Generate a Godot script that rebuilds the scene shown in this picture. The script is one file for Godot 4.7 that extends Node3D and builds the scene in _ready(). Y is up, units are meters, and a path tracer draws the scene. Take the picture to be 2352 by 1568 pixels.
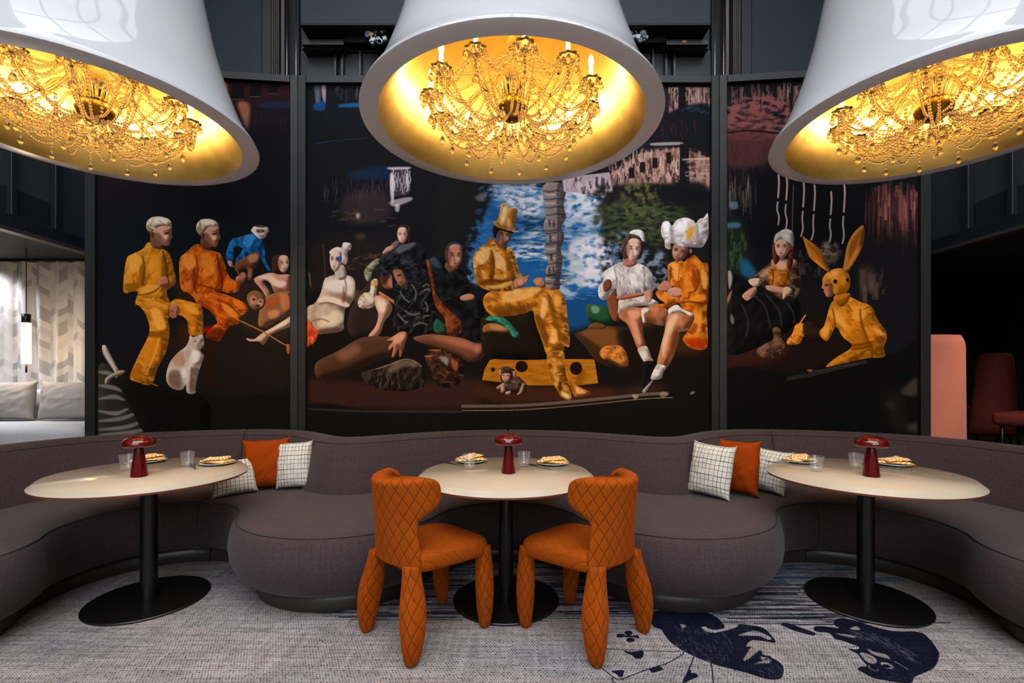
extends Node3D
# A hotel lounge: three bell pendants with crystal chandeliers over a winding sofa, a three-panel mural behind.
# World: camera at x = 0, z = 0, looking along -z. "Z" in comments is the distance in front of the camera.

const EYE := 1.309
const FOC := 1100.0

var M := {}
var used := {}
var rng := RandomNumberGenerator.new()

func _ready() -> void:
	rng.seed = 7
	# ---------------------------------------------------------------- camera
	var cam := Camera3D.new()
	cam.name = "camera"
	cam.projection = Camera3D.PROJECTION_FRUSTUM
	cam.near = 0.05
	cam.far = 60.0
	cam.size = 0.05 * 1568.0 / FOC
	cam.frustum_offset = Vector2(0, 0.05 * 79.0 / FOC)
	cam.position = Vector3(0, EYE, 0)
	cam.current = true
	add_child(cam)
	# ---------------------------------------------------------------- sky and exposure
	var sky_mat := ProceduralSkyMaterial.new()
	sky_mat.sky_top_color = Color(0.90, 0.92, 0.95)
	sky_mat.sky_horizon_color = Color(0.95, 0.95, 0.95)
	sky_mat.ground_bottom_color = Color(0.25, 0.25, 0.26)
	sky_mat.ground_horizon_color = Color(0.5, 0.5, 0.5)
	sky_mat.sky_energy_multiplier = 1.0
	var sky := Sky.new()
	sky.sky_material = sky_mat
	var env := Environment.new()
	env.background_mode = Environment.BG_SKY
	env.sky = sky
	env.background_energy_multiplier = 9.0
	env.tonemap_mode = Environment.TONE_MAPPER_LINEAR
	env.tonemap_exposure = 1.0
	env.sdfgi_enabled = true
	env.ssao_enabled = true
	env.ssil_enabled = true
	var we := WorldEnvironment.new()
	we.name = "environment"
	we.environment = env
	add_child(we)
	# ---------------------------------------------------------------- scene
	make_materials()
	build_shell()
	build_wall_details()
	build_mural()
	build_sofa()
	build_pendants()
	build_tables()
	build_chairs()
	build_cushions()
	build_left_nook()
	build_right_nook()

# ==================================================================== helpers
func W(x: float, y: float, depth: float) -> Vector3:
	return Vector3(x, y, -depth)

func begin() -> SurfaceTool:
	var s := SurfaceTool.new()
	s.begin(Mesh.PRIMITIVE_TRIANGLES)
	return s

func finish(s: SurfaceTool, tangents := false) -> ArrayMesh:
	s.generate_normals()
	if tangents:
		s.generate_tangents()
	return s.commit()

func numbered(called: String) -> String:
	if not used.has(called):
		used[called] = 0
		return called
	used[called] += 1
	return "%s_%03d" % [called, used[called]]

func thing(called: String, label: String, category: String, at := Vector3.ZERO, turn := 0.0, group := "") -> Node3D:
	var o := Node3D.new()
	o.name = numbered(called)
	add_child(o)
	o.position = at
	o.rotation.y = turn
	tag(o, label, category, group)
	return o

func tag(o: Node, label: String, category: String, group := "") -> void:
	o.set_meta("label", label)
	o.set_meta("category", category)
	if group != "":
		o.set_meta("group", group)

func part(called: String, mesh: Mesh, mat: Material, parent: Node3D, at := Vector3.ZERO) -> MeshInstance3D:
	var o := MeshInstance3D.new()
	o.name = called
	o.mesh = mesh
	o.material_override = mat
	o.position = at
	o.cast_shadow = GeometryInstance3D.SHADOW_CASTING_SETTING_ON
	parent.add_child(o, true)
	return o

func struct_node(called: String) -> Node3D:
	var o := Node3D.new()
	o.name = called
	add_child(o)
	o.set_meta("kind", "structure")
	return o

func struct_box(called: String, lo: Vector3, hi: Vector3, mat: Material) -> MeshInstance3D:
	var s := begin()
	box(s, (lo + hi) / 2.0, (hi - lo).abs())
	var o := MeshInstance3D.new()
	o.name = called
	o.mesh = finish(s)
	o.material_override = mat
	add_child(o)
	o.set_meta("kind", "structure")
	return o

func copy_of(o: Node3D, label: String, at: Vector3, turn := 0.0) -> Node3D:
	var c: Node3D = o.duplicate()
	c.name = numbered(String(o.name))
	add_child(c)
	c.position = at
	c.rotation.y = turn
	c.set_meta("label", label)
	return c

# a box with chamfered edges
func box(s: SurfaceTool, c: Vector3, size: Vector3, basis := Basis.IDENTITY, bev := 0.0) -> void:
	var h := size / 2.0
	s.set_smooth_group(-1)
	if bev <= 0.0:
		var faces := [[Vector3(1, 0, 0), Vector3(0, 1, 0), Vector3(0, 0, 1)], [Vector3(-1, 0, 0), Vector3(0, 0, 1), Vector3(0, 1, 0)], [Vector3(0, 1, 0), Vector3(0, 0, 1), Vector3(1, 0, 0)], [Vector3(0, -1, 0), Vector3(1, 0, 0), Vector3(0, 0, 1)], [Vector3(0, 0, 1), Vector3(1, 0, 0), Vector3(0, 1, 0)], [Vector3(0, 0, -1), Vector3(0, 1, 0), Vector3(1, 0, 0)]]
		for f in faces:
			var n: Vector3 = f[0]
			var a: Vector3 = f[1]
			var b: Vector3 = f[2]
			quad(s, c + basis * (h * (n - a - b)), c + basis * (h * (n + a - b)), c + basis * (h * (n + a + b)), c + basis * (h * (n - a + b)))
		return
	var k := h - Vector3(bev, bev, bev)
	for ax in 3:
		for sg in [-1.0, 1.0]:
			var n := Vector3.ZERO
			n[ax] = sg
			var a := Vector3.ZERO
			a[(ax + 1) % 3] = 1.0
			var b := Vector3.ZERO
			b[(ax + 2) % 3] = sg
			quad(s, c + basis * (n * h - a * k - b * k), c + basis * (n * h + a * k - b * k), c + basis * (n * h + a * k + b * k), c + basis * (n * h - a * k + b * k))
	for ax in 3:
		var e := Vector3.ZERO
		e[ax] = 1.0
		for s1 in [-1.0, 1.0]:
			for s2 in [-1.0, 1.0]:
				var p := Vector3.ZERO
				var q := Vector3.ZERO
				p[(ax + 1) % 3] = s1
				q[(ax + 2) % 3] = s2
				var A := p * h + q * k
				var B := p * k + q * h
				if s1 * s2 > 0:
					quad(s, c + basis * (A - e * k), c + basis * (B - e * k), c + basis * (B + e * k), c + basis * (A + e * k))
				else:
					quad(s, c + basis * (A + e * k), c + basis * (B + e * k), c + basis * (B - e * k), c + basis * (A - e * k))
	for sx in [-1.0, 1.0]:
		for sy in [-1.0, 1.0]:
			for sz in [-1.0, 1.0]:
				var A := Vector3(sx * h.x, sy * k.y, sz * k.z)
				var B := Vector3(sx * k.x, sy * h.y, sz * k.z)
				var C := Vector3(sx * k.x, sy * k.y, sz * h.z)
				if sx * sy * sz > 0:
					tri(s, c + basis * A, c + basis * B, c + basis * C)
				else:
					tri(s, c + basis * A, c + basis * C, c + basis * B)

# counter-clockwise seen from outside; written clockwise for Godot
func quad(s: SurfaceTool, a: Vector3, b: Vector3, c: Vector3, d: Vector3) -> void:
	tri(s, a, b, c)
	tri(s, a, c, d)

func tri(s: SurfaceTool, a: Vector3, b: Vector3, c: Vector3) -> void:
	s.add_vertex(a)
	s.add_vertex(c)
	s.add_vertex(b)

func quad_uv(s: SurfaceTool, p: Array, uv: Array) -> void:
	for k in [0, 2, 1, 0, 3, 2]:
		s.set_uv(uv[k])
		s.add_vertex(p[k])

# rows of points; outside is (along a row) x (from row to row)
func sheet(s: SurfaceTool, rows: Array, closed := false, uvs: Array = [], group := 0) -> void:
	s.set_smooth_group(group)
	var n: int = rows[0].size()
	var last := n if closed else n - 1
	var has_uv := uvs.size() > 0
	for j in rows.size() - 1:
		var r0: PackedVector3Array = rows[j]
		var r1: PackedVector3Array = rows[j + 1]
		for i in last:
			var k := (i + 1) % n
			var a := r0[i]
			var b := r0[k]
			var c := r1[k]
			var d := r1[i]
			var ua := Vector2.ZERO
			var ub := Vector2.ZERO
			var uc := Vector2.ZERO
			var ud := Vector2.ZERO
			if has_uv:
				ua = uvs[j][i]
				ub = uvs[j][i + 1]
				uc = uvs[j + 1][i + 1]
				ud = uvs[j + 1][i]
			if not a.is_equal_approx(b):
				if has_uv: s.set_uv(ua)
				s.add_vertex(a)
				if has_uv: s.set_uv(uc)
				s.add_vertex(c)
				if has_uv: s.set_uv(ub)
				s.add_vertex(b)
			if not c.is_equal_approx(d):
				if has_uv: s.set_uv(ua)
				s.add_vertex(a)
				if has_uv: s.set_uv(ud)
				s.add_vertex(d)
				if has_uv: s.set_uv(uc)
				s.add_vertex(c)

# profiles: arrays of (radius, height) running upwards on the outside; each profile has an edge of its own
func lathe(s: SurfaceTool, profiles: Array, n := 32, c := Vector3.ZERO, wob := 0.0, lobes := 8) -> void:
	var g := 0
	for prof in profiles:
		g += 1
		var rows := []
		for p in prof:
			var row := PackedVector3Array()
			for i in n:
				var t := TAU * i / n
				var r: float = p.x * (1.0 + wob * cos(lobes * t))
				row.append(c + Vector3(r * sin(t), p.y, r * cos(t)))
			rows.append(row)
		sheet(s, rows, true, [], g)

func tube(s: SurfaceTool, pts: PackedVector3Array, r: float, n := 6, twist := 0.0, taper := 1.0) -> void:
	var rows := []
	var up := Vector3.UP
	var d0 := (pts[1] - pts[0]).normalized()
	if absf(d0.dot(up)) > 0.9:
		up = Vector3.RIGHT
	var u := d0.cross(up).normalized()
	for j in pts.size():
		var d := (pts[mini(j + 1, pts.size() - 1)] - pts[maxi(j - 1, 0)]).normalized()
		u = (u - d * u.dot(d)).normalized()
		var v := d.cross(u)
		var row := PackedVector3Array()
		var rr := r * lerpf(1.0, taper, float(j) / (pts.size() - 1))
		for i in n:
			var t := TAU * i / n
			var q := rr * (1.0 + twist * cos(2.0 * t + j * 1.3))
			row.append(pts[j] + u * cos(t) * q + v * sin(t) * q)
		rows.append(row)
	var e0 := PackedVector3Array()
	var e1 := PackedVector3Array()
	for i in n:
		e0.append(pts[0])
		e1.append(pts[pts.size() - 1])
	rows.push_front(e0)
	rows.append(e1)
	sheet(s, rows, true)

func smooth(pts: PackedVector2Array, steps := 6, closed := false) -> PackedVector2Array:
	var out := PackedVector2Array()
	var n := pts.size()
	var last := n if closed else n - 1
	for i in last:
		var p0 := pts[(i - 1 + n) % n] if closed else pts[maxi(i - 1, 0)]
		var p1 := pts[i]
		var p2 := pts[(i + 1) % n]
		var p3 := pts[(i + 2) % n] if closed else pts[mini(i + 2, n - 1)]
		for k in steps:
			out.append(p1.cubic_interpolate(p2, p0, p3, float(k) / steps))
	if not closed:
		out.append(pts[n - 1])
	return out

func smooth3(pts: PackedVector3Array, steps := 6) -> PackedVector3Array:
	var out := PackedVector3Array()
	var n := pts.size()
	for i in n - 1:
		for k in steps:
			out.append(pts[i].cubic_interpolate(pts[i + 1], pts[maxi(i - 1, 0)], pts[mini(i + 2, n - 1)], float(k) / steps))
	out.append(pts[n - 1])
	return out

# ==================================================================== materials
func mat(color: Color, rough := 0.7, metal := 0.0) -> StandardMaterial3D:
	var m := StandardMaterial3D.new()
	m.albedo_color = color
	m.roughness = rough
	m.metallic = metal
	return m

func triplanar(m: StandardMaterial3D, tex: Texture2D, scale: float) -> void:
	m.albedo_texture = tex
	m.uv1_triplanar = true
	m.uv1_world_triplanar = true
	m.uv1_scale = Vector3(scale, scale, scale)

func woven_image(size: int, lo: Color, hi: Color, sd: int, fleck := 0.3) -> ImageTexture:
	var r := RandomNumberGenerator.new()
	r.seed = sd
	var im := Image.create(size, size, false, Image.FORMAT_RGB8)
	var mott := FastNoiseLite.new()
	mott.seed = sd
	mott.frequency = 0.09
	var rowt := PackedFloat32Array()
	var colt := PackedFloat32Array()
	for i in size:
		rowt.append(r.randf())
		colt.append(r.randf())
	for y in size:
		for x in size:
			var over := ((x / 2) + (y / 2)) % 2 == 0
			var t := (rowt[y / 2] if over else colt[x / 2]) * 0.30 + (0.12 if over else 0.0) + r.randf() * fleck + 0.22 * (mott.get_noise_2d(x, y) + 0.5)
			im.set_pixel(x, y, lo.lerp(hi, clampf(t, 0, 1)))
	return ImageTexture.create_from_image(im)

func make_materials() -> void:
	M.white_gloss = mat(Color(0.68, 0.68, 0.69), 0.03)
	M.white_gloss.metallic_specular = 0.27
	M.white_rim = mat(Color(0.86, 0.85, 0.85), 0.2)
	# gold leaf: mottled metal
	var gn := FastNoiseLite.new()
	gn.seed = 3
	gn.frequency = 0.02
	gn.fractal_octaves = 4
	var gr := Gradient.new()
	gr.set_color(0, Color(0.80, 0.665, 0.37))
	gr.set_color(1, Color(0.91, 0.79, 0.50))
	var gt := NoiseTexture2D.new()
	gt.width = 256
	gt.height = 256
	gt.seamless = true
	gt.noise = gn
	gt.color_ramp = gr
	M.gold = mat(Color(1, 1, 1), 0.42, 1.0)
	triplanar(M.gold, gt, 1.6)
	M.brass = mat(Color(0.62, 0.45, 0.16), 0.25, 1.0)
	M.crystal = mat(Color(1.0, 0.97, 0.90, 0.0), 0.0)
	M.crystal.refraction_enabled = true
	M.crystal.refraction_scale = 0.055
	M.crystal.transparency = BaseMaterial3D.TRANSPARENCY_ALPHA
	M.candle = mat(Color(0.93, 0.86, 0.66), 0.5)
	M.bulb = mat(Color(1, 0.9, 0.7), 0.3)
	M.bulb.emission_enabled = true
	M.bulb.emission = Color(1.0, 0.82, 0.50)
	M.bulb.emission_energy_multiplier = 14.0
	# sofa wool
	M.sofa = mat(Color(1, 1, 1), 0.9)
	triplanar(M.sofa, woven_image(256, Color(0.084, 0.055, 0.063), Color(0.300, 0.222, 0.238), 11, 0.55), 1.7)
	M.sofa.rim_enabled = true
	M.sofa.rim = 0.15
	M.sofa.rim_tint = 0.9
	M.seam = mat(Color(0.16, 0.135, 0.14), 0.95)
	M.plinth = mat(Color(0.20, 0.182, 0.175), 0.4)
	# table
	var sp := FastNoiseLite.new()
	sp.seed = 5
	sp.frequency = 0.16
	sp.fractal_octaves = 3
	var sg := Gradient.new()
	sg.set_color(0, Color(0.70, 0.625, 0.53))
	sg.set_color(1, Color(0.745, 0.675, 0.58))
	var stx := NoiseTexture2D.new()
	stx.width = 512
	stx.height = 512
	stx.seamless = true
	stx.noise = sp
	stx.color_ramp = sg
	M.stone = mat(Color(1, 1, 1), 0.13)
	M.stone.metallic_specular = 0.36
	triplanar(M.stone, stx, 2.2)
	M.stone_edge = mat(Color(0.70, 0.655, 0.585), 0.25)
	M.table_under = mat(Color(0.50, 0.20, 0.11), 0.5)
	M.black_metal = mat(Color(0.035, 0.035, 0.037), 0.38, 0.0)
	M.red_lacquer = mat(Color(0.34, 0.035, 0.035), 0.1)
	M.red_lacquer.clearcoat_enabled = true
	M.red_lacquer.clearcoat = 0.5
	M.red_lacquer.clearcoat_roughness = 0.04
	M.glass = mat(Color(1, 1, 1, 0.03), 0.0)
	M.glass.transparency = BaseMaterial3D.TRANSPARENCY_ALPHA
	M.porcelain = mat(Color(0.80, 0.82, 0.84), 0.15)
	M.steel = mat(Color(0.62, 0.62, 0.64), 0.22, 1.0)
	# velvet
	M.velvet = mat(Color(0.57, 0.250, 0.012), 0.85)
	M.velvet.metallic_specular = 0.25
	M.velvet.rim_enabled = true
	M.velvet.rim = 1.0
	M.velvet.rim_tint = 1.0
	M.velvet.heightmap_enabled = true
	M.velvet.heightmap_texture = quilt_texture()
	M.velvet.heightmap_scale = 0.65
	M.velvet.uv1_scale = Vector3(1, 1, 1)
	M.velvet_seat = M.velvet.duplicate()
	M.velvet_seat.heightmap_scale = 0.3
	M.velvet_plain = mat(Color(0.56, 0.215, 0.015), 0.85)
	M.velvet_plain.metallic_specular = 0.2
	M.velvet_plain.rim_enabled = true
	M.velvet_plain.rim = 0.4
	M.velvet_plain.rim_tint = 1.0
	M.check = mat(Color(1, 1, 1), 0.9)
	M.check.albedo_texture = check_texture()
	M.napkin = mat(Color(1, 1, 1), 0.85)
	M.napkin.albedo_texture = napkin_texture()
	# room
	M.wall_blue = mat(Color(0.125, 0.175, 0.225), 0.6)
	M.wall_grey = mat(Color(0.19, 0.19, 0.205), 0.55)
	M.wall_dark = mat(Color(0.085, 0.085, 0.095), 0.6)
	M.steel_dark = mat(Color(0.11, 0.115, 0.13), 0.35, 0.0)
	M.steel_trim = mat(Color(0.34, 0.32, 0.31), 0.35, 0.6)
	M.navy = mat(Color(0.022, 0.023, 0.040), 0.7)
	M.frame_oak = mat(Color(1, 1, 1), 0.55)
	triplanar(M.frame_oak, oak_texture(), 1.2)
	M.light_wall = mat(Color(0.42, 0.41, 0.40), 0.8)
	M.roof = mat(Color(0.32, 0.32, 0.33), 0.8)
	M.pane = mat(Color(0.92, 0.96, 1.0, 0.04), 0.0)
	M.pane.transparency = BaseMaterial3D.TRANSPARENCY_ALPHA

func oak_texture() -> ImageTexture:
	var n := FastNoiseLite.new()
	n.seed = 21
	n.frequency = 0.02
	n.fractal_octaves = 4
	var im := Image.create(256, 256, false, Image.FORMAT_RGB8)
	for y in 256:
		for x in 256:
			var g := n.get_noise_2d(x * 6.0, y * 0.5) * 0.5 + 0.5
			im.set_pixel(x, y, Color(0.034, 0.034, 0.034).lerp(Color(0.080, 0.080, 0.078), g))
	return ImageTexture.create_from_image(im)

# diamond quilting as relief: one tile holds 2 x 1 diamonds
func quilt_texture() -> ImageTexture:
	var n := 256
	var im := Image.create(n, n, false, Image.FORMAT_RGB8)
	for y in n:
		for x in n:
			var u := float(x) / n
			var v := float(y) / n
			var a := absf(fposmod(u + v, 1.0) - 0.5) * 2.0
			var b := absf(fposmod(u - v, 1.0) - 0.5) * 2.0
			# a, b are 0 in the middle of a diamond and 1 on its stitched lines
			var ha := 1.0 - pow(a, 9.0)
			var hb := 1.0 - pow(b, 9.0)
			var h := sqrt(maxf(0.0, ha * hb))
			im.set_pixel(x, y, Color(h, h, h))
	return ImageTexture.create_from_image(im)

func check_texture() -> ImageTexture:
	var n := 512
	var r := RandomNumberGenerator.new()
	r.seed = 31
	var im := Image.create(n, n, false, Image.FORMAT_RGB8)
	for y in n:
		for x in n:
			var g := 0.80 + r.randf() * 0.10 - 0.05 * ((x / 2 + y / 2) % 2)
			im.set_pixel(x, y, Color(g, g * 0.975, g * 0.92))
	for fam in 2:
		var p := 10.0
		while p < n:
			var width := 4 if r.randf() < 0.7 else 6
			for t in n:
				if r.randf() < 0.90:
					var wob := int(round(sin(t * 0.03 + p) * 1.5))
					for k in width:
						var q := clampi(int(p) + k + wob, 0, n - 1)
						var ink := 0.09 + r.randf() * 0.22
						if fam == 0:
							im.set_pixel(q, t, Color(ink, ink, ink * 1.05))
						else:
							im.set_pixel(t, q, Color(ink, ink, ink * 1.05))
			p += 46.0 + r.randf_range(-7, 7)
	return ImageTexture.create_from_image(im)

func napkin_texture() -> ImageTexture:
	var n := 256
	var im := Image.create(n, n, false, Image.FORMAT_RGB8)
	var cream := Color(0.93, 0.90, 0.82)
	var ochre := Color(0.90, 0.60, 0.14)
	for y in n:
		for x in n:
			# nested hexagonal bands
			var u := absf(float(x) / n - 0.5) * 2.0
			var v := absf(float(y) / n - 0.5) * 2.0
			var d := maxf(u * 0.87 + v * 0.5, v)
			im.set_pixel(x, y, ochre if fposmod(d * 4.0, 1.0) < 0.62 else cream)
	return ImageTexture.create_from_image(im)

# ==================================================================== the room
func px_x(px: float, depth: float) -> float:
	return (px - 1176.0) / FOC * depth

func px_y(py: float, depth: float) -> float:
	return EYE + (863.0 - py) / FOC * depth

const ROOF := 8.0
const ROOF_Z := 2.4        # far edge of the glazed opening

func build_shell() -> void:
	# floor slab with the woven carpet on it
	var fl := struct_node("floor")
	var s := begin()
	box(s, W(0, -0.06, -0.2), Vector3(15.9, 0.10, 15.8))
	part("slab", finish(s), M.wall_dark, fl)
	build_carpet(fl)
	struct_box("floor_left", W(-7.6, -0.01, 4.3), W(-3.98, 0.45, 5.6), M.wall_dark)
	struct_box("floor_right", W(3.90, -0.01, 4.5), W(7.9, 0.45, 7.7), M.wall_dark)
	# main hall
	struct_box("wall_back", W(-4.7, 0, 5.62), W(4.7, ROOF, 5.82), M.wall_grey)
	# wall behind the camera with a row of tall windows
	struct_box("wall_rear", W(-7.9, 0, -8.2), W(7.9, 3.2, -8.0), M.light_wall)
	struct_box("wall_rear_top", W(-7.9, 7.3, -8.2), W(7.9, ROOF, -8.0), M.light_wall)
	for i in 5:
		struct_box("wall_rear_pier_%d" % (i + 1), W(-4.85 + i * 2.3, 3.2, -8.2), W(-4.35 + i * 2.3, 7.3, -8.0), M.light_wall)
	for i in 4:
		var wn := struct_node("window_%d" % (i + 2))
		var cx := -3.45 + i * 2.3
		var fs := begin()
		for dx in [-0.87, -0.29, 0.29, 0.87]:
			box(fs, W(cx + dx, 5.25, -8.1), Vector3(0.05, 4.1, 0.08))
		for dy in [0.03, 1.03, 2.05, 3.07, 4.07]:
			box(fs, W(cx, 3.2 + dy, -8.1), Vector3(1.78, 0.05, 0.07))
		part("window_frame", finish(fs), M.steel_dark, wn)
		fs = begin()
		box(fs, W(cx, 5.25, -8.1), Vector3(1.78, 4.08, 0.008))
		part("pane", finish(fs), M.pane, wn)
	struct_box("wall_left", W(-4.85, 2.68, 5.82), W(-4.60, ROOF, -8.0), M.wall_grey)
	struct_box("wall_right", W(4.60, 2.68, 7.8), W(4.85, ROOF, -8.0), M.wall_grey)
	struct_box("wall_left_low", W(-4.85, 0, -0.5), W(-4.60, 2.68, -8.0), M.light_wall)
	struct_box("wall_right_low", W(4.60, 0, -0.5), W(4.85, 2.68, -8.0), M.light_wall)
	# side nooks under the galleries
	struct_box("ceiling_left", W(-7.7, 2.62, 5.82), W(-4.62, 2.80, -0.5), M.navy)
	struct_box("ceiling_right", W(4.62, 2.62, 7.8), W(7.95, 2.80, -0.5), M.navy)
	struct_box("wall_nook_left_end", W(-7.7, 0, 5.62), W(-4.7, 2.62, 5.82), M.wall_dark)
	struct_box("wall_nook_left_side", W(-7.7, 0, 5.82), W(-7.6, 2.62, -0.5), M.wall_dark)
	struct_box("wall_nook_left_front", W(-7.7, 0, -0.4), W(-4.62, 2.62, -0.5), M.wall_dark)
	struct_box("wall_nook_right_end", W(4.6, 0, 7.7), W(7.95, 2.62, 7.8), M.wall_dark)
	struct_box("wall_nook_right_inner", W(4.6, 0, 5.82), W(4.7, 2.68, 7.8), M.wall_dark)
	var paper := mat(Color(1, 1, 1), 0.75)
	var pn := FastNoiseLite.new()
	pn.seed = 12
	pn.frequency = 0.03
	pn.fractal_octaves = 5
	pn.domain_warp_enabled = true
	pn.domain_warp_amplitude = 18.0
	var pg := Gradient.new()
	pg.offsets = PackedFloat32Array([0.35, 0.5, 0.62])
	pg.colors = PackedColorArray([Color(0.07, 0.07, 0.078), Color(0.11, 0.11, 0.12), Color(0.20, 0.20, 0.21)])
	var pt := NoiseTexture2D.new()
	pt.width = 256
	pt.height = 256
	pt.seamless = true
	pt.noise = pn
	pt.color_ramp = pg
	triplanar(paper, pt, 1.1)
	struct_box("wall_nook_right_side", W(7.83, 0, 7.7), W(7.93, 2.62, -0.5), paper)
	struct_box("wall_nook_right_front", W(4.62, 0, -0.4), W(7.95, 2.62, -0.5), M.wall_dark)
	# roof with a glazed lantern: opening x -4.2..4.2, ten metres long
	struct_box("ceiling", W(-4.85, ROOF, 5.82), W(4.85, ROOF + 0.25, ROOF_Z), M.roof)
	struct_box("ceiling_rear", W(-4.85, ROOF, ROOF_Z - 10.0), W(4.85, ROOF + 0.25, -8.2), M.roof)
	struct_box("ceiling_edge_left", W(-4.85, ROOF, ROOF_Z), W(-4.2, ROOF + 0.25, ROOF_Z - 10.0), M.roof)
	struct_box("ceiling_edge_right", W(4.2, ROOF, ROOF_Z), W(4.85, ROOF + 0.25, ROOF_Z - 10.0), M.roof)
	var win := struct_node("window_1")
	var nx := 6
	var nz := 7
	var bar_x := begin()
	box(bar_x, Vector3.ZERO, Vector3(8.4, 0.16, 0.07), Basis.IDENTITY, 0.01)
	var bx := finish(bar_x)
	var bar_z := begin()
	box(bar_z, Vector3.ZERO, Vector3(0.09, 0.22, 10.0), Basis.IDENTITY, 0.01)
	var bz := finish(bar_z)
	for i in nx + 1:
		part("mullion", bz, M.steel_dark, win, W(-4.2 + 8.4 * i / nx, ROOF + 0.10, ROOF_Z - 5.0))
	for j in nz + 1:
		part("mullion", bx, M.steel_dark, win, W(0, ROOF + 0.11, ROOF_Z - 10.0 * j / nz))
	var ps := begin()
	box(ps, Vector3.ZERO, Vector3(8.4 / nx - 0.09, 0.012, 10.0 / nz - 0.07))
	var pm := finish(ps)
	for i in nx:
		for j in nz:
			part("pane", pm, M.pane, win, W(-4.2 + 8.4 * (i + 0.5) / nx, ROOF + 0.16, ROOF_Z - 10.0 * (j + 0.5) / nz))

func bar(called: String, p: Node3D, x0: float, y0: float, x1: float, y1: float, depth: float, thick: float, m: Material, bev := 0.004) -> MeshInstance3D:
	# a box whose front face stands at that depth, sized from two corners of the picture
	var s := begin()
	var X0 := px_x(x0, depth)
	var X1 := px_x(x1, depth)
	var Y0 := px_y(y0, depth)
	var Y1 := px_y(y1, depth)
	box(s, W((X0 + X1) / 2, (Y0 + Y1) / 2, depth + thick / 2), Vector3(absf(X1 - X0), absf(Y1 - Y0), thick), Basis.IDENTITY, bev)
	return part(called, finish(s), m, p)

func build_wall_details() -> void:
	# blue side panels of the back wall, high above the mural
	var tr := struct_node("trim_1")
	bar("wall_panel", tr, 205, -420, 601, 560, 5.55, 0.08, M.wall_blue)
	bar("wall_panel", tr, 602, -420, 623, 560, 5.56, 0.07, M.wall_grey)
	var tr2 := struct_node("trim_2")
	bar("wall_panel", tr2, 1727, -420, 2130, 560, 5.55, 0.08, M.wall_blue)
	bar("wall_panel", tr2, 1703, -420, 1726, 560, 5.56, 0.07, M.wall_grey)
	# ribbed steel guides on both sides of the shaft
	var g1 := struct_node("trim_3")
	for k in 4:
		bar("rib", g1, 624 + k * 4.6, -420, 627 + k * 4.6, 560, 5.50, 0.10, M.steel_trim, 0.002)
	bar("guide", g1, 645, -420, 653, 560, 5.44, 0.16, M.steel_trim)
	bar("guide", g1, 655, -420, 687, 560, 5.57, 0.06, M.wall_dark)
	var g2 := struct_node("trim_4")
	for k in 4:
		bar("rib", g2, 1684 + k * 4.6, -420, 1687 + k * 4.6, 560, 5.50, 0.10, M.steel_trim, 0.002)
	bar("guide", g2, 1667, -420, 1675, 560, 5.44, 0.16, M.steel_trim)
	bar("guide", g2, 1634, -420, 1665, 560, 5.57, 0.06, M.wall_dark)
	for c in [[g1, 659], [g1, 680], [g2, 1642], [g2, 1662]]:
		var s := begin()
		tube(s, PackedVector3Array([W(px_x(c[1], 5.45), 1.0, 5.45), W(px_x(c[1], 5.45), ROOF, 5.45)]), 0.006, 6)
		part("cable", finish(s), M.steel, c[0])
	# header beam over the shaft doors
	var hd := struct_node("trim_5")
	bar("header", hd, 689, -420, 1633, 55, 5.28, 0.34, M.wall_blue, 0.008)
	bar("header_lip", hd, 689, 53, 1633, 58, 5.26, 0.36, M.wall_dark)
	# shaft doors: framed panels
	var dr := struct_node("door_1")
	for p in [[690, 768], [786, 870], [872, 1175], [1177, 1446], [1448, 1530], [1548, 1633]]:
		bar("door_panel", dr, p[0], 116, p[1], 560, 5.59, 0.05, M.wall_grey)
	for x in [769, 785, 826, 1530, 1549, 1500]:
		bar("stile", dr, x - 2.5, 108, x + 3.5, 560, 5.53, 0.08, M.steel_dark)
	bar("rail", dr, 693, 105, 786, 112, 5.45, 0.16, M.steel_dark)
	bar("rail", dr, 1536, 105, 1628, 112, 5.45, 0.16, M.steel_dark)
	bar("rail", dr, 788, 100, 1532, 118, 5.55, 0.06, M.steel_dark)
	# the exposed sliding gear above the shaft doors
	door_gear(693, 790, 838, 884, 1.0, "door gear with white and blue rollers left of middle bell")
	door_gear(1628, 1530, 1484, 1452, -1.0, "door gear with white rollers and orange sticker right of middle bell")
	# gallery fronts on the side walls
	for sd in [-1.0, 1.0]:
		var g := struct_node("trim_6" if sd < 0 else "trim_7")
		var s := begin()
		box(s, W(sd * 4.57, 2.70, 1.0), Vector3(0.08, 0.15, 9.6), Basis.IDENTITY, 0.005)
		part("fascia", finish(s), M.steel_dark, g)
		s = begin()
		box(s, W(sd * 4.575, 2.635, 1.0), Vector3(0.10, 0.035, 9.6), Basis.IDENTITY, 0.003)
		part("edge_strip", finish(s), M.steel_trim, g)
		for z in [1.2, 2.2, 3.3, 4.36, 4.78]:
			s = begin()
			box(s, W(sd * 4.565, (ROOF + 2.76) / 2, z), Vector3(0.07, ROOF - 2.76, 0.05), Basis.IDENTITY, 0.004)
			part("mullion", finish(s), M.steel_dark, g)
		s = begin()
		box(s, W(sd * 4.59, 2.90, 2.95), Vector3(0.03, 0.25, 3.55))
		part("dark_glass", finish(s), M.navy, g)
	build_string_lights()

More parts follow.
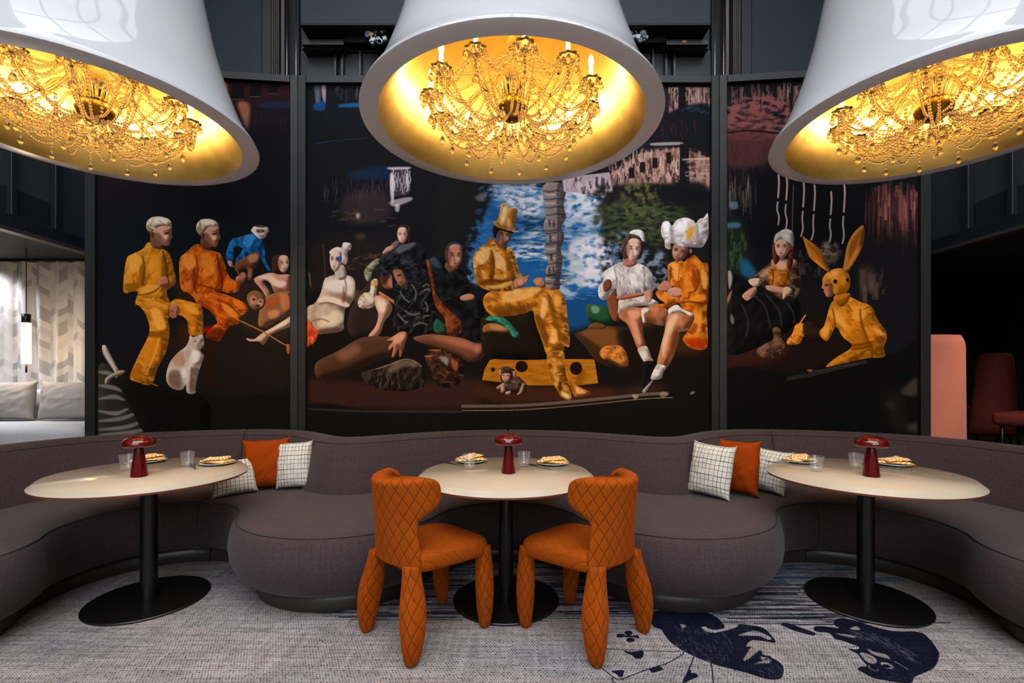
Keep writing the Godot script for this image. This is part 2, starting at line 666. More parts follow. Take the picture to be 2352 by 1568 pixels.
func door_gear(x0: float, x1: float, m0: float, m1: float, dir: float, label: String) -> void:
	var t := thing("door_gear", label, "door gear")
	bar("rail", t, minf(x0, x1), 90, maxf(x0, x1), 103, 5.40, 0.05, M.black_metal)
	var plate := [x1, x1 + dir * 112.0]
	bar("carrier_plate", t, minf(plate[0], plate[1]), 74, maxf(plate[0], plate[1]), 97, 5.43, 0.03, M.steel_dark)
	bar("belt", t, minf(plate[0], plate[1]), 68, maxf(plate[0], plate[1]), 71, 5.42, 0.02, M.steel_trim, 0.001)
	var white := mat(Color(0.75, 0.77, 0.80), 0.4)
	var blue := mat(Color(0.16, 0.25, 0.36), 0.4)
	var yellow := mat(Color(0.85, 0.62, 0.08), 0.5)
	var r := RandomNumberGenerator.new()
	r.seed = int(x0)
	var lo := minf(m0, m1)
	var hi := maxf(m0, m1)
	for k in int((hi - lo) / 2.2):
		var s := begin()
		var cx := px_x(r.randf_range(lo, hi), 5.36)
		var cy := px_y(r.randf_range(66, 100), 5.36)
		if k % 3 == 0:
			var b := Basis(Vector3.RIGHT, PI / 2)
			var rows := []
			for p in [Vector2(0, 0), Vector2(0.026, 0), Vector2(0.026, 0.03), Vector2(0, 0.03)]:
				var row := PackedVector3Array()
				for i in 14:
					row.append(W(cx, cy, 5.36) + b * Vector3(p.x * sin(TAU * i / 14), p.y, p.x * cos(TAU * i / 14)))
				rows.append(row)
			sheet(s, rows, true, [], -1)
			part("roller", finish(s), blue if k % 2 == 0 else white, t)
		else:
			box(s, W(cx, cy, 5.36), Vector3(r.randf_range(0.02, 0.07), r.randf_range(0.02, 0.06), 0.03), Basis(Vector3.BACK, r.randf_range(-0.5, 0.5)), 0.004)
			part("bracket", finish(s), white, t)
	if dir > 0:
		var s := begin()
		lathe(s, [[Vector2(0, -0.018), Vector2(0.013, -0.013), Vector2(0.018, 0), Vector2(0.013, 0.013), Vector2(0, 0.018)]], 12, W(px_x(855, 5.33), px_y(79, 5.33), 5.33))
		part("yellow_knob", finish(s), yellow, t)
	else:
		bar("sticker", t, 1567, 92, 1577, 98, 5.395, 0.004, mat(Color(0.80, 0.42, 0.05), 0.6), 0.0)

# strings of small bulbs that hang over the room and show as dotted lines in the bells' gloss
func build_string_lights() -> void:
	var glow := mat(Color(1, 0.93, 0.8), 0.4)
	glow.emission_enabled = true
	glow.emission = Color(1.0, 0.88, 0.70)
	glow.emission_energy_multiplier = 14.0
	var runs := [[Vector3(-4.5, 6.6, 1.5), Vector3(4.5, 6.6, 1.5), 1.2, "behind the camera"], [Vector3(-4.5, 6.8, 3.6), Vector3(4.5, 6.8, 3.6), 1.5, "farthest from the mural"], [Vector3(-4.5, 6.6, -0.6), Vector3(4.5, 6.6, -0.6), 0.9, "nearest the bells"]]
	for q in runs:
		var t := thing("string_light", "string of small warm bulbs overhead, " + q[3], "string light", Vector3.ZERO, 0.0, "strings of bulbs overhead")
		var pts := PackedVector3Array()
		for i in 41:
			var k := i / 40.0
			pts.append(q[0].lerp(q[1], k) - Vector3(0, q[2] * 4.0 * k * (1.0 - k), 0))
		var s := begin()
		tube(s, pts, 0.008, 5)
		part("wire", finish(s), M.black_metal, t)
		s = begin()
		for i in 80:
			var k := (i + 0.5) / 80.0
			var c: Vector3 = q[0].lerp(q[1], k) - Vector3(0, q[2] * 4.0 * k * (1.0 - k) + 0.03, 0)
			lathe(s, [[Vector2(0, -0.028), Vector2(0.02, -0.014), Vector2(0.02, 0.010), Vector2(0, 0.028)]], 6, c)
		var b := part("bulbs", finish(s), glow, t)
		b.set_meta("kind", "stuff")

# ==================================================================== the winding sofa
const TABLES := [Vector2(-2.13, 2.81), Vector2(-0.035, 2.81), Vector2(2.06, 2.79)]
const SEAT_R := 0.46

var crest := PackedVector2Array()
var crest_len := PackedFloat32Array()

func crest_at(d: float) -> Vector2:
	d = clampf(d, 0.0, crest_len[crest_len.size() - 1] - 0.0001)
	var i := clampi(crest_len.bsearch(d) - 1, 0, crest.size() - 2)
	return crest[i].lerp(crest[i + 1], (d - crest_len[i]) / maxf(crest_len[i + 1] - crest_len[i], 1e-6))

func crest_normal(d: float) -> Vector2:   # towards the room
	var t := (crest_at(d + 0.03) - crest_at(d - 0.03)).normalized()
	return Vector2(t.y, -t.x)

func crest_of_x(x: float) -> float:
	for i in crest.size() - 1:
		if crest[i].x <= x and crest[i + 1].x > x and crest[i].y > 3.4:
			return lerpf(crest_len[i], crest_len[i + 1], (x - crest[i].x) / (crest[i + 1].x - crest[i].x))
	return 0.0

func arc(out: PackedVector2Array, c: Vector2, r: float, a0: float, a1: float, n: int) -> void:
	for i in n:
		var a := deg_to_rad(lerpf(a0, a1, float(i) / n))
		out.append(c + Vector2(cos(a), sin(a)) * r)

func angle_to(a: Vector2, b: Vector2) -> float:
	return fposmod(rad_to_deg(atan2(b.y - a.y, b.x - a.x)), 360.0)

func build_sofa() -> void:
	var half := PackedVector2Array([Vector2(-3.30, 2.15), Vector2(-3.41, 2.5), Vector2(-3.44, 2.85), Vector2(-3.40, 3.20), Vector2(-3.24, 3.60), Vector2(-2.92, 3.88), Vector2(-2.45, 4.06), Vector2(-2.09, 4.11), Vector2(-1.75, 3.99), Vector2(-1.52, 3.79), Vector2(-1.35, 3.63), Vector2(-1.20, 3.585), Vector2(-1.03, 3.67), Vector2(-0.66, 3.90), Vector2(-0.35, 4.02), Vector2(-0.035, 4.06)])
	var all := half.duplicate()
	for i in range(half.size() - 2, -1, -1):
		all.append(Vector2(-0.07 - half[i].x, half[i].y))
	crest = smooth(all, 8)
	crest_len.append(0.0)
	for i in range(1, crest.size()):
		crest_len.append(crest_len[i - 1] + crest[i].distance_to(crest[i - 1]))
	var total := crest_len[crest_len.size() - 1]
	# seat front edge: arcs round the tables, joined by round lobes
	var lobes := []
	var lobe_r := []
	lobes.append(TABLES[0] + Vector2(-0.857, -0.514) * 0.96)
	lobe_r.append(0.5)
	for k in 2:
		var a: float = (TABLES[k + 1].x - TABLES[k].x) / 2.0
		var d0 := 2.53 - 2.80
		var R := (a * a + d0 * d0 - SEAT_R * SEAT_R) / (2.0 * (SEAT_R - d0))
		lobes.append(Vector2((TABLES[k].x + TABLES[k + 1].x) / 2.0, 2.53 + R))
		lobe_r.append(R)
	lobes.append(TABLES[2] + Vector2(0.857, -0.514) * 0.96)
	lobe_r.append(0.5)
	var sx := [crest_of_x(-2.27), crest_of_x(-0.035), crest_of_x(2.20)]
	# each module: front points and matching distances along the crest
	for m in 4:
		var F := PackedVector2Array()
		var B := PackedFloat32Array()
		if m == 0:
			var a0 := angle_to(lobes[0], TABLES[0])       # about 31 degrees
			arc(F, lobes[0], 0.5, a0 - 150.0, a0, 36)
			for i in 36: B.append(lerpf(0.0, 0.9, i / 36.0))
			arc(F, TABLES[0], SEAT_R, angle_to(TABLES[0], lobes[0]), 90.0, 32)
			for i in 32: B.append(lerpf(0.9, sx[0], i / 32.0))
			F.append(TABLES[0] + Vector2(0, SEAT_R))
			B.append(sx[0])
		elif m == 3:
			arc(F, TABLES[2], SEAT_R, 90.0, angle_to(TABLES[2], lobes[3]) - 360.0, 32)
			for i in 32: B.append(lerpf(sx[2], total - 0.9, i / 32.0))
			var a1 := angle_to(lobes[3], TABLES[2])
			arc(F, lobes[3], 0.5, a1, a1 + 150.0, 36)
			for i in 36: B.append(lerpf(total - 0.9, total, i / 36.0))
		else:
			var L: Vector2 = lobes[m]
			var e0 := crest_of_x(L.x - 0.34)
			var e1 := crest_of_x(L.x + 0.12) if m == 1 else crest_of_x(L.x + 0.34)
			if m == 2:
				e0 = crest_of_x(L.x - 0.12)
			arc(F, TABLES[m - 1], SEAT_R, 90.0, angle_to(TABLES[m - 1], L), 22)
			for i in 22: B.append(lerpf(sx[m - 1], e0, i / 22.0))
			arc(F, L, lobe_r[m], angle_to(L, TABLES[m - 1]), angle_to(L, TABLES[m]), 44)
			for i in 44: B.append(lerpf(e0, e1, i / 44.0))
			arc(F, TABLES[m], SEAT_R, angle_to(TABLES[m], L), 90.0, 22)
			for i in 22: B.append(lerpf(e1, sx[m], i / 22.0))
			F.append(TABLES[m] + Vector2(0, SEAT_R))
			B.append(sx[m])
		var names := ["dark grey-brown sofa section wrapping the left table, at photo's left edge", "dark grey-brown sofa section with round seat lobe left of middle table", "dark grey-brown sofa section with round seat lobe right of middle table", "dark grey-brown sofa section wrapping the right table, at photo's right edge"]
		sofa_module(F, B, names[m])

# upholstery over the end of a section: a fan over its profile
func close_end(s: SurfaceTool, rows: Array, i: int, last: bool) -> void:
	s.set_smooth_group(-1)
	var c := Vector3.ZERO
	for r in rows: c += r[i]
	c /= rows.size()
	for j in rows.size():
		var a: Vector3 = rows[j][i]
		var b_: Vector3 = rows[(j + 1) % rows.size()][i]
		if a.is_equal_approx(b_): continue
		if last: tri(s, c, a, b_)
		else: tri(s, c, b_, a)

func sofa_module(F: PackedVector2Array, B: PackedFloat32Array, label: String) -> void:
	var t := thing("sofa_section", label, "sofa", Vector3.ZERO, 0.0, "sections of the winding sofa")
	var n := F.size()
	var N := PackedVector2Array()
	for i in n:
		var d := (F[mini(i + 1, n - 1)] - F[maxi(i - 1, 0)]).normalized()
		N.append(Vector2(d.y, -d.x))         # away from the seat, towards the table
	# seat: profile (offset outwards, height), then inwards to the backrest
	var prof := [Vector2(-0.12, 0.115), Vector2(-0.04, 0.118), Vector2(0.0, 0.15), Vector2(0.032, 0.22), Vector2(0.042, 0.29), Vector2(0.036, 0.36), Vector2(0.018, 0.42), Vector2(0.002, 0.444)]
	var rows := []
	var ends := [0, n - 1]
	for p in prof:
		var row := PackedVector3Array()
		for i in n:
			var q: Vector2 = F[i] + N[i] * p.x
			row.append(W(q.x, p.y, q.y))
		rows.append(row)
	for k in 13:
		var w := k / 12.0
		var row := PackedVector3Array()
		for i in n:
			var back := crest_at(B[i]) + crest_normal(B[i]) * 0.10
			var q := (F[i] + N[i] * -0.004).lerp(back, w)
			row.append(W(q.x, 0.447 + 0.016 * sin(minf(w * 3.0, 1.0) * PI / 2.0), q.y))
		rows.append(row)
	# tuck the ends in, so that a seam shows between two sections
	for row in rows:
		for e in 2:
			var i0 := 0 if e == 0 else n - 1
			var i1 := 1 if e == 0 else n - 2
			var d: Vector3 = (row[i1] - row[i0]).normalized()
			row[i0] += d * 0.003 + Vector3(0, -0.010, 0)
	var s := begin()
	sheet(s, rows)
	close_end(s, rows, 0, false)
	close_end(s, rows, n - 1, true)
	part("seat", finish(s), M.sofa, t)
	var seam := PackedVector3Array()
	for i in n:
		seam.append(W(F[i].x + N[i].x * 0.001, 0.447, F[i].y + N[i].y * 0.001))
	s = begin()
	tube(s, seam, 0.0028, 5)
	part("seat_seam", finish(s), M.seam, t)
	# plinth
	rows = []
	for p in [Vector2(-0.115, 0.0), Vector2(-0.11, 0.004), Vector2(-0.11, 0.116), Vector2(-0.2, 0.117)]:
		var row := PackedVector3Array()
		for i in n:
			var q: Vector2 = F[i] + N[i] * p.x
			row.append(W(q.x, p.y, q.y))
		rows.append(row)
	s = begin()
	sheet(s, rows)
	part("plinth", finish(s), M.plinth, t)
	# backrest along the crest
	var d0 := B[0]
	var d1 := B[n - 1]
	var m := int((d1 - d0) / 0.035)
	var sec := smooth(PackedVector2Array([Vector2(0.19, 0.40), Vector2(0.185, 0.47), Vector2(0.165, 0.56), Vector2(0.13, 0.68), Vector2(0.095, 0.77), Vector2(0.075, 0.812), Vector2(0.045, 0.842), Vector2(0.0, 0.852), Vector2(-0.05, 0.842), Vector2(-0.085, 0.81), Vector2(-0.10, 0.74), Vector2(-0.105, 0.4), Vector2(-0.105, 0.02)]), 3)
	rows = []
	for p in sec:
		rows.append(PackedVector3Array())
	for i in m + 3:
		var kk := clampf((i - 1.0) / m, 0.0, 1.0)
		var edge := i == 0 or i == m + 2
		var d := lerpf(d0 + 0.003, d1 - 0.003, kk)
		if not edge and (i == 1 or i == m + 1):
			d += 0.012 if i == 1 else -0.012
		var c := crest_at(d)
		var nn := crest_normal(d)
		for j in sec.size():
			var p := sec[j]
			if edge:
				p = Vector2(p.x * 0.86 + 0.006, p.y - 0.010)
			rows[j].append(W(c.x + nn.x * p.x, p.y, c.y + nn.y * p.x))
	s = begin()
	sheet(s, rows)
	close_end(s, rows, 0, false)
	close_end(s, rows, m + 2, true)
	part("backrest", finish(s), M.sofa, t)
	seam = PackedVector3Array()
	for i in m + 1:
		var d := lerpf(d0 + 0.006, d1 - 0.006, float(i) / m)
		var c := crest_at(d)
		var nn := crest_normal(d)
		seam.append(W(c.x + nn.x * 0.076, 0.812, c.y + nn.y * 0.076))
	s = begin()
	tube(s, seam, 0.0028, 5)
	part("back_seam", finish(s), M.seam, t)

# ==================================================================== bell pendants and chandeliers
func build_pendants() -> void:
	var spots := [[-2.46, 2.83, "left"], [0.0, 2.81, "middle"], [2.475, 2.81, "right"]]
	var first: Node3D
	var chand: Node3D
	for k in 3:
		var at := W(spots[k][0], 0, spots[k][1])
		var lb: String = ["white glossy bell pendant over the left table, cut by photo's left edge", "white glossy bell pendant with gold lining over the middle table", "white glossy bell pendant over the right table, cut by photo's right edge"][k]
		var lc: String = ["crystal chandelier glowing inside the left white bell", "crystal chandelier glowing inside the middle white bell", "crystal chandelier glowing inside the right white bell"][k]
		if k == 0:
			first = make_bell(lb, at)
			chand = make_chandelier(lc, at)
		else:
			copy_of(first, lb, at)
			copy_of(chand, lc, at, 0.13 * k)

func make_bell(label: String, at: Vector3) -> Node3D:
	var t := thing("bell_pendant", label, "pendant lamp", at, 0.0, "white bell pendants")
	var out := smooth(PackedVector2Array([Vector2(0.857, 2.772), Vector2(0.845, 2.798), Vector2(0.798, 2.865), Vector2(0.752, 2.95), Vector2(0.706, 3.07), Vector2(0.654, 3.22), Vector2(0.602, 3.41), Vector2(0.555, 3.64), Vector2(0.51, 3.88), Vector2(0.45, 4.12), Vector2(0.33, 4.31), Vector2(0.17, 4.42), Vector2(0.0, 4.45)]), 5)
	var s := begin()
	lathe(s, [out], 96)
	part("shell", finish(s), M.white_gloss, t)
	s = begin()
	lathe(s, [[Vector2(0.757, 2.768), Vector2(0.80, 2.7665), Vector2(0.845, 2.7675), Vector2(0.857, 2.772)]], 96)
	part("rim", finish(s), M.white_rim, t)
	var lin := smooth(PackedVector2Array([Vector2(0.0, 4.20), Vector2(0.22, 4.14), Vector2(0.36, 3.98), Vector2(0.44, 3.75), Vector2(0.495, 3.50), Vector2(0.55, 3.26), Vector2(0.605, 3.06), Vector2(0.665, 2.91), Vector2(0.715, 2.82), Vector2(0.757, 2.768)]), 5)
	s = begin()
	lathe(s, [lin], 96)
	part("gold_lining", finish(s), M.gold, t)
	s = begin()
	lathe(s, [[Vector2(0.0, 4.44), Vector2(0.06, 4.44), Vector2(0.06, 4.50), Vector2(0.016, 4.53), Vector2(0.016, ROOF), Vector2(0.0, ROOF)]], 14)
	part("suspension_rod", finish(s), M.black_metal, t)
	return t

func bead(s: SurfaceTool, c: Vector3, r: float) -> void:
	lathe(s, [[Vector2(0, -r), Vector2(r * 0.78, -r * 0.62), Vector2(r, 0), Vector2(r * 0.78, r * 0.62), Vector2(0, r)]], 6, c)

func drop(s: SurfaceTool, top: Vector3, l: float) -> void:
	bead(s, top - Vector3(0, 0.008, 0), 0.007)
	lathe(s, [[Vector2(0, -l), Vector2(l * 0.16, -l * 0.9), Vector2(l * 0.27, -l * 0.66), Vector2(l * 0.16, -l * 0.32), Vector2(0, -0.014)]], 6, top)

func chain(a: Vector3, b: Vector3, sag: float, r := 0.0085) -> ArrayMesh:
	var s := begin()
	var prev := a
	var walked := 0.0
	var need := 0.0
	for i in 201:
		var k := i / 200.0
		var p := a.lerp(b, k) - Vector3(0, sag * 4.0 * k * (1.0 - k), 0)
		walked += p.distance_to(prev)
		prev = p
		if walked >= need:
			bead(s, p, r)
			need += r * 2.15
	return finish(s)

func make_chandelier(label: String, at: Vector3) -> Node3D:
	var t := thing("crystal_chandelier", label, "chandelier", at, 0.0, "chandeliers inside the bells")
	var s := begin()
	# middle column of blown glass
	lathe(s, [smooth(PackedVector2Array([Vector2(0, 2.93), Vector2(0.03, 2.94), Vector2(0.022, 3.0), Vector2(0.05, 3.06), Vector2(0.066, 3.12), Vector2(0.05, 3.18), Vector2(0.02, 3.22), Vector2(0.032, 3.26), Vector2(0.018, 3.32), Vector2(0.05, 3.42), Vector2(0.018, 3.52), Vector2(0.012, 3.7), Vector2(0, 3.7)]), 3)], 20)
	part("glass_column", finish(s), M.crystal, t)
	s = begin()
	lathe(s, [[Vector2(0, 3.7), Vector2(0.012, 3.7), Vector2(0.012, 4.13), Vector2(0.06, 4.16), Vector2(0.0, 4.17)]], 10)
	part("suspension_rod", finish(s), M.brass, t)
	s = begin()
	lathe(s, [[Vector2(0, 2.80), Vector2(0.045, 2.81), Vector2(0.085, 2.84), Vector2(0.10, 2.875), Vector2(0.098, 2.90)], [Vector2(0.098, 2.90), Vector2(0.085, 2.905), Vector2(0.06, 2.93), Vector2(0, 2.935)]], 24)
	part("hub", finish(s), M.brass, t)
	# upright glass leaves on the hub
	for k in 12:
		s = begin()
		var rows := []
		for j in 6:
			var v := j / 5.0
			var w := 0.018 * sin(PI * minf(v + 0.12, 1.0))
			var r := 0.045 + 0.05 * v * v
			rows.append(PackedVector3Array([Vector3(-w, 2.92 + 0.16 * v, r + 0.003), Vector3(0, 2.92 + 0.16 * v, r + 0.008), Vector3(w, 2.92 + 0.16 * v, r + 0.003), Vector3(0, 2.92 + 0.16 * v, r)]))
		sheet(s, rows, true)
		var leaf := part("glass_leaf", finish(s), M.crystal, t)
		leaf.rotation.y = TAU * (k + 0.5) / 12
	# arms
	var arm_pts := smooth3(PackedVector3Array([Vector3(0, 2.90, 0.07), Vector3(0, 2.97, 0.11), Vector3(0, 2.975, 0.17), Vector3(0, 2.89, 0.235), Vector3(0, 2.81, 0.31), Vector3(0, 2.80, 0.39), Vector3(0, 2.85, 0.455), Vector3(0, 2.905, 0.47)]), 5)
	s = begin()
	tube(s, arm_pts, 0.0085, 7, 0.16)
	var arm_mesh := finish(s)
	s = begin()
	lathe(s, [[Vector2(0, 2.897), Vector2(0.02, 2.900), Vector2(0.042, 2.912), Vector2(0.055, 2.930), Vector2(0.053, 2.932), Vector2(0.04, 2.917), Vector2(0.018, 2.907), Vector2(0, 2.905)]], 32, Vector3(0, 0, 0.47), 0.10, 8)
	var pan_mesh := finish(s)
	s = begin()
	lathe(s, [[Vector2(0, 2.905), Vector2(0.016, 2.905), Vector2(0.016, 2.918), Vector2(0.0115, 2.922), Vector2(0.0115, 3.005), Vector2(0, 3.006)]], 14, Vector3(0, 0, 0.47))
	var candle_mesh := finish(s)
	s = begin()
	lathe(s, [smooth(PackedVector2Array([Vector2(0.005, 3.004), Vector2(0.012, 3.016), Vector2(0.0155, 3.032), Vector2(0.012, 3.052), Vector2(0.005, 3.068), Vector2(0, 3.075)]), 3)], 12, Vector3(0, 0, 0.47))
	var bulb_mesh := finish(s)
	var drops := []
	for k in 6:
		var a := TAU * k / 6.0 + 0.3
		s = begin()
		drop(s, Vector3(0.055 * sin(a), 2.925, 0.47 + 0.055 * cos(a)), 0.052 + 0.012 * (k % 2))
		drops.append(finish(s))
	s = begin()
	for q in 3: bead(s, Vector3(0, 2.885 - q * 0.02, 0.47), 0.009)
	drop(s, Vector3(0, 2.82, 0.47), 0.07)
	drops.append(finish(s))
	var low := [chain(Vector3(0, 2.915, 0.43), Vector3(0, 2.80, 0.09), 0.10), chain(Vector3(0.05, 2.91, 0.46), Vector3(0.03, 2.80, 0.10), 0.135), chain(Vector3(0, 2.90, 0.50), Vector3(0.10 * sin(0.26), 2.80, 0.10 * cos(0.26)), 0.165), chain(Vector3(-0.04, 2.91, 0.44), Vector3(-0.02, 2.805, 0.10), 0.06)]
	var swag := []
	for sag in [0.07, 0.115]:
		swag.append(chain(Vector3(0.03, 2.915, 0.50), Vector3(0.47 * sin(TAU / 12) * 1.02 - 0.03, 2.915, 0.49 * cos(TAU / 12)), sag))
	swag.append(chain(Vector3(0, 3.16, 0.06), Vector3(0, 2.93, 0.43), 0.05))
	for k in 12:
		var a := TAU * k / 12.0
		var arm := part("arm", arm_mesh, M.crystal, t)
		arm.rotation.y = a
		part("drip_pan", pan_mesh, M.crystal, arm)
		part("candle_tube", candle_mesh, M.candle, arm)
		var b := part("bulb", bulb_mesh, M.bulb, arm)
		var l := OmniLight3D.new()
		l.name = "bulb_light"
		l.light_color = Color(1.0, 0.91, 0.70)
		l.light_energy = 0.14
		l.light_size = 0.012
		l.omni_range = 20.0
		l.omni_attenuation = 2.0
		l.shadow_enabled = true
		l.position = Vector3(0, 3.035, 0.47)
		b.add_child(l, true)
		for d in drops:
			part("crystal_drop", d, M.crystal, arm)
		for c in low:
			var g := part("bead_garland", c, M.crystal, t)
			g.rotation.y = a
		for c in swag:
			var g := part("bead_garland", c, M.crystal, t)
			g.rotation.y = a
	# drops under the hub
	for k in 10:
		s = begin()
		var a := TAU * k / 10.0
		var r := 0.0 if k == 0 else 0.05 + 0.05 * (k % 2)
		for q in 3: bead(s, Vector3(r * sin(a), 2.795 - q * 0.02, r * cos(a)), 0.008)
		drop(s, Vector3(r * sin(a), 2.735, r * cos(a)), 0.065)
		part("crystal_drop", finish(s), M.crystal, t)
	for k in 12:
		s = begin()
		var a := TAU * (k + 0.5) / 12.0
		for q in 4: bead(s, Vector3(0.36 * sin(a), 2.77 - q * 0.02, 0.36 * cos(a)), 0.008)
		drop(s, Vector3(0.36 * sin(a), 2.69, 0.36 * cos(a)), 0.06)
		part("crystal_drop", finish(s), M.crystal, t)
	return t

# ==================================================================== tables and what stands on them
const TOP := 0.75

func build_tables() -> void:
	var where := ["left", "middle", "right"]
	var first: Node3D
	for k in 3:
		var lb: String = ["round stone-topped pedestal table in the left sofa bay", "round stone-topped pedestal table between the two orange chairs", "round stone-topped pedestal table in the right sofa bay"][k]
		var at := W(TABLES[k].x, 0, TABLES[k].y)
		if k == 0:
			first = make_table(lb, at)
		else:
			copy_of(first, lb, at)
	# mushroom lamps
	var lamp: Node3D
	var lamps := [[-2.075, 2.665], [-0.02, 2.757], [2.00, 2.665]]
	for k in 3:
		var lb: String = "red lacquered mushroom table lamp on the %s table" % where[k]
		var at := W(lamps[k][0], TOP, lamps[k][1])
		if k == 0:
			lamp = make_lamp(lb, at)
		else:
			copy_of(lamp, lb, at)
	# tumblers
	var glass: Node3D
	var gl := [[-2.30, 2.86, "clear tumbler behind the left table's red lamp"], [-2.01, 2.965, "clear tumbler right of the left table's red lamp"], [-0.258, 2.89, "clear tumbler left of the middle table's red lamp"], [0.075, 2.965, "clear tumbler right of the middle table's red lamp"], [1.785, 2.81, "clear tumbler nearest the cushions on the right table"], [2.09, 2.91, "clear tumbler just left of the right table's red lamp"]]
	for g in gl:
		var at := W(g[0], TOP, g[1])
		if glass == null:
			glass = make_tumbler(g[2], at)
		else:
			copy_of(glass, g[2], at)
	# place settings: plate, napkin, fork, knife
	var set_spots := [[-2.36, 3.11, 0.5, "left plate of the left table", -1], [-1.86, 3.03, -0.35, "right plate of the left table", -1], [-0.27, 3.11, 0.35, "left plate of the middle table", -1], [0.26, 3.03, -0.35, "right plate of the middle table", -1], [1.86, 3.10, 0.4, "left plate of the right table", 1], [2.39, 3.00, -0.5, "right plate of the right table", -1]]
	var plate: Node3D
	var fork_mesh := make_fork()
	var knife_mesh := make_knife()
	for i in set_spots.size():
		var q: Array = set_spots[i]
		var nm: String = q[3]
		var at := W(q[0], TOP, q[1])
		var lb := "small white plate under napkin, " + nm
		if plate == null:
			plate = thing("side_plate", lb, "plate", at, 0.0, "plates on the tables")
			var s := begin()
			lathe(s, [[Vector2(0, 0.0), Vector2(0.06, 0.0), Vector2(0.066, 0.004), Vector2(0.098, 0.012), Vector2(0.1, 0.0145), Vector2(0.097, 0.0155), Vector2(0.07, 0.0085), Vector2(0, 0.007)]], 40)
			part("dish", finish(s), M.porcelain, plate)
		else:
			copy_of(plate, lb, at)
		var nap := thing("napkin", "folded yellow and white patterned napkin on the " + nm, "napkin", at + Vector3(0, 0.0155, 0), q[2], "napkins on the plates")
		part("cloth", napkin_mesh(i), M.napkin, nap)
		var side: float = q[4]
		var fo := thing("fork", "steel fork lying beside the " + nm, "fork", at + Vector3(-0.095, 0.003, 0.085), 0.75 + q[2] * 0.3, "forks on the tables")
		part("body", fork_mesh, M.steel, fo)
		var kn := thing("knife", "steel table knife lying beside the " + nm, "knife", at + Vector3(-0.125, 0.003, 0.065), 0.75 + q[2] * 0.3, "knives on the tables")
		part("blade", knife_mesh[0], M.steel, kn)
		part("handle", knife_mesh[1], M.steel, kn)

func make_table(label: String, at: Vector3) -> Node3D:
	var t := thing("pedestal_table", label, "table", at, 0.0, "round pedestal tables")
	var s := begin()
	lathe(s, [[Vector2(0.484, TOP - 0.003), Vector2(0.482, TOP), Vector2(0, TOP)]], 96)
	var top := part("table_top", finish(s), M.stone, t)
	s = begin()
	lathe(s, [[Vector2(0.0, TOP - 0.030), Vector2(0.510, TOP - 0.030)], [Vector2(0.510, TOP - 0.030), Vector2(0.513, TOP - 0.027)], [Vector2(0.513, TOP - 0.027), Vector2(0.484, TOP - 0.003)]], 96)
	part("bevelled_edge", finish(s), M.stone_edge, top)
	s = begin()
	lathe(s, [[Vector2(0.0, TOP - 0.045), Vector2(0.47, TOP - 0.045), Vector2(0.509, TOP - 0.038)], [Vector2(0.509, TOP - 0.038), Vector2(0.511, TOP - 0.030)]], 96)
	part("under_board", finish(s), M.table_under, t)
	s = begin()
	lathe(s, [[Vector2(0.0435, 0.012), Vector2(0.0435, TOP - 0.05)], [Vector2(0.0435, TOP - 0.05), Vector2(0.15, TOP - 0.05), Vector2(0.15, TOP - 0.042)]], 40)
	part("column", finish(s), M.black_metal, t)
	s = begin()
	lathe(s, [[Vector2(0.308, 0.0), Vector2(0.308, 0.008)], [Vector2(0.308, 0.008), Vector2(0.304, 0.012)], [Vector2(0.304, 0.012), Vector2(0, 0.013)]], 80)
	part("base_plate", finish(s), M.black_metal, t)
	return t

func make_lamp(label: String, at: Vector3) -> Node3D:
	var t := thing("table_lamp", label, "lamp", at, 0.0, "red mushroom lamps")
	var s := begin()
	lathe(s, [[Vector2(0, 0), Vector2(0.0395, 0), Vector2(0.041, 0.003)], smooth(PackedVector2Array([Vector2(0.041, 0.003), Vector2(0.036, 0.05), Vector2(0.026, 0.12), Vector2(0.018, 0.17), Vector2(0.0165, 0.18)]), 3)], 36)
	part("stem", finish(s), M.red_lacquer, t)
	s = begin()
	lathe(s, [smooth(PackedVector2Array([Vector2(0.012, 0.178), Vector2(0.05, 0.170), Vector2(0.068, 0.166), Vector2(0.077, 0.171), Vector2(0.0795, 0.182), Vector2(0.074, 0.200), Vector2(0.056, 0.216), Vector2(0.03, 0.2235), Vector2(0, 0.225)]), 4)], 48)
	part("lamp_shade", finish(s), M.red_lacquer, t)
	return t

func make_tumbler(label: String, at: Vector3) -> Node3D:
	var t := thing("tumbler", label, "glass", at, 0.0, "tumblers on the tables")
	var s := begin()
	lathe(s, [[Vector2(0, 0.0008), Vector2(0.027, 0.0008), Vector2(0.030, 0.004), Vector2(0.033, 0.03), Vector2(0.0405, 0.088), Vector2(0.0398, 0.0895), Vector2(0.039, 0.088), Vector2(0.0315, 0.03), Vector2(0.027, 0.013), Vector2(0, 0.011)]], 36)
	part("body", finish(s), M.glass, t)
	return t

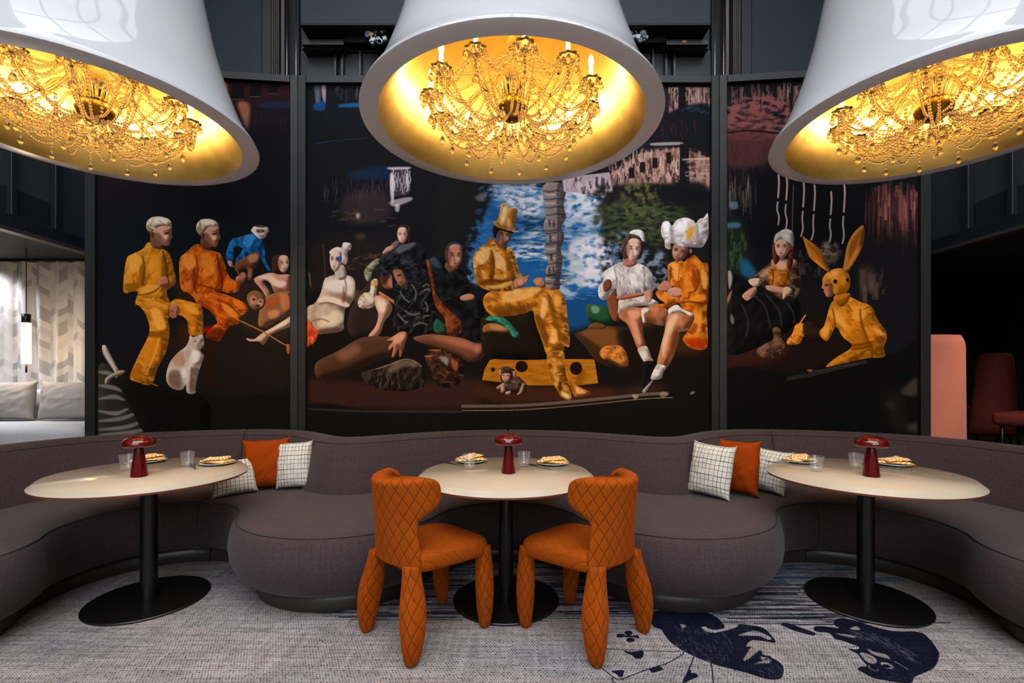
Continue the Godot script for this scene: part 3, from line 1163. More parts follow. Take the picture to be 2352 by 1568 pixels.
func napkin_mesh(sd: int) -> ArrayMesh:
	var n := FastNoiseLite.new()
	n.seed = 40 + sd
	n.frequency = 9.0
	var s := begin()
	# two folded layers lying across each other
	for lay in 2:
		var b := Basis(Vector3.UP, 0.0 if lay == 0 else 0.55) 
		var rows := []
		var uvs := []
		var nu := 15
		var nv := 11
		var wx := 0.185 if lay == 0 else 0.14
		var wz := 0.125 if lay == 0 else 0.105
		var low := 0.0 if lay == 0 else 0.011
		var thick := 0.013
		for half in 2:
			for j in nv:
				var row := PackedVector3Array()
				var uv := PackedVector2Array()
				for i in nu + 1:
					var u := float(i) / nu
					var v := float(j) / (nv - 1)
					if half == 1: v = 1.0 - v
					var edge := minf(minf(u, 1.0 - u), minf(v, 1.0 - v))
					var puff := sqrt(clampf(edge * 7.0, 0.0, 1.0))
					var x := (u - 0.5) * wx * (1.0 + 0.12 * (v - 0.5))
					var z := (v - 0.5) * wz
					var y := low + (thick * puff + 0.016 * maxf(0.0, n.get_noise_2d(x + lay, z)) * puff + (0.01 * u if lay == 1 else 0.0) if half == 0 else low * 0.0 + (0.002 if lay == 0 else 0.008))
					if edge <= 0.0001: y = low + 0.004 + (0.008 * u if lay == 1 else 0.0)
					var p := b * Vector3(x, 0, z)
					row.append(Vector3(p.x, y, p.z))
					uv.append(Vector2(u * 1.1 + lay * 0.3, v * 0.8))
				rows.append(row)
				uvs.append(uv)
		# front sheet runs back to front; order gives the upper side outside
		sheet(s, rows, false, uvs)
	return finish(s)

func make_fork() -> ArrayMesh:
	var s := begin()
	box(s, Vector3(0, 0.0, 0.035), Vector3(0.007, 0.0025, 0.11), Basis.IDENTITY, 0.0008)
	box(s, Vector3(0, 0.0, 0.10), Vector3(0.011, 0.0025, 0.03), Basis.IDENTITY, 0.0008)
	box(s, Vector3(0, 0.001, -0.032), Vector3(0.021, 0.0022, 0.03), Basis.IDENTITY, 0.0008)
	for k in 4:
		box(s, Vector3(-0.0087 + k * 0.0058, 0.001, -0.066), Vector3(0.0032, 0.002, 0.044), Basis.IDENTITY, 0.0006)
	return finish(s)

func make_knife() -> Array:
	var s := begin()
	box(s, Vector3(0, 0.0, -0.05), Vector3(0.017, 0.0018, 0.10), Basis.IDENTITY, 0.0007)
	box(s, Vector3(0.003, 0.0, -0.107), Vector3(0.010, 0.0016, 0.018), Basis.IDENTITY, 0.0006)
	var h := begin()
	box(h, Vector3(0, 0.0005, 0.05), Vector3(0.011, 0.004, 0.10), Basis.IDENTITY, 0.0012)
	return [finish(s), finish(h)]

# ==================================================================== quilted velvet chairs
func build_chairs() -> void:
	var a := make_chair("quilted orange velvet chair at the middle table's left side", W(-0.585, 0, 2.325), -0.79)
	copy_of(a, "quilted orange velvet chair at the middle table's right side", W(0.512, 0, 2.32), 0.785)

func prof1(tab: Array, y: float) -> float:
	for i in tab.size() - 1:
		if y <= tab[i + 1].x:
			var p0: float = tab[maxi(i - 1, 0)].y
			var p3: float = tab[mini(i + 2, tab.size() - 1)].y
			return cubic_interpolate(tab[i].y, tab[i + 1].y, p0, p3, clampf((y - tab[i].x) / (tab[i + 1].x - tab[i].x), 0.0, 1.0))
	return tab[tab.size() - 1].y

func make_chair(label: String, at: Vector3, turn: float) -> Node3D:
	var t := thing("velvet_chair", label, "chair", at, turn, "orange velvet chairs")
	# backrest: a shell that is narrow above the seat and spreads into wings at the top
	# half the length of the arc and its radius, at each height
	var reach := [Vector2(0.40, 0.200), Vector2(0.46, 0.196), Vector2(0.52, 0.188), Vector2(0.58, 0.182), Vector2(0.62, 0.186), Vector2(0.65, 0.215), Vector2(0.68, 0.268), Vector2(0.71, 0.300), Vector2(0.76, 0.308), Vector2(0.79, 0.302), Vector2(0.81, 0.285), Vector2(0.825, 0.262), Vector2(0.84, 0.24)]
	var radius := [Vector2(0.40, 0.34), Vector2(0.50, 0.27), Vector2(0.60, 0.205), Vector2(0.68, 0.182), Vector2(0.76, 0.176), Vector2(0.85, 0.176)]
	var rows := []
	var uvs := []
	var n := 80
	var levels := []
	for j in 5: levels.append([0.405 + 0.004 * j, sqrt(1.0 - pow(1.0 - (j + 0.0) / 5.0, 2.0)) + 0.02])
	for j in 34: levels.append([0.425 + 0.378 * j / 33.0, 1.0])
	for j in 7:
		var k := (j + 1) / 7.0
		levels.append([0.803 + 0.026 * sin(k * PI / 2.0), maxf(cos(k * PI / 2.0), 0.02)])
	for lv in levels:
		var y: float = lv[0]
		var th: float = 0.030 * lv[1]
		var al: float = prof1(reach, y) - 0.02 * (1.0 - lv[1])
		var R := prof1(radius, y)
		var row := PackedVector3Array()
		var uv := PackedVector2Array()
		for i in n + 1:
			var a := TAU * i / n
			var cu := cos(a)
			var u := signf(cu) * pow(absf(cu), 0.8)
			var sn := sin(a)
			var side := signf(sn) * pow(absf(sn), 0.55) * th
			var lean := -0.045 * (y - 0.42) / 0.42 - 0.01
			var phi := u * al / R
			var xx := R * sin(phi) - sin(phi) * side
			var f := lean + R * (1.0 - cos(phi)) + cos(phi) * side
			if i < n: row.append(Vector3(xx, y - 0.010 * (1.0 - absf(u)) * clampf((y - 0.6) / 0.22, 0.0, 1.0), -f))
			uv.append(Vector2(u * al * 20.0, y * 11.5))
		rows.append(row)
		uvs.append(uv)
	var cap0 := PackedVector3Array()
	var s := begin()
	rows_flip_close(s, rows, uvs)
	part("backrest", finish(s, true), M.velvet, t)
	# seat: a rounded cushion
	rows = []
	uvs = []
	var lev := [[0.0, 0.385], [0.7, 0.385], [0.93, 0.388], [0.985, 0.398], [1.0, 0.415], [1.0, 0.44], [0.985, 0.457], [0.95, 0.468], [0.85, 0.476], [0.65, 0.481], [0.4, 0.484], [0.2, 0.485], [0.0, 0.4855]]
	for lv in lev:
		var row := PackedVector3Array()
		var uv := PackedVector2Array()
		for i in n + 1:
			var a := TAU * i / n
			var c := signf(cos(a)) * pow(absf(cos(a)), 0.45)
			var d := signf(sin(a)) * pow(absf(sin(a)), 0.45)
			var f: float = 0.235 + d * 0.245 * lv[0]
			var hw := lerpf(0.195, 0.232, clampf(f / 0.4, 0.0, 1.0))
			var x: float = c * hw * lv[0]
			if i < n: row.append(Vector3(x, lv[1] - 0.012 * pow(clampf(f / 0.48, 0, 1), 4.0), -f))
			uv.append(Vector2(x * 20.0, f * 11.5 + lv[1] * 11.5))
		rows.append(row)
		uvs.append(uv)
	s = begin()
	rows_flip_close(s, rows, uvs)
	part("seat", finish(s, true), M.velvet_seat, t)
	# trouser-like legs
	for q in [[-1.0, 0.0], [1.0, 0.0], [-1.0, 1.0], [1.0, 1.0]]:
		var back: bool = q[1] == 0.0
		var top := Vector2(q[0] * (0.152 if back else 0.185), 0.012 if back else 0.425)
		var foot := Vector2(q[0] * (0.205 if back else 0.185), -0.02 if back else 0.44)
		s = begin()
		rows = []
		uvs = []
		var ys := [0.0, 0.0, 0.006, 0.02, 0.05, 0.09, 0.13, 0.17, 0.21, 0.25, 0.29, 0.33, 0.37, 0.39, 0.41, 0.425, 0.425]
		var wide := [Vector2(0.0, 0.024), Vector2(0.02, 0.030), Vector2(0.08, 0.043), Vector2(0.17, 0.053), Vector2(0.25, 0.054), Vector2(0.34, 0.044), Vector2(0.42, 0.037), Vector2(0.46, 0.034)]
		if not back:
			wide = [Vector2(0.0, 0.022), Vector2(0.02, 0.027), Vector2(0.08, 0.036), Vector2(0.17, 0.042), Vector2(0.25, 0.043), Vector2(0.34, 0.039), Vector2(0.42, 0.036), Vector2(0.46, 0.034)]
		for j in ys.size():
			var y: float = ys[j]
			var k: float = y / 0.45
			var w := prof1(wide, y) * (0.0 if j == 0 or j == ys.size() - 1 else 1.0)
			if j == 1: w *= 0.85
			var c := foot.lerp(top, k * k * (3.0 - 2.0 * k) if back else k)
			var bow := 0.014 * sin(k * PI) * (1.0 if back else 0.5)
			c.x += q[0] * bow
			var row := PackedVector3Array()
			var uv := PackedVector2Array()
			for i in 25:
				var a := TAU * i / 24.0
				var x := signf(cos(a)) * pow(absf(cos(a)), 0.7) * w * 0.92
				var f := signf(sin(a)) * pow(absf(sin(a)), 0.7) * w * 1.08
				if i < 24: row.append(Vector3(c.x + x, y + 0.001, -(c.y + f)))
				uv.append(Vector2(i / 24.0 * 6.0, y * 11.0))
			rows.append(row)
			uvs.append(uv)
		rows_flip_close(s, rows, uvs)
		part("leg", finish(s, true), M.velvet, t)
	return t

# rings that run clockwise seen from above: sheet() with the other side out
func rows_flip_close(s: SurfaceTool, rows: Array, uvs: Array) -> void:
	# add end caps as rings shrunk to a point
	for e in [0, rows.size() - 1]:
		pass
	var c0 := Vector3.ZERO
	for p in rows[0]: c0 += p
	c0 /= rows[0].size()
	var c1 := Vector3.ZERO
	var lastrow: PackedVector3Array = rows[rows.size() - 1]
	for p in lastrow: c1 += p
	c1 /= lastrow.size()
	var r0 := PackedVector3Array()
	var r1 := PackedVector3Array()
	for i in lastrow.size():
		r0.append(c0)
		r1.append(c1)
	rows.push_front(r0)
	rows.append(r1)
	uvs.push_front(uvs[0])
	uvs.append(uvs[uvs.size() - 1])
	# x = cos, forward = sin (towards -z): counter-clockwise from above is outward for sheet()
	sheet(s, rows, true, uvs)

# ==================================================================== cushions on the sofa
func cushion_mesh(w: float, h: float, th: float, sd: int) -> ArrayMesh:
	var n := FastNoiseLite.new()
	n.seed = sd
	n.frequency = 4.0
	var s := begin()
	for side in [1.0, -1.0]:
		var rows := []
		var uvs := []
		for j in 21:
			var v := j / 20.0 * 2.0 - 1.0
			var row := PackedVector3Array()
			var uv := PackedVector2Array()
			for i in 21:
				var u := i / 20.0 * 2.0 - 1.0
				u *= side
				var pin_x := 1.0 - 0.10 * (1.0 - v * v * v * v) * u * u
				var pin_y := 1.0 - 0.10 * (1.0 - u * u * u * u) * v * v
				var puff := pow(maxf(0.0, (1.0 - u * u) * (1.0 - v * v)), 0.42)
				var z: float = side * th * puff * (1.0 + 0.18 * n.get_noise_2d(u, v + side)) 
				row.append(Vector3(u * w / 2.0 * pin_x, v * h / 2.0 * pin_y + h / 2.0, z + 0.008 * n.get_noise_2d(u * 0.5, v * 0.5 + 9.0)))
				uv.append(Vector2((u * 0.5 + 0.5) * 0.95, (0.5 - v * 0.5) * 0.95))
			rows.append(row)
			uvs.append(uv)
		sheet(s, rows, false, uvs)
	return finish(s)

func build_cushions() -> void:
	var list := [
		[-1.955, 3.39, 0.30, 0.27, 0.62, -0.42, 0.05, "check", "black-and-white checked cushion half behind the left table top"],
		[-1.815, 3.56, 0.33, 0.385, 0.42, -0.14, 0.03, "orange", "orange velvet cushion between two checked cushions, left group"],
		[-1.625, 3.565, 0.27, 0.365, 0.10, -0.20, 0.04, "check", "black-and-white checked cushion right of the left orange cushion"],
		[1.36, 3.34, 0.32, 0.385, -0.85, -0.20, -0.05, "check", "tall black-and-white checked cushion left of the right orange cushion"],
		[1.60, 3.42, 0.33, 0.395, -1.0, -0.16, 0.03, "orange", "orange velvet cushion between two checked cushions, right group"],
		[1.83, 3.47, 0.29, 0.33, -1.0, -0.28, -0.06, "check", "black-and-white checked cushion half behind the right table top"]]
	var k := 0
	for q in list:
		k += 1
		var t := thing("cushion", q[8], "cushion", W(q[0], 0.462, q[1]), 0.0, "cushions on the sofa")
		t.basis = Basis(Vector3.UP, q[4]) * Basis(Vector3.RIGHT, q[5]) * Basis(Vector3.BACK, q[6])
		part("cover", cushion_mesh(q[2], q[3], 0.075, k), M.check if q[7] == "check" else M.velvet_plain, t)

# ==================================================================== the nook on the left
func build_left_nook() -> void:
	# curtain: pleated cloth with a woven pattern of slanted fields
	var cm := mat(Color(1, 1, 1), 0.9)
	cm.albedo_texture = curtain_texture()
	cm.backlight_enabled = true
	cm.backlight = Color(0.08, 0.08, 0.08)
	var cur := thing("curtain", "pale grey pleated curtain with slanted pattern behind the light sofa", "curtain")
	var nz := FastNoiseLite.new()
	nz.seed = 9
	nz.frequency = 1.3
	var rows := []
	var uvs := []
	for j in 15:
		var v := j / 14.0
		var row := PackedVector3Array()
		var uv := PackedVector2Array()
		for i in 241:
			var u := i / 240.0
			var x := lerpf(-7.4, -4.62, u)
			var ph := u * TAU * 13.0 + 1.2 * nz.get_noise_2d(x * 2.0, 0.0)
			var amp := 0.045 * lerpf(1.0, 0.55, v) + 0.012 * nz.get_noise_2d(x * 3.0, v * 2.0)
			var z := 5.42 + amp * sin(ph) + 0.3 * amp * sin(ph * 2.3 + v * 2.0)
			row.append(W(x, 0.46 + v * 2.155, z))
			uv.append(Vector2(u * 5.0, v * 3.6))
		rows.append(row)
		uvs.append(uv)
	var s := begin()
	sheet(s, rows, false, uvs)
	part("cloth", finish(s), cm, cur)
	s = begin()
	box(s, W(-6.0, 2.607, 5.42), Vector3(2.8, 0.02, 0.12))
	part("track", finish(s), M.navy, cur)
	# light sofa on the raised floor
	var pale := mat(Color(1, 1, 1), 0.9)
	triplanar(pale, woven_image(128, Color(0.56, 0.56, 0.58), Color(0.76, 0.76, 0.77), 14), 5.0)
	var t := thing("light_sofa", "pale grey sofa on the raised floor at far left", "sofa", W(-5.4, 0.45, 4.9))
	s = begin()
	soft_box(s, Vector3(0, 0.22, 0), Vector3(2.78, 0.34, 0.86), 0.09)
	part("seat", finish(s), pale, t)
	s = begin()
	soft_box(s, Vector3(0, 0.38, -0.36), Vector3(2.78, 0.66, 0.18), 0.06)
	part("backrest", finish(s), pale, t)
	for x in [-1.25, 1.25]:
		for z in [-0.32, 0.32]:
			s = begin()
			lathe(s, [[Vector2(0.02, 0), Vector2(0.025, 0.06), Vector2(0, 0.06)]], 12, Vector3(x, 0, z))
			part("leg", finish(s), M.black_metal, t)
	var greige := mat(Color(1, 1, 1), 0.9)
	triplanar(greige, woven_image(128, Color(0.50, 0.47, 0.45), Color(0.66, 0.63, 0.61), 15), 5.0)
	for q in [[-4.575, "wide beige-grey back cushion on the pale sofa, beside the mural frame", 0.78], [-5.33, "beige-grey back cushion on the pale sofa, at photo's left edge", 0.72]]:
		var c := thing("back_cushion", q[1], "cushion", W(q[0], 0.845, 4.99), 0.0, "back cushions on the pale sofa")
		c.basis = Basis(Vector3.RIGHT, -0.12)
		part("cover", cushion_mesh(q[2], 0.42, 0.10, int(q[0] * -10)), greige, c)
	# tube pendant
	var p := thing("tube_pendant", "slim lit glass tube pendant hanging before the curtain", "pendant lamp", W(-4.97, 0, 4.9))
	var glow := mat(Color(1, 0.93, 0.82), 0.4)
	glow.emission_enabled = true
	glow.emission = Color(1.0, 0.86, 0.66)
	glow.emission_energy_multiplier = 5.0
	s = begin()
	lathe(s, [[Vector2(0, 1.43), Vector2(0.038, 1.432), Vector2(0.039, 1.44), Vector2(0.039, 1.85), Vector2(0, 1.855)]], 28)
	part("glowing_tube", finish(s), glow, p)
	s = begin()
	lathe(s, [[Vector2(0, 1.85), Vector2(0.036, 1.85), Vector2(0.036, 1.94), Vector2(0.01, 1.945), Vector2(0, 1.945)]], 24)
	part("cap", finish(s), M.black_metal, p)
	s = begin()
	lathe(s, [[Vector2(0, 1.34), Vector2(0.008, 1.345), Vector2(0.008, 1.43), Vector2(0, 1.43)]], 10)
	part("tip", finish(s), M.black_metal, p)
	s = begin()
	lathe(s, [[Vector2(0.004, 1.94), Vector2(0.004, 2.62)]], 8)
	part("cord", finish(s), M.black_metal, p)
	for y in [1.53, 1.64, 1.76]:
		var l := OmniLight3D.new()
		l.name = "tube_light"
		l.light_color = Color(1.0, 0.84, 0.62)
		l.light_energy = 0.07
		l.light_size = 0.03
		l.omni_range = 12.0
		l.omni_attenuation = 2.0
		l.shadow_enabled = true
		l.position = Vector3(0, y, 0)
		p.add_child(l, true)
	# unseen lamps added under the ceiling to brighten sofa and curtain from above
	fill_lamp("added unseen downlight in the dark ceiling over the pale sofa's front", W(-5.5, 2.62, 4.55), Color(0.93, 0.96, 1.0), 3.5, 50.0, 0.0)
	fill_lamp("added unseen downlight in the dark ceiling close to the pale curtain", W(-5.9, 2.62, 5.0), Color(0.97, 0.97, 1.0), 2.4, 58.0, -0.35)

func fill_lamp(label: String, at: Vector3, c: Color, energy: float, angle: float, tilt: float) -> void:  # a lamp added out of view to brighten a nook
	var d := thing("added_fill_lamp", label, "fill_lamp", at, 0.0, "fill lamps added in the nooks")
	var s := begin()
	lathe(s, [[Vector2(0, -0.004), Vector2(0.05, -0.004), Vector2(0.055, 0.0)]], 24)
	var dm := mat(Color(1, 1, 1), 0.5)
	dm.emission_enabled = true
	dm.emission = c
	dm.emission_energy_multiplier = 3.0
	part("lens", finish(s), dm, d)
	var sl := SpotLight3D.new()
	sl.name = "fill_light"
	sl.light_color = c
	sl.light_energy = energy
	sl.spot_angle = angle
	sl.spot_angle_attenuation = 0.8
	sl.spot_range = 12.0
	sl.spot_attenuation = 2.0
	sl.light_size = 0.05
	sl.shadow_enabled = true
	sl.position = Vector3(0, -0.02, 0)
	sl.rotation.x = -PI / 2 - tilt
	d.add_child(sl, true)

func curtain_texture() -> ImageTexture:
	var n := 256
	var im := Image.create(n, n, false, Image.FORMAT_RGB8)
	var r := RandomNumberGenerator.new()
	r.seed = 77
	var tones := []
	for i in 64: tones.append([0.76, 0.73, 0.70, 0.60, 0.75, 0.78, 0.71][r.randi() % 7])
	for y in n:
		for x in n:
			var col := x / 32
			var xx := (x % 32) / 32.0
			var slope := xx if col % 2 == 0 else 1.0 - xx
			var row := int(fposmod((y + slope * 26.0) / 64.0 * 2.0, 8.0))
			var g: float = tones[(col * 8 + row) % 64]
			im.set_pixel(x, y, Color(g, g * 0.985, g * 0.975))
	return ImageTexture.create_from_image(im)

func soft_box(s: SurfaceTool, c: Vector3, size: Vector3, r: float) -> void:
	# rounded box: a ring of rounded-rectangle loops
	var h := size / 2.0
	var rows := []
	var levels := []
	for j in 7:
		var a := PI / 2.0 * j / 6.0
		levels.append([-h.y + r - r * cos(a), r - r * sin(a)])
	for j in 7:
		var a := PI / 2.0 * j / 6.0
		levels.append([h.y - r + r * sin(a), r - r * cos(a)])
	for lv in levels:
		var row := PackedVector3Array()
		for i in 4:
			var cx: float = [1, -1, -1, 1][i] * (h.x - r)
			var cz: float = [1, 1, -1, -1][i] * (h.z - r)
			for k in 6:
				var a := PI / 2.0 * (i + k / 5.0)
				var rr: float = r - lv[1]
				row.append(c + Vector3(cx + cos(a) * rr, lv[0], cz + sin(a) * rr))
		row.reverse()
		rows.append(row)
	var e0 := PackedVector3Array()
	var e1 := PackedVector3Array()
	for i in rows[0].size():
		e0.append(c + Vector3(0, -h.y, 0))
		e1.append(c + Vector3(0, h.y, 0))
	rows.push_front(e0)
	rows.append(e1)
	sheet(s, rows, true)

# ==================================================================== the nook on the right
func build_right_nook() -> void:
	var pink := mat(Color(0.76, 0.44, 0.35), 0.85)
	pink.rim_enabled = true
	pink.rim = 0.6
	pink.rim_tint = 0.6
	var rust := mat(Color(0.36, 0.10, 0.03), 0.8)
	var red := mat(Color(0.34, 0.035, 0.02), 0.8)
	high_chair("dusty pink high-back chair seen from behind, beside the mural's right frame", W(4.235, 0.45, 4.80), 0.05, pink, 0.62, 1.265, 0.3)
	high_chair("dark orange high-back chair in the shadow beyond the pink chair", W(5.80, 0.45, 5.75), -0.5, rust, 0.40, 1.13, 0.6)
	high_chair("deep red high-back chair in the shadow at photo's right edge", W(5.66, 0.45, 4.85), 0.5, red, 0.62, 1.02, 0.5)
	fill_lamp("added unseen downlight in the dark ceiling over the pink chair", W(4.95, 2.62, 3.9), Color(1.0, 0.88, 0.74), 2.4, 42.0, -0.35)  # unseen lamp added to light the pink chair
	fill_lamp("added unseen downlight in the dark ceiling before the patterned wall", W(6.9, 2.62, 6.2), Color(1.0, 0.9, 0.8), 0.5, 60.0, 0.0)  # weak unseen lamp added to lift the patterned wall out of black

func high_chair(label: String, at: Vector3, turn: float, m: Material, w: float, h: float, round_: float) -> void:
	var t := thing("high_back_chair", label, "chair", at, turn, "high-back chairs in the right nook")
	var s := begin()
	soft_box(s, Vector3(0, 0.40, -0.26), Vector3(w, 0.14, 0.50), 0.05)
	part("seat", finish(s), m, t)
	# tall back, wider at the bottom, slightly hollow
	var rows := []
	for j in 27:
		var v := j / 26.0
		var y := 0.14 + (h - 0.14) * v
		var hw := w / 2.0 * lerpf(1.14, 0.82, v)
		var th := 0.05
		if j == 0 or j == 26: th = 0.004
		if j == 1 or j == 25: th = 0.034
		if j >= 24: hw -= [0.004, 0.012, 0.03][j - 24]
		var row := PackedVector3Array()
		for i in 40:
			var a := TAU * i / 40.0
			var u := signf(cos(a)) * pow(absf(cos(a)), 0.7)
			var sd := signf(sin(a)) * pow(absf(sin(a)), 0.6) * th
			row.append(Vector3(u * hw, y, -(-0.02 - 0.08 * v + round_ * 0.16 * u * u + sd)))
		rows.append(row)
	s = begin()
	var uvs := []
	for r in rows:
		var uv := PackedVector2Array()
		uv.resize(41)
		uvs.append(uv)
	rows_flip_close(s, rows, uvs)
	part("backrest", finish(s), m, t)
	for q in [[-1, -0.06], [1, -0.06], [-1, -0.44], [1, -0.44]]:
		s = begin()
		lathe(s, [[Vector2(0.0, 0.0), Vector2(0.014, 0.0), Vector2(0.02, 0.34), Vector2(0, 0.34)]], 12, Vector3(q[0] * w * 0.38, 0, q[1]))
		part("leg", finish(s), M.black_metal, t)

# ==================================================================== painting prints
# A small raster painter for flat prints (the mural, the carpet's drawing). Points are given in the
# photograph's pixels or in those of an enlarged detail and set down on the printed surface in metres.
var P_w := 0
var P_h := 0
var P_c := PackedFloat32Array()
var P_at: Callable            # picture point -> texel of the print
var P_scale := 1.0            # texels for one picture pixel
var P_zoom := [0.0, 0.0, 1.0] # detail: left, top, magnification
var P_clip := {}
var P_round := 0.0         # how much b() models a shape

func p_new(w: int, h: int, c: Color) -> void:
	P_w = w
	P_h = h
	P_c.resize(w * h * 3)
	for i in w * h:
		P_c[i * 3] = c.r
		P_c[i * 3 + 1] = c.g
		P_c[i * 3 + 2] = c.b
	P_clip = {}

func p_texture() -> ImageTexture:
	var im := Image.create_from_data(P_w, P_h, false, Image.FORMAT_RGBF, P_c.to_byte_array())
	im.convert(Image.FORMAT_RGB8)
	return ImageTexture.create_from_image(im)

# printing ink of a named tone: bright yellows lean to amber
func ink(c: String) -> Color:
	var k := Color(c)
	if k.r > 0.69 and k.b < 0.62 * k.r and k.g > 0.62 * k.r:
		k.g *= 0.90
		k.b *= 0.95
	return k

func zoom(x: float, y: float, k: float) -> void:
	P_zoom = [x, y, k]

func p_points(a: Array, closed: bool, round_it: bool) -> PackedVector2Array:
	var out := PackedVector2Array()
	for i in a.size() / 2:
		out.append(P_at.call(P_zoom[0] + a[i * 2] / P_zoom[2], P_zoom[1] + a[i * 2 + 1] / P_zoom[2]))
	return smooth(out, 5, closed) if round_it and out.size() > 2 else out

func p_mask(pts: PackedVector2Array, feather: float) -> Dictionary:
	var lo := pts[0]
	var hi := pts[0]
	for p in pts:
		lo = lo.min(p)
		hi = hi.max(p)
	var f := int(ceil(feather)) + 2
	var x0 := clampi(int(lo.x) - f, 0, P_w)
	var y0 := clampi(int(lo.y) - f, 0, P_h)
	var x1 := clampi(int(hi.x) + f + 1, 0, P_w)
	var y1 := clampi(int(hi.y) + f + 1, 0, P_h)
	var w := x1 - x0
	var h := y1 - y0
	var m := PackedFloat32Array()
	if w <= 0 or h <= 0:
		return {"w": 0, "h": 0, "x": 0, "y": 0, "m": m}
	m.resize(w * h)
	var n := pts.size()
	for j in h:
		for sub in 2:
			var y := y0 + j + 0.25 + 0.5 * sub
			var xs := PackedFloat32Array()
			for i in n:
				var a := pts[i]
				var b := pts[(i + 1) % n]
				if (a.y <= y) != (b.y <= y):
					xs.append(a.x + (y - a.y) / (b.y - a.y) * (b.x - a.x))
			xs.sort()
			for k in xs.size() / 2:
				var l := maxf(xs[k * 2] - x0, 0.0)
				var r := minf(xs[k * 2 + 1] - x0, w)
				if r <= l:
					continue
				var il := int(l)
				var ir := int(r)
				var at := j * w
				if il == ir:
					m[at + il] += 0.5 * (r - l)
				else:
					m[at + il] += 0.5 * (il + 1 - l)
					for q in range(il + 1, ir):
						m[at + q] += 0.5
					if ir < w:
						m[at + ir] += 0.5 * (r - ir)
	if feather >= 1.0:
		var rad := maxi(1, int(feather * 0.5))
		for pass_ in 2:
			m = p_blur(m, w, h, rad, true)
			m = p_blur(m, w, h, rad, false)
	return {"w": w, "h": h, "x": x0, "y": y0, "m": m}

func p_blur(m: PackedFloat32Array, w: int, h: int, r: int, across: bool) -> PackedFloat32Array:
	var out := PackedFloat32Array()
	out.resize(m.size())
	var lines := h if across else w
	var n := w if across else h
	var step := 1 if across else w
	var k := 1.0 / (2 * r + 1)
	for line in lines:
		var base := line * w if across else line
		var sum := 0.0
		for i in mini(r, n):
			sum += m[base + i * step]
		for i in n:
			if i + r < n: sum += m[base + (i + r) * step]
			if i - r - 1 >= 0: sum -= m[base + (i - r - 1) * step]
			out[base + i * step] = sum * k
	return out

func p_lay(mk: Dictionary, c: Color, alpha: float, clip: bool) -> void:
	var w: int = mk.w
	var h: int = mk.h
	if w == 0:
		return
	var m: PackedFloat32Array = mk.m
	var x0: int = mk.x
	var y0: int = mk.y
	var cl := clip and P_clip.size() > 0
	var cm := PackedFloat32Array()
	var cx := 0
	var cy := 0
	var cw := 0
	var ch := 0
	if cl:
		cm = P_clip.m
		cx = P_clip.x
		cy = P_clip.y
		cw = P_clip.w
		ch = P_clip.h
	for j in h:
		var y := y0 + j
		if cl and (y < cy or y >= cy + ch):
			continue
		var at := (y * P_w + x0) * 3
		for i in w:
			var a := m[j * w + i]
			if a > 0.003:
				if cl:
					var q := x0 + i - cx
					if q < 0 or q >= cw:
						continue
					a *= cm[(y - cy) * cw + q]
				a *= alpha
				var o := at + i * 3
				P_c[o] += (c.r - P_c[o]) * a
				P_c[o + 1] += (c.g - P_c[o + 1]) * a
				P_c[o + 2] += (c.b - P_c[o + 2]) * a

func b(c: String, a: Array) -> void:          # a rounded shape; later shades stay inside it
	P_clip = p_mask(p_points(a, true, true), 0.0)
	p_lay(P_clip, ink(c), 1.0, false)
	if P_round > 0.0:
		p_body(ink(c), P_round)

# the printed figures are photographed in light from the upper left: tone that follows a shape's own outline
func p_body(c: Color, amount: float) -> void:
	var w: int = P_clip.w
	var h: int = P_clip.h
	if w < 8 or h < 8:
		return
	var m: PackedFloat32Array = P_clip.m
	var r := clampi(int(mini(w, h) * 0.11), 2, 14)
	var soft := p_blur(p_blur(m, w, h, r, true), w, h, r, false)
	soft = p_blur(p_blur(soft, w, h, r, true), w, h, r, false)
	var light := c.lerp(Color(1.0, 0.86, 0.68), 0.06 + 0.38 * c.get_luminance())
	var dark := Color(c.r * 0.28, c.g * 0.24, c.b * 0.24)
	var x0: int = P_clip.x
	var y0: int = P_clip.y
	for j in range(1, h - 1):
		for i in range(1, w - 1):
			var a := m[j * w + i]
			if a < 0.01:
				continue
			var k := j * w + i
			var v := ((soft[k + 1] - soft[k - 1]) * 0.8 + (soft[k + w] - soft[k - w]) * 0.6) * r * 1.4
			var cc := light if v > 0.0 else dark
			a *= minf(absf(v) * (0.65 if v > 0.0 else 1.3), 0.85) * amount
			var o := ((y0 + j) * P_w + x0 + i) * 3
			P_c[o] += (cc.r - P_c[o]) * a
			P_c[o + 1] += (cc.g - P_c[o + 1]) * a
			P_c[o + 2] += (cc.b - P_c[o + 2]) * a

# a patch with a torn, noisy outline: foliage, clouds in water, old walls
func rag(c: String, alpha: float, feather: float, a: Array, fx: float, fy: float, sd: int, cut := 0.0, crisp := 1.15) -> void:
	var mk := p_mask(p_points(a, true, true), feather * P_scale)
	var n := FastNoiseLite.new()
	n.seed = sd
	n.fractal_octaves = 4
	n.frequency = 0.03
	var w: int = mk.w
	var h: int = mk.h
	var m: PackedFloat32Array = mk.m
	for j in h:
		for i in w:
			var k := j * w + i
			if m[k] > 0.003:
				var v := n.get_noise_2d((mk.x + i) * fx / P_scale, (mk.y + j) * fy / P_scale) * 1.6
				m[k] *= clampf((v - cut) * crisp + 0.5, 0.0, 1.0)
	mk.m = m
	p_lay(mk, ink(c), alpha, false)

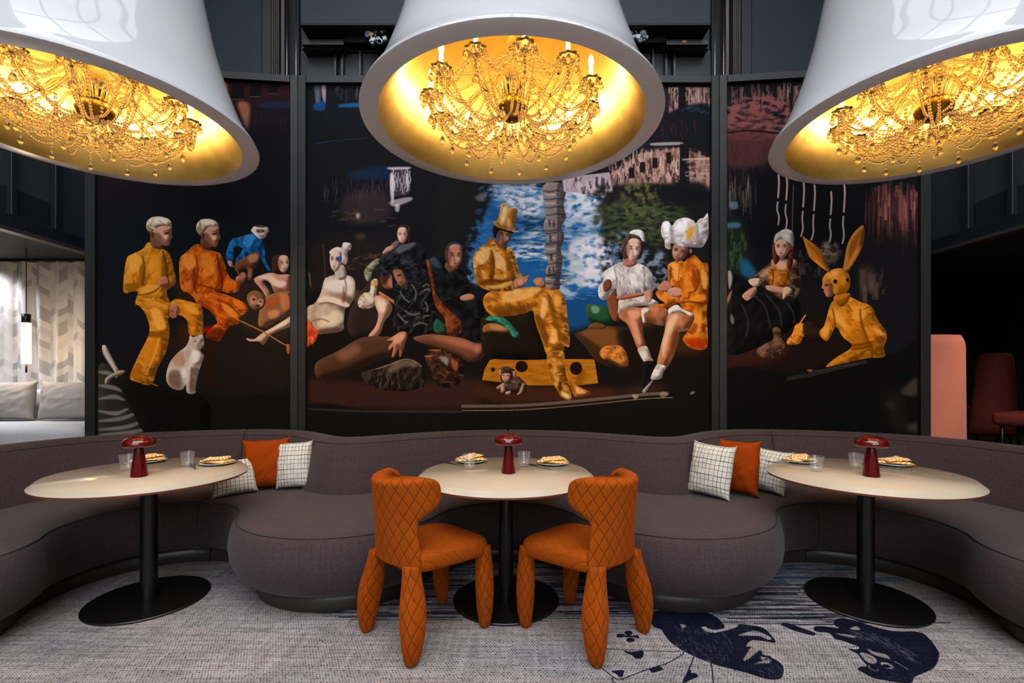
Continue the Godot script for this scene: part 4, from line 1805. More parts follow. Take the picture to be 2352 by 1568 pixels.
func p_grain(amount: float, sd: int) -> void:
	var r := RandomNumberGenerator.new()
	r.seed = sd
	var q := PackedFloat32Array()
	for i in 4099: q.append(r.randf_range(-amount, amount))
	for i in P_w * P_h:
		var g := q[i % 4099]
		var o := i * 3
		P_c[o] += g * (0.35 + P_c[o])
		P_c[o + 1] += g * (0.35 + P_c[o + 1])
		P_c[o + 2] += g * (0.35 + P_c[o + 2])

func bs(c: String, a: Array) -> void:         # the same with straight edges
	P_clip = p_mask(p_points(a, true, false), 0.0)
	p_lay(P_clip, ink(c), 1.0, false)

func s(c: String, alpha: float, feather: float, a: Array) -> void:   # soft shade inside the last shape
	p_lay(p_mask(p_points(a, true, true), feather * 0.7 * P_scale), ink(c), alpha, true)

func x(c: String, alpha: float, feather: float, a: Array) -> void:   # soft shade anywhere
	p_lay(p_mask(p_points(a, true, true), feather * P_scale), ink(c), alpha, false)

func ribbon(a: Array, width: float) -> PackedVector2Array:
	var pts := p_points(a, false, true)
	var w := width * P_scale * 0.5
	var left := PackedVector2Array()
	var right := PackedVector2Array()
	for i in pts.size():
		var d := (pts[mini(i + 1, pts.size() - 1)] - pts[maxi(i - 1, 0)]).normalized()
		var nn := Vector2(-d.y, d.x) * w
		left.append(pts[i] + nn)
		right.append(pts[i] - nn)
	right.reverse()
	left.append_array(right)
	return left

func l(c: String, alpha: float, width: float, a: Array) -> void:     # a line anywhere
	p_lay(p_mask(ribbon(a, width), 0.0), ink(c), alpha, false)

func lc(c: String, alpha: float, width: float, feather: float, a: Array) -> void:  # a line inside the last shape
	p_lay(p_mask(ribbon(a, width), feather * P_scale), ink(c), alpha, true)

func oval(cx: float, cy: float, rx: float, ry: float, rot := 0.0) -> Array:
	var out := []
	for i in 12:
		var t := TAU * i / 12.0
		var q := Vector2(cos(t) * rx, sin(t) * ry).rotated(rot)
		out.append(cx + q.x)
		out.append(cy + q.y)
	return out

# creases of cloth: noise bands of a light and a dark tone inside the last shape
func folds(light: String, dark: String, amount: float, fx: float, fy: float, sd: int, turn := 0.0) -> void:
	var n := FastNoiseLite.new()
	n.seed = sd
	n.noise_type = FastNoiseLite.TYPE_SIMPLEX
	n.fractal_type = FastNoiseLite.FRACTAL_FBM
	n.fractal_octaves = 2
	n.frequency = 0.02
	if amount >= 0.45:
		wrinkles(light, dark, fx, fy, sd, turn)
	var cl := ink(light)
	var cd := ink(dark)
	var m: PackedFloat32Array = P_clip.m
	var w: int = P_clip.w
	var ct := cos(turn)
	var st := sin(turn)
	var ch: int = P_clip.h
	for j in ch:
		var at: int = ((P_clip.y + j) * P_w + P_clip.x) * 3
		for i in w:
			var a := m[j * w + i]
			if a > 0.003:
				var xx := i * ct + j * st
				var yy := j * ct - i * st
				var v := n.get_noise_2d(xx * fx * 1.9 / P_scale, yy * fy * 1.9 / P_scale) * 1.8
				var c := cl if v > 0.0 else cd
				a *= minf(absf(v), 1.0) * amount * 0.75
				var o := at + i * 3
				P_c[o] += (c.r - P_c[o]) * a
				P_c[o + 1] += (c.g - P_c[o + 1]) * a
				P_c[o + 2] += (c.b - P_c[o + 2]) * a

# creases: pairs of soft light and dark strokes inside the last shape
func wrinkles(light: String, dark: String, fx: float, fy: float, sd: int, turn: float) -> void:
	var r := RandomNumberGenerator.new()
	r.seed = sd
	var w: int = P_clip.w
	var h: int = P_clip.h
	var m: PackedFloat32Array = P_clip.m
	var area := 0.0
	for i in range(0, m.size(), 7): area += m[i] * 7.0
	var count := int(clampf(area / (P_scale * P_scale) / 95.0, 3, 90))
	var lean := turn + (0.0 if absf(fx - fy) < 0.15 else (0.0 if fy > fx else PI / 2.0))
	for i in count:
		var p := Vector2(r.randi() % maxi(w, 1), r.randi() % maxi(h, 1))
		if m[int(p.y) * w + int(p.x)] < 0.5:
			continue
		p += Vector2(P_clip.x, P_clip.y)
		var a := lean + r.randf_range(-0.9, 0.9)
		var ln := r.randf_range(6.0, 20.0) * P_scale
		var d := Vector2(cos(a), sin(a)) * ln * 0.5
		var q := Vector2(-d.y, d.x) * r.randf_range(-0.35, 0.35)
		var side := Vector2(-d.y, d.x).normalized() * P_scale * 1.9
		if side.y > 0.0: side = -side
		var wd := r.randf_range(1.6, 3.6) * P_scale
		for k in 2:
			var o := p + (side if k == 0 else -side * 0.6)
			var line := smooth(PackedVector2Array([o - d, o + q, o + d]), 4)
			var up := PackedVector2Array()
			var dn := PackedVector2Array()
			for j in line.size():
				var tt := (line[mini(j + 1, line.size() - 1)] - line[maxi(j - 1, 0)]).normalized()
				var nn := Vector2(-tt.y, tt.x) * wd * 0.5 * sin(PI * (j + 0.5) / line.size())
				up.append(line[j] + nn)
				dn.append(line[j] - nn)
			dn.reverse()
			up.append_array(dn)
			p_lay(p_mask(up, 2.0 * P_scale), ink(light if k == 0 else dark), r.randf_range(0.5, 1.0), true)

# a hand: fingers as short tapering strokes fanning from a palm
func fingers(px: float, py: float, len: float, ang: float, spread: float, skin: String, shade: String) -> void:
	for i in 4:
		var a := ang + (i - 1.5) * spread
		var k: float = len * [0.85, 1.0, 0.97, 0.78][i]
		var d := Vector2(cos(a), sin(a))
		var o := Vector2(px, py) + Vector2(-d.y, d.x) * (i - 1.5) * len * 0.24
		var e := o + d * k
		var m := o + d * k * 0.55 + Vector2(-d.y, d.x) * k * 0.06
		l(shade, 0.8, len * 0.34 / P_zoom[2], [o.x, o.y + 1.0, m.x, m.y + 2.0, e.x, e.y + 2.0])
		l(skin, 0.95, len * 0.24 / P_zoom[2], [o.x, o.y, m.x, m.y, e.x, e.y])

# a painted face: middle, half width, half height, turn (-1 left .. 1 right), light side as sign, colours
func face(cx: float, cy: float, w: float, h: float, turn: float, tilt: float, skin: String, shade: String, lip: String) -> void:
	var pts := []
	for q in [[-0.95, -0.35], [-0.7, -0.9], [0, -1.08], [0.7, -0.9], [0.95, -0.35], [0.88, 0.25], [0.55, 0.8], [0.1, 1.08], [-0.15, 1.06], [-0.6, 0.78], [-0.9, 0.25]]:
		var v := Vector2(q[0] * w, q[1] * h).rotated(tilt)
		pts.append(cx + v.x)
		pts.append(cy + v.y)
	b(skin, pts)
	var k := w / 20.0
	var at := func(u: float, v: float) -> Vector2:
		return Vector2(cx, cy) + Vector2((u + turn * 0.38 * (1.0 - 0.5 * u * u)) * w, v * h).rotated(tilt)
	var blot := func(c: String, al: float, fe: float, u: float, v: float, rx: float, ry: float) -> void:
		var o: Vector2 = at.call(u, v)
		s(c, al, fe, oval(o.x, o.y, rx * w, ry * h, tilt))
	# far cheek in shade, brow ridges, eyes, nose, lips
	var sh := -signf(turn) if absf(turn) > 0.05 else -1.0
	blot.call(shade, 0.75, 6, sh * 0.95, 0.15, 0.42, 0.95)
	blot.call(shade, 0.35, 5, 0.0, 0.95, 0.6, 0.22)
	for e in [-1.0, 1.0]:
		blot.call(shade, 0.6, 3, e * 0.42, -0.12, 0.26, 0.17)
		blot.call("d8c8bc", 0.55, 1, e * 0.42, -0.08, 0.17, 0.06)
		blot.call("1c0f0c", 0.9, 1, e * 0.42, -0.085, 0.085, 0.065)
		blot.call("1c0f0c", 0.7, 1, e * 0.42, -0.135, 0.19, 0.022)
		blot.call("241410", 0.75, 1, e * 0.44, -0.30, 0.24, 0.05)
	blot.call(shade, 0.5, 2, 0.14 * sh, 0.15, 0.09, 0.3)
	blot.call(shade, 0.6, 1.5, 0.0, 0.36, 0.16, 0.055)
	blot.call("f6d8c4", 0.45, 2, -0.06 * sh, 0.1, 0.06, 0.24)
	blot.call("f2cdb6", 0.4, 4, -sh * 0.45, 0.22, 0.24, 0.2)
	blot.call(lip, 0.85, 1, 0.0, 0.58, 0.24, 0.07)
	blot.call(shade, 0.7, 1, 0.0, 0.575, 0.26, 0.02)
	blot.call(shade, 0.45, 2, 0.0, 0.74, 0.2, 0.06)

# ==================================================================== the mural: three framed prints
# panel: inner lower corner (x, Z), direction along it, print from s0 to s1, heights
const MUR_LOW := 0.35
var mur_top := 0.0
var mur_print_top := 0.0

func panel_map(x0: float, z0: float, dx: float, dz: float, px: float, py: float) -> Vector2:
	# where a sight line meets the panel: metres along it and metres high
	var t := (px - 1176.0) / FOC
	var along := (t * z0 - x0) / (dx - t * dz)
	var depth := z0 + along * dz
	return Vector2(along, EYE + (863.0 - py) / FOC * depth)

func build_mural() -> void:
	mur_top = px_y(178, 4.6)
	mur_print_top = px_y(195, 4.6)
	var pl := Vector2(-3.909, 4.41) - Vector2(-2.043, 4.6)
	var pr := Vector2(3.832, 4.41) - Vector2(1.978, 4.6)
	var defs := [
		["left mural panel showing two men in yellow and orange, and a white cat", Vector2(-2.043, 4.6), pl, "left"],
		["wide middle mural panel showing a gold-suited figure among people in a boat", Vector2(-2.041, 4.6), Vector2(4.016, 0.0), "middle"],
		["right mural panel showing a yellow rabbit-hooded figure and a seated woman", Vector2(1.978, 4.6), pr, "right"]]
	for k in 3:
		var d: Array = defs[k]
		var o: Vector2 = d[1]
		var len: float = d[2].length()
		var u: Vector2 = d[2] / len
		var t := thing("mural_panel", d[0], "mural", W(o.x, 0, o.y), 0.0, "panels of the mural")
		var ax := Vector3(u.x, 0, -u.y)          # along the panel
		var nrm := Vector3(0, 0, 1)
		nrm = Vector3.UP.cross(ax).normalized() * (1.0 if ax.x < 0 else -1.0)
		if nrm.z < 0: nrm = -nrm
		var in0 := 0.075
		var in1 := len - (0.075 if k == 1 else 0.088)
		# texel density: about 1.15 for one pixel of the picture at Z = 4.6
		var dens := 275.0
		var w := int((in1 - in0) * dens)
		var h := int((mur_print_top - MUR_LOW) * dens)
		P_scale = dens * 4.6 / FOC
		var flip: bool = k == 0
		P_at = func(px: float, py: float) -> Vector2:
			var q := panel_map(o.x, o.y, u.x, u.y, px, py)
			var sx := (q.x - in0) * dens
			return Vector2(w - sx if flip else sx, (mur_print_top - q.y) * dens)
		p_new(w, h, Color("161518"))
		zoom(0, 0, 1)
		P_round = 0.8
		if k == 0: paint_left()
		elif k == 1: paint_middle()
		else: paint_right()
		P_round = 0.0
		p_grain(0.035, 60 + k)
		var m := mat(Color(1, 1, 1), 0.62)
		m.albedo_texture = p_texture()
		m.texture_repeat = false
		m.metallic_specular = 0.12
		# print: a thin board
		var st := begin()
		st.set_smooth_group(-1)
		var a := ax * in0 + Vector3(0, MUR_LOW, 0)
		var bb := ax * in1 + Vector3(0, MUR_LOW, 0)
		var up := Vector3(0, mur_print_top - MUR_LOW, 0)
		if flip:
			quad_uv(st, [bb, a, a + up, bb + up], [Vector2(0, 1), Vector2(1, 1), Vector2(1, 0), Vector2(0, 0)])
		else:
			quad_uv(st, [a, bb, bb + up, a + up], [Vector2(0, 1), Vector2(1, 1), Vector2(1, 0), Vector2(0, 0)])
		part("print", finish(st), m, t)
		st = begin()
		var bas := Basis(ax, Vector3.UP, nrm)
		if bas.determinant() < 0: bas = Basis(-ax, Vector3.UP, nrm)
		box(st, ax * (len / 2) + Vector3(0, (mur_top + MUR_LOW) / 2, 0) - nrm * 0.03, Vector3(len - 0.02, mur_top - MUR_LOW, 0.04), bas)
		part("backing_board", finish(st), M.black_metal, t)
		# frame
		for q in [[0.0, in0], [in1, len]]:
			st = begin()
			box(st, ax * ((q[0] + q[1]) / 2) + Vector3(0, mur_top / 2, 0) + nrm * 0.005, Vector3(q[1] - q[0] - 0.004, mur_top, 0.07), bas, 0.004)
			part("frame_stile", finish(st), M.frame_oak, t)
		for q in [[mur_print_top, mur_top], [0.1, MUR_LOW]]:
			st = begin()
			box(st, ax * ((in0 + in1) / 2) + Vector3(0, (q[0] + q[1]) / 2, 0) + nrm * 0.004, Vector3(in1 - in0, q[1] - q[0], 0.068), bas, 0.004)
			part("frame_rail", finish(st), M.frame_oak, t)

# wavering reflections on water: streaks of a colour in a field
func streaks(c: String, alpha: float, x0: float, y0: float, x1: float, y1: float, count: int, tall: bool, sd: int, lo := 6.0, hi := 40.0, wd := 2.0) -> void:
	var r := RandomNumberGenerator.new()
	r.seed = sd
	for i in count:
		var px := r.randf_range(x0, x1)
		var py := r.randf_range(y0, y1)
		var ln := r.randf_range(lo, hi)
		var wob := r.randf_range(-2.5, 2.5)
		var ww := wd * r.randf_range(0.6, 1.5)
		var al := alpha * r.randf_range(0.4, 1.0)
		if tall:
			l(c, al, ww, [px, py, px + wob, py + ln * 0.3, px - wob, py + ln * 0.65, px + wob * 0.5, py + ln])
		else:
			l(c, al, ww, [px, py, px + ln * 0.35, py + wob, px + ln * 0.7, py - wob * 0.6, px + ln, py])

func paint_left() -> void:
	# backdrop
	x("1d151a", 0.9, 60, [210, 170, 330, 150, 700, 180, 700, 480, 210, 480])
	x("15161a", 0.9, 60, [210, 470, 680, 440, 680, 700, 210, 760])
	bs("2a1517", [500, 150, 680, 150, 680, 250, 500, 240])
	x("b4653f", 0.9, 4, [496, 190, 520, 190, 524, 240, 512, 242])
	for q in [[532, 196, 560, 228], [574, 194, 600, 222], [615, 196, 640, 215]]:
		bs("120e12", [q[0], q[1], q[2], q[1], q[2], q[3], q[0], q[3]])
		l("6a5050", 0.6, 2, [q[0], q[3], q[2], q[3]])
	x("a8674a", 0.8, 6, [546, 236, 570, 236, 574, 262, 568, 300, 556, 270])
	x("1d2740", 0.8, 5, [600, 235, 680, 232, 680, 245, 600, 248])
	streaks("3c2026", 0.5, 520, 250, 660, 330, 20, true, 4, 10, 40, 3)
	x("121114", 0.9, 30, [380, 330, 670, 300, 670, 480, 380, 480])
	zoom(200, 400, 2.571)
	# boat: dark hull and deck
	x("15110f", 1.0, 8, [170, 1190, 420, 1240, 760, 1330, 1210, 1290, 1210, 1640, 60, 1640, 60, 1180])
	x("221814", 0.9, 14, [520, 900, 900, 900, 1210, 1000, 1210, 1250, 760, 1290, 480, 1240])
	x("2c1d16", 0.9, 12, [510, 640, 600, 640, 620, 760, 560, 800])
	x("32211a", 0.8, 14, [860, 640, 1060, 650, 1210, 700, 1210, 960, 900, 900])
	# ripples at the lower left
	b("2a2624", [66, 1140, 160, 1150, 200, 1230, 260, 1340, 380, 1530, 60, 1545])
	for q in [[70, 1160, 130, 1172, 190, 1200], [70, 1240, 150, 1255, 215, 1280], [72, 1320, 160, 1310, 220, 1330], [70, 1390, 170, 1410, 240, 1385], [75, 1450, 200, 1440, 290, 1410], [80, 1500, 230, 1490, 330, 1455], [90, 1530, 250, 1522, 360, 1500]]:
		s("8a817b", 0.75, 3, [q[0], q[1], q[2], q[3] - 12, q[4], q[5] - 6, q[4], q[5] + 6, q[2], q[3] + 14, q[0], q[1] + 10])
	b("100e0e", [185, 1190, 420, 1242, 700, 1320, 700, 1560, 385, 1560, 250, 1350])
	# stem post of the boat
	b("c9bdb0", [92, 1012, 112, 1010, 134, 1050, 175, 1130, 190, 1160, 175, 1175, 140, 1130, 98, 1060])
	s("6f5f52", 0.7, 3, [92, 1030, 120, 1085, 165, 1160, 150, 1150, 100, 1060])
	b("a88f7a", [110, 1205, 150, 1175, 200, 1155, 230, 1162, 200, 1185, 150, 1200, 112, 1240])
	# --- man in yellow
	b("3a2318", [370, 330, 420, 360, 470, 430, 440, 470, 400, 430])
	b("cf8a14", [365, 400, 410, 430, 445, 440, 480, 460, 500, 500, 525, 610, 520, 650, 470, 690, 490, 770, 400, 760, 290, 770, 300, 690, 225, 700, 216, 640, 235, 500, 270, 470, 330, 440])
	folds("f0b63c", "8a5205", 0.5, 1.6, 0.7, 5, 0.5)
	s("f2bb45", 0.8, 6, [250, 480, 300, 470, 330, 520, 290, 580, 250, 560])
	s("7c4a06", 0.75, 6, [330, 520, 350, 620, 330, 680, 310, 600])
	s("6e3f05", 0.7, 6, [450, 470, 475, 560, 470, 690, 440, 600])
	s("e8a72c", 0.7, 5, [370, 480, 430, 480, 430, 560, 380, 600])
	s("eab035", 0.8, 5, [330, 660, 420, 650, 430, 680, 330, 715])
	s("7a4806", 0.7, 4, [226, 650, 300, 640, 330, 650, 260, 700])
	lc("5a3204", 0.9, 3, 2, [330, 480, 342, 560, 330, 640, 345, 655])
	lc("5a3204", 0.9, 3, 2, [262, 700, 320, 712, 400, 690, 430, 665])
	lc("4a2803", 0.9, 3, 2, [448, 450, 470, 540, 478, 620, 482, 690])
	lc("5a3204", 0.8, 2, 1, [375, 405, 400, 432, 440, 445])
	lc("6a3c04", 0.8, 3, 2, [300, 735, 390, 748, 490, 745])
	b("c98414", [290, 740, 420, 730, 480, 760, 530, 735, 640, 760, 680, 790, 686, 900, 684, 945, 605, 945, 590, 860, 540, 830, 480, 850, 490, 920, 470, 1040, 420, 1140, 380, 1240, 300, 1225, 255, 1195, 300, 1080, 370, 930, 345, 820])
	folds("f0b43a", "8a4f05", 0.5, 0.7, 1.5, 8, 0.3)
	s("f2ba45", 0.85, 6, [380, 790, 430, 800, 470, 900, 420, 920, 390, 860])
	s("7a4404", 0.8, 6, [365, 930, 480, 925, 480, 960, 370, 960])
	s("efb039", 0.8, 6, [560, 760, 640, 780, 665, 830, 610, 810])
	s("7a4204", 0.7, 6, [560, 850, 600, 870, 600, 940, 575, 900])
	s("d98a1a", 0.8, 8, [340, 990, 440, 1000, 400, 1120, 330, 1100])
	s("9a5a08", 0.7, 6, [260, 1190, 300, 1110, 330, 1150, 320, 1220])
	lc("5a3204", 0.85, 3, 2, [488, 770, 490, 840, 560, 850, 600, 880])
	lc("f4c458", 0.7, 3, 2, [430, 960, 400, 1060, 350, 1180])
	b("b8763f", [380, 1232, 430, 1248, 400, 1245])
	b("c08060", [420, 625, 455, 600, 482, 620, 478, 650, 440, 665, 425, 655])
	s("6a3a24", 0.7, 4, [430, 655, 478, 640, 470, 668, 435, 670])
	fingers(455, 632, 26, -0.5, 0.16, "c88e6c", "5a3020")
	b("b07a55", [492, 775, 535, 770, 545, 800, 525, 840, 505, 845, 492, 815])
	s("5a3320", 0.7, 4, [492, 800, 510, 850, 530, 840, 515, 810])
	fingers(512, 815, 34, 1.75, 0.14, "b8805a", "4a281a")
	b("7a4a34", [385, 350, 450, 390, 450, 440, 390, 430, 375, 390])
	b("d6a684", [385, 320, 490, 300, 502, 330, 497, 352, 505, 368, 494, 384, 488, 412, 470, 422, 430, 405, 395, 370])
	s("6a4028", 0.75, 7, [385, 350, 430, 350, 450, 400, 470, 425, 410, 410])
	s("241310", 0.8, 2, [458, 345, 482, 340, 480, 352, 460, 355])
	s("7a3f30", 0.9, 2, [478, 384, 496, 382, 490, 394, 476, 393])
	l("2a1510", 0.9, 1.3, [452, 338, 474, 331, 492, 335])
	l("1c0f0c", 0.95, 1.6, [462, 350, 474, 346, 486, 350])
	l("8a5a44", 0.8, 1.3, [494, 340, 503, 366, 493, 378])
	l("5a2820", 0.95, 1.5, [478, 391, 496, 388])
	s("8a5a44", 0.7, 5, [410, 360, 450, 372, 480, 405, 470, 425, 420, 405])
	s("f0c8a4", 0.6, 4, [455, 360, 480, 358, 478, 378, 458, 380])
	b("d8c0a0", [350, 310, 358, 275, 390, 252, 440, 250, 485, 265, 500, 290, 495, 306, 440, 305, 395, 330, 378, 345, 360, 330])
	s("f2e2c8", 0.8, 5, [390, 260, 460, 260, 480, 285, 420, 290])
	s("8a6a4a", 0.8, 5, [352, 310, 380, 290, 385, 330, 365, 340])
	wrinkles("f6ead2", "8a6c48", 1.0, 1.0, 501, 1.2)
	b("6a3f2c", [372, 340, 392, 338, 396, 365, 382, 372])
	# --- man in orange
	b("c4560e", [650, 410, 700, 440, 740, 450, 790, 470, 810, 520, 840, 600, 880, 630, 905, 640, 890, 690, 830, 700, 790, 690, 770, 720, 750, 780, 660, 750, 600, 700, 560, 680, 546, 600, 548, 500, 580, 465])
	folds("ee8a2e", "7a2a06", 0.5, 1.5, 0.8, 15, 0.4)
	s("f0923a", 0.85, 6, [570, 470, 630, 480, 650, 540, 600, 560, 565, 520])
	s("6a2206", 0.75, 6, [640, 540, 650, 640, 630, 690, 620, 600])
	s("ef8c30", 0.7, 6, [670, 470, 740, 480, 760, 560, 700, 600])
	s("70260a", 0.7, 6, [790, 520, 810, 620, 790, 690, 770, 600])
	s("e06a16", 0.8, 5, [820, 620, 885, 640, 870, 680, 800, 680])
	lc("5a1c04", 0.9, 3, 2, [645, 490, 655, 580, 635, 660, 660, 700, 740, 720])
	lc("4a1604", 0.9, 3, 2, [768, 470, 785, 560, 800, 640, 790, 690])
	lc("5a1c04", 0.8, 2, 1, [660, 412, 690, 440, 735, 452])
	lc("5a1c04", 0.8, 3, 2, [650, 650, 720, 665, 780, 690])
	b("c2520c", [640, 700, 780, 700, 850, 720, 930, 760, 950, 800, 900, 850, 895, 880, 840, 900, 800, 960, 770, 985, 700, 960, 740, 900, 770, 870, 720, 800, 650, 760])
	folds("ec8326", "742406", 0.5, 0.8, 1.4, 18, 0.4)
	s("ef8a2c", 0.8, 6, [800, 760, 880, 800, 890, 850, 830, 830])
	s("e87a1e", 0.8, 5, [860, 730, 930, 770, 930, 800, 880, 780])
	s("5a1c06", 0.8, 8, [690, 940, 790, 900, 800, 960, 740, 1000])
	s("7a2408", 0.7, 6, [650, 740, 740, 790, 760, 850, 700, 800])
	lc("561a04", 0.85, 3, 2, [770, 740, 840, 770, 900, 830])
	x("a81c10", 0.7, 5, [690, 905, 740, 900, 735, 930, 700, 935])
	b("b87a58", [878, 612, 905, 590, 930, 582, 938, 610, 920, 640, 890, 645])
	s("5a3018", 0.7, 4, [880, 630, 910, 620, 915, 645, 890, 650])
	fingers(915, 602, 28, -0.9, 0.2, "c88c66", "5a3018")
	b("6e3c26", [690, 360, 740, 390, 745, 440, 700, 435, 670, 405])
	b("d6a684", [680, 320, 770, 305, 780, 335, 776, 355, 790, 372, 778, 388, 770, 418, 750, 428, 715, 400, 690, 370])
	s("6a4028", 0.75, 7, [680, 345, 720, 355, 740, 410, 755, 430, 700, 405])
	s("241310", 0.8, 2, [742, 348, 764, 344, 762, 356, 744, 358])
	s("7a3f30", 0.9, 2, [760, 388, 778, 386, 774, 398, 758, 397])
	l("2a1510", 0.9, 1.3, [736, 342, 756, 335, 772, 339])
	l("1c0f0c", 0.95, 1.6, [745, 354, 756, 350, 768, 354])
	l("8a5a44", 0.8, 1.3, [776, 345, 788, 371, 777, 383])
	l("5a2820", 0.95, 1.5, [760, 395, 777, 392])
	s("8a5a44", 0.7, 5, [700, 365, 735, 380, 762, 410, 750, 430, 712, 402])
	s("f0c8a4", 0.6, 4, [738, 364, 762, 362, 760, 384, 742, 385])
	b("dcc6a6", [645, 320, 652, 288, 680, 265, 730, 264, 765, 280, 778, 300, 770, 308, 720, 310, 690, 345, 672, 360, 652, 340])
	s("f4e6cc", 0.8, 5, [680, 275, 740, 275, 755, 295, 700, 300])
	s("8a6a4a", 0.8, 5, [646, 320, 670, 300, 680, 345, 660, 350])
	wrinkles("f6ead2", "8a6c48", 1.0, 1.0, 502, 1.2)
	b("6a3f2c", [672, 350, 690, 348, 694, 375, 680, 380])
	# long legs in shade below
	x("3a1c10", 0.7, 10, [540, 900, 590, 900, 600, 1000, 560, 1040])
	x("2a130c", 0.8, 12, [690, 990, 760, 980, 770, 1180, 720, 1250, 680, 1150])
	# --- monkey in a blue jacket
	b("155a9c", [960, 352, 1000, 350, 1030, 380, 1050, 440, 1052, 500, 1085, 560, 1070, 570, 1030, 500, 1010, 465, 950, 480, 890, 520, 880, 500, 920, 440, 870, 430, 860, 510, 830, 512, 822, 465, 850, 390, 900, 370])
	folds("2f8fd0", "0b2c52", 0.55, 1.2, 1.2, 25, 0.6)
	s("3a9ada", 0.7, 4, [940, 360, 990, 370, 960, 430, 920, 410])
	b("6a3c26", [880, 520, 950, 480, 1000, 460, 1022, 480, 1010, 520, 990, 560, 975, 600, 985, 625, 950, 622, 945, 560, 900, 570, 878, 545])
	s("c08a68", 0.8, 5, [955, 480, 1010, 470, 1005, 510, 960, 520])
	s("b07a5a", 0.7, 4, [955, 560, 975, 560, 970, 610, 950, 600])
	b("c89a80", [830, 512, 855, 515, 862, 540, 845, 545])
	l("8a5a34", 0.9, 3, [855, 530, 880, 560, 905, 600])
	b("e8d8cc", [975, 318, 990, 305, 1020, 300, 1050, 305, 1068, 315, 1074, 335, 1062, 350, 1055, 368, 1030, 382, 1005, 370, 985, 350, 970, 335])
	s("2c2024", 0.9, 3, [985, 302, 1030, 296, 1062, 305, 1050, 314, 1010, 312])
	s("6a4a44", 0.8, 3, [1000, 325, 1050, 325, 1045, 345, 1005, 345])
	s("1c1212", 0.9, 1.5, [1008, 330, 1018, 330, 1018, 338, 1008, 338])
	s("1c1212", 0.9, 1.5, [1034, 330, 1044, 330, 1044, 338, 1034, 338])
	s("5a3a36", 0.8, 2, [1015, 358, 1042, 358, 1040, 364, 1016, 364])
	# --- seated girl at the panel's edge
	b("3a2216", [1092, 500, 1110, 478, 1150, 472, 1190, 485, 1195, 520, 1170, 540, 1140, 580, 1105, 590, 1090, 550])
	wrinkles("7a5034", "1a0e08", 0.5, 1.0, 509, 1.4)
	b("c9977a", [985, 620, 1040, 590, 1090, 580, 1130, 590, 1210, 600, 1210, 700, 1160, 690, 1110, 700, 1080, 640, 1040, 630, 1080, 700, 1070, 740, 1030, 680])
	s("efd0b8", 0.8, 6, [1000, 610, 1080, 590, 1120, 620, 1180, 640, 1130, 670, 1060, 620])
	s("7a4a34", 0.7, 6, [1100, 660, 1150, 680, 1120, 710, 1080, 690])
	face(1160, 528, 34, 48, 0.45, 0.0, "dcae92", "8a5640", "a4483c")
	b("8a5a3a", [1040, 740, 1110, 700, 1170, 690, 1210, 700, 1210, 830, 1150, 850, 1060, 900, 1010, 880])
	s("c8854a", 0.8, 7, [1130, 710, 1190, 710, 1200, 780, 1160, 800])
	s("a8501c", 0.8, 7, [1050, 760, 1120, 710, 1140, 740, 1080, 800])
	s("d89a6a", 0.7, 6, [1070, 810, 1130, 800, 1130, 840, 1080, 850])
	# lion-like mask
	b("7a5236", [945, 720, 970, 690, 1010, 688, 1045, 715, 1055, 755, 1030, 795, 990, 800, 955, 770])
	s("d8a878", 0.8, 5, [960, 730, 990, 715, 1000, 760, 970, 770])
	s("e0b48a", 0.8, 4, [1010, 740, 1040, 740, 1035, 775, 1005, 780])
	s("1c0f0a", 0.9, 2, oval(985, 738, 9, 7))
	s("1c0f0a", 0.9, 2, oval(1025, 750, 8, 6))
	s("2a160e", 0.8, 2, oval(1010, 775, 12, 8))
	# reaching leg and rope
	b("c8a084", [940, 965, 985, 972, 1030, 940, 1100, 900, 1180, 850, 1212, 830, 1212, 890, 1140, 920, 1080, 950, 1050, 1000, 1030, 1000, 1010, 985, 960, 985])
	s("f0d8c0", 0.7, 6, [1060, 930, 1140, 880, 1200, 850, 1205, 870, 1120, 910])
	s("6a442f", 0.7, 5, [1000, 985, 1050, 980, 1100, 940, 1200, 890, 1190, 910, 1060, 1000])
	l("9a6434", 0.95, 3, [895, 860, 960, 890, 1060, 940, 1140, 990, 1200, 1020])
	l("c88a4a", 0.6, 1, [895, 858, 960, 887, 1060, 937, 1140, 987, 1198, 1016])
	b("b0582a", [1180, 1000, 1205, 1015, 1200, 1060, 1180, 1050])
	# --- white cat
	b("cdbcb0", [600, 985, 610, 948, 625, 960, 660, 950, 682, 946, 690, 975, 690, 1010, 670, 1040, 690, 1070, 680, 1110, 665, 1150, 650, 1210, 640, 1270, 645, 1285, 620, 1295, 590, 1285, 585, 1240, 560, 1270, 510, 1265, 475, 1230, 470, 1180, 490, 1110, 540, 1050, 580, 1020])
	folds("f0e6de", "80604e", 0.4, 0.8, 0.8, 31, 0.2)
	s("b88a6e", 0.7, 8, [500, 1070, 560, 1050, 580, 1110, 530, 1140])
	s("6a4a3c", 0.75, 8, [480, 1190, 530, 1150, 560, 1200, 550, 1260, 500, 1260])
	s("f6eee8", 0.8, 6, [620, 1040, 670, 1050, 660, 1100, 620, 1110])
	s("5a3e34", 0.7, 4, [612, 1150, 630, 1150, 620, 1260, 610, 1260])
	s("f4eae2", 0.8, 5, [560, 1160, 585, 1150, 580, 1200, 562, 1190])
	s("2a1c18", 0.9, 1.5, oval(642, 985, 5, 4))
	s("2a1c18", 0.9, 1.5, oval(676, 982, 5, 4))
	s("a8685c", 0.9, 2, oval(664, 1002, 6, 5))
	s("8a6a60", 0.7, 2, [640, 1012, 685, 1010, 670, 1020])

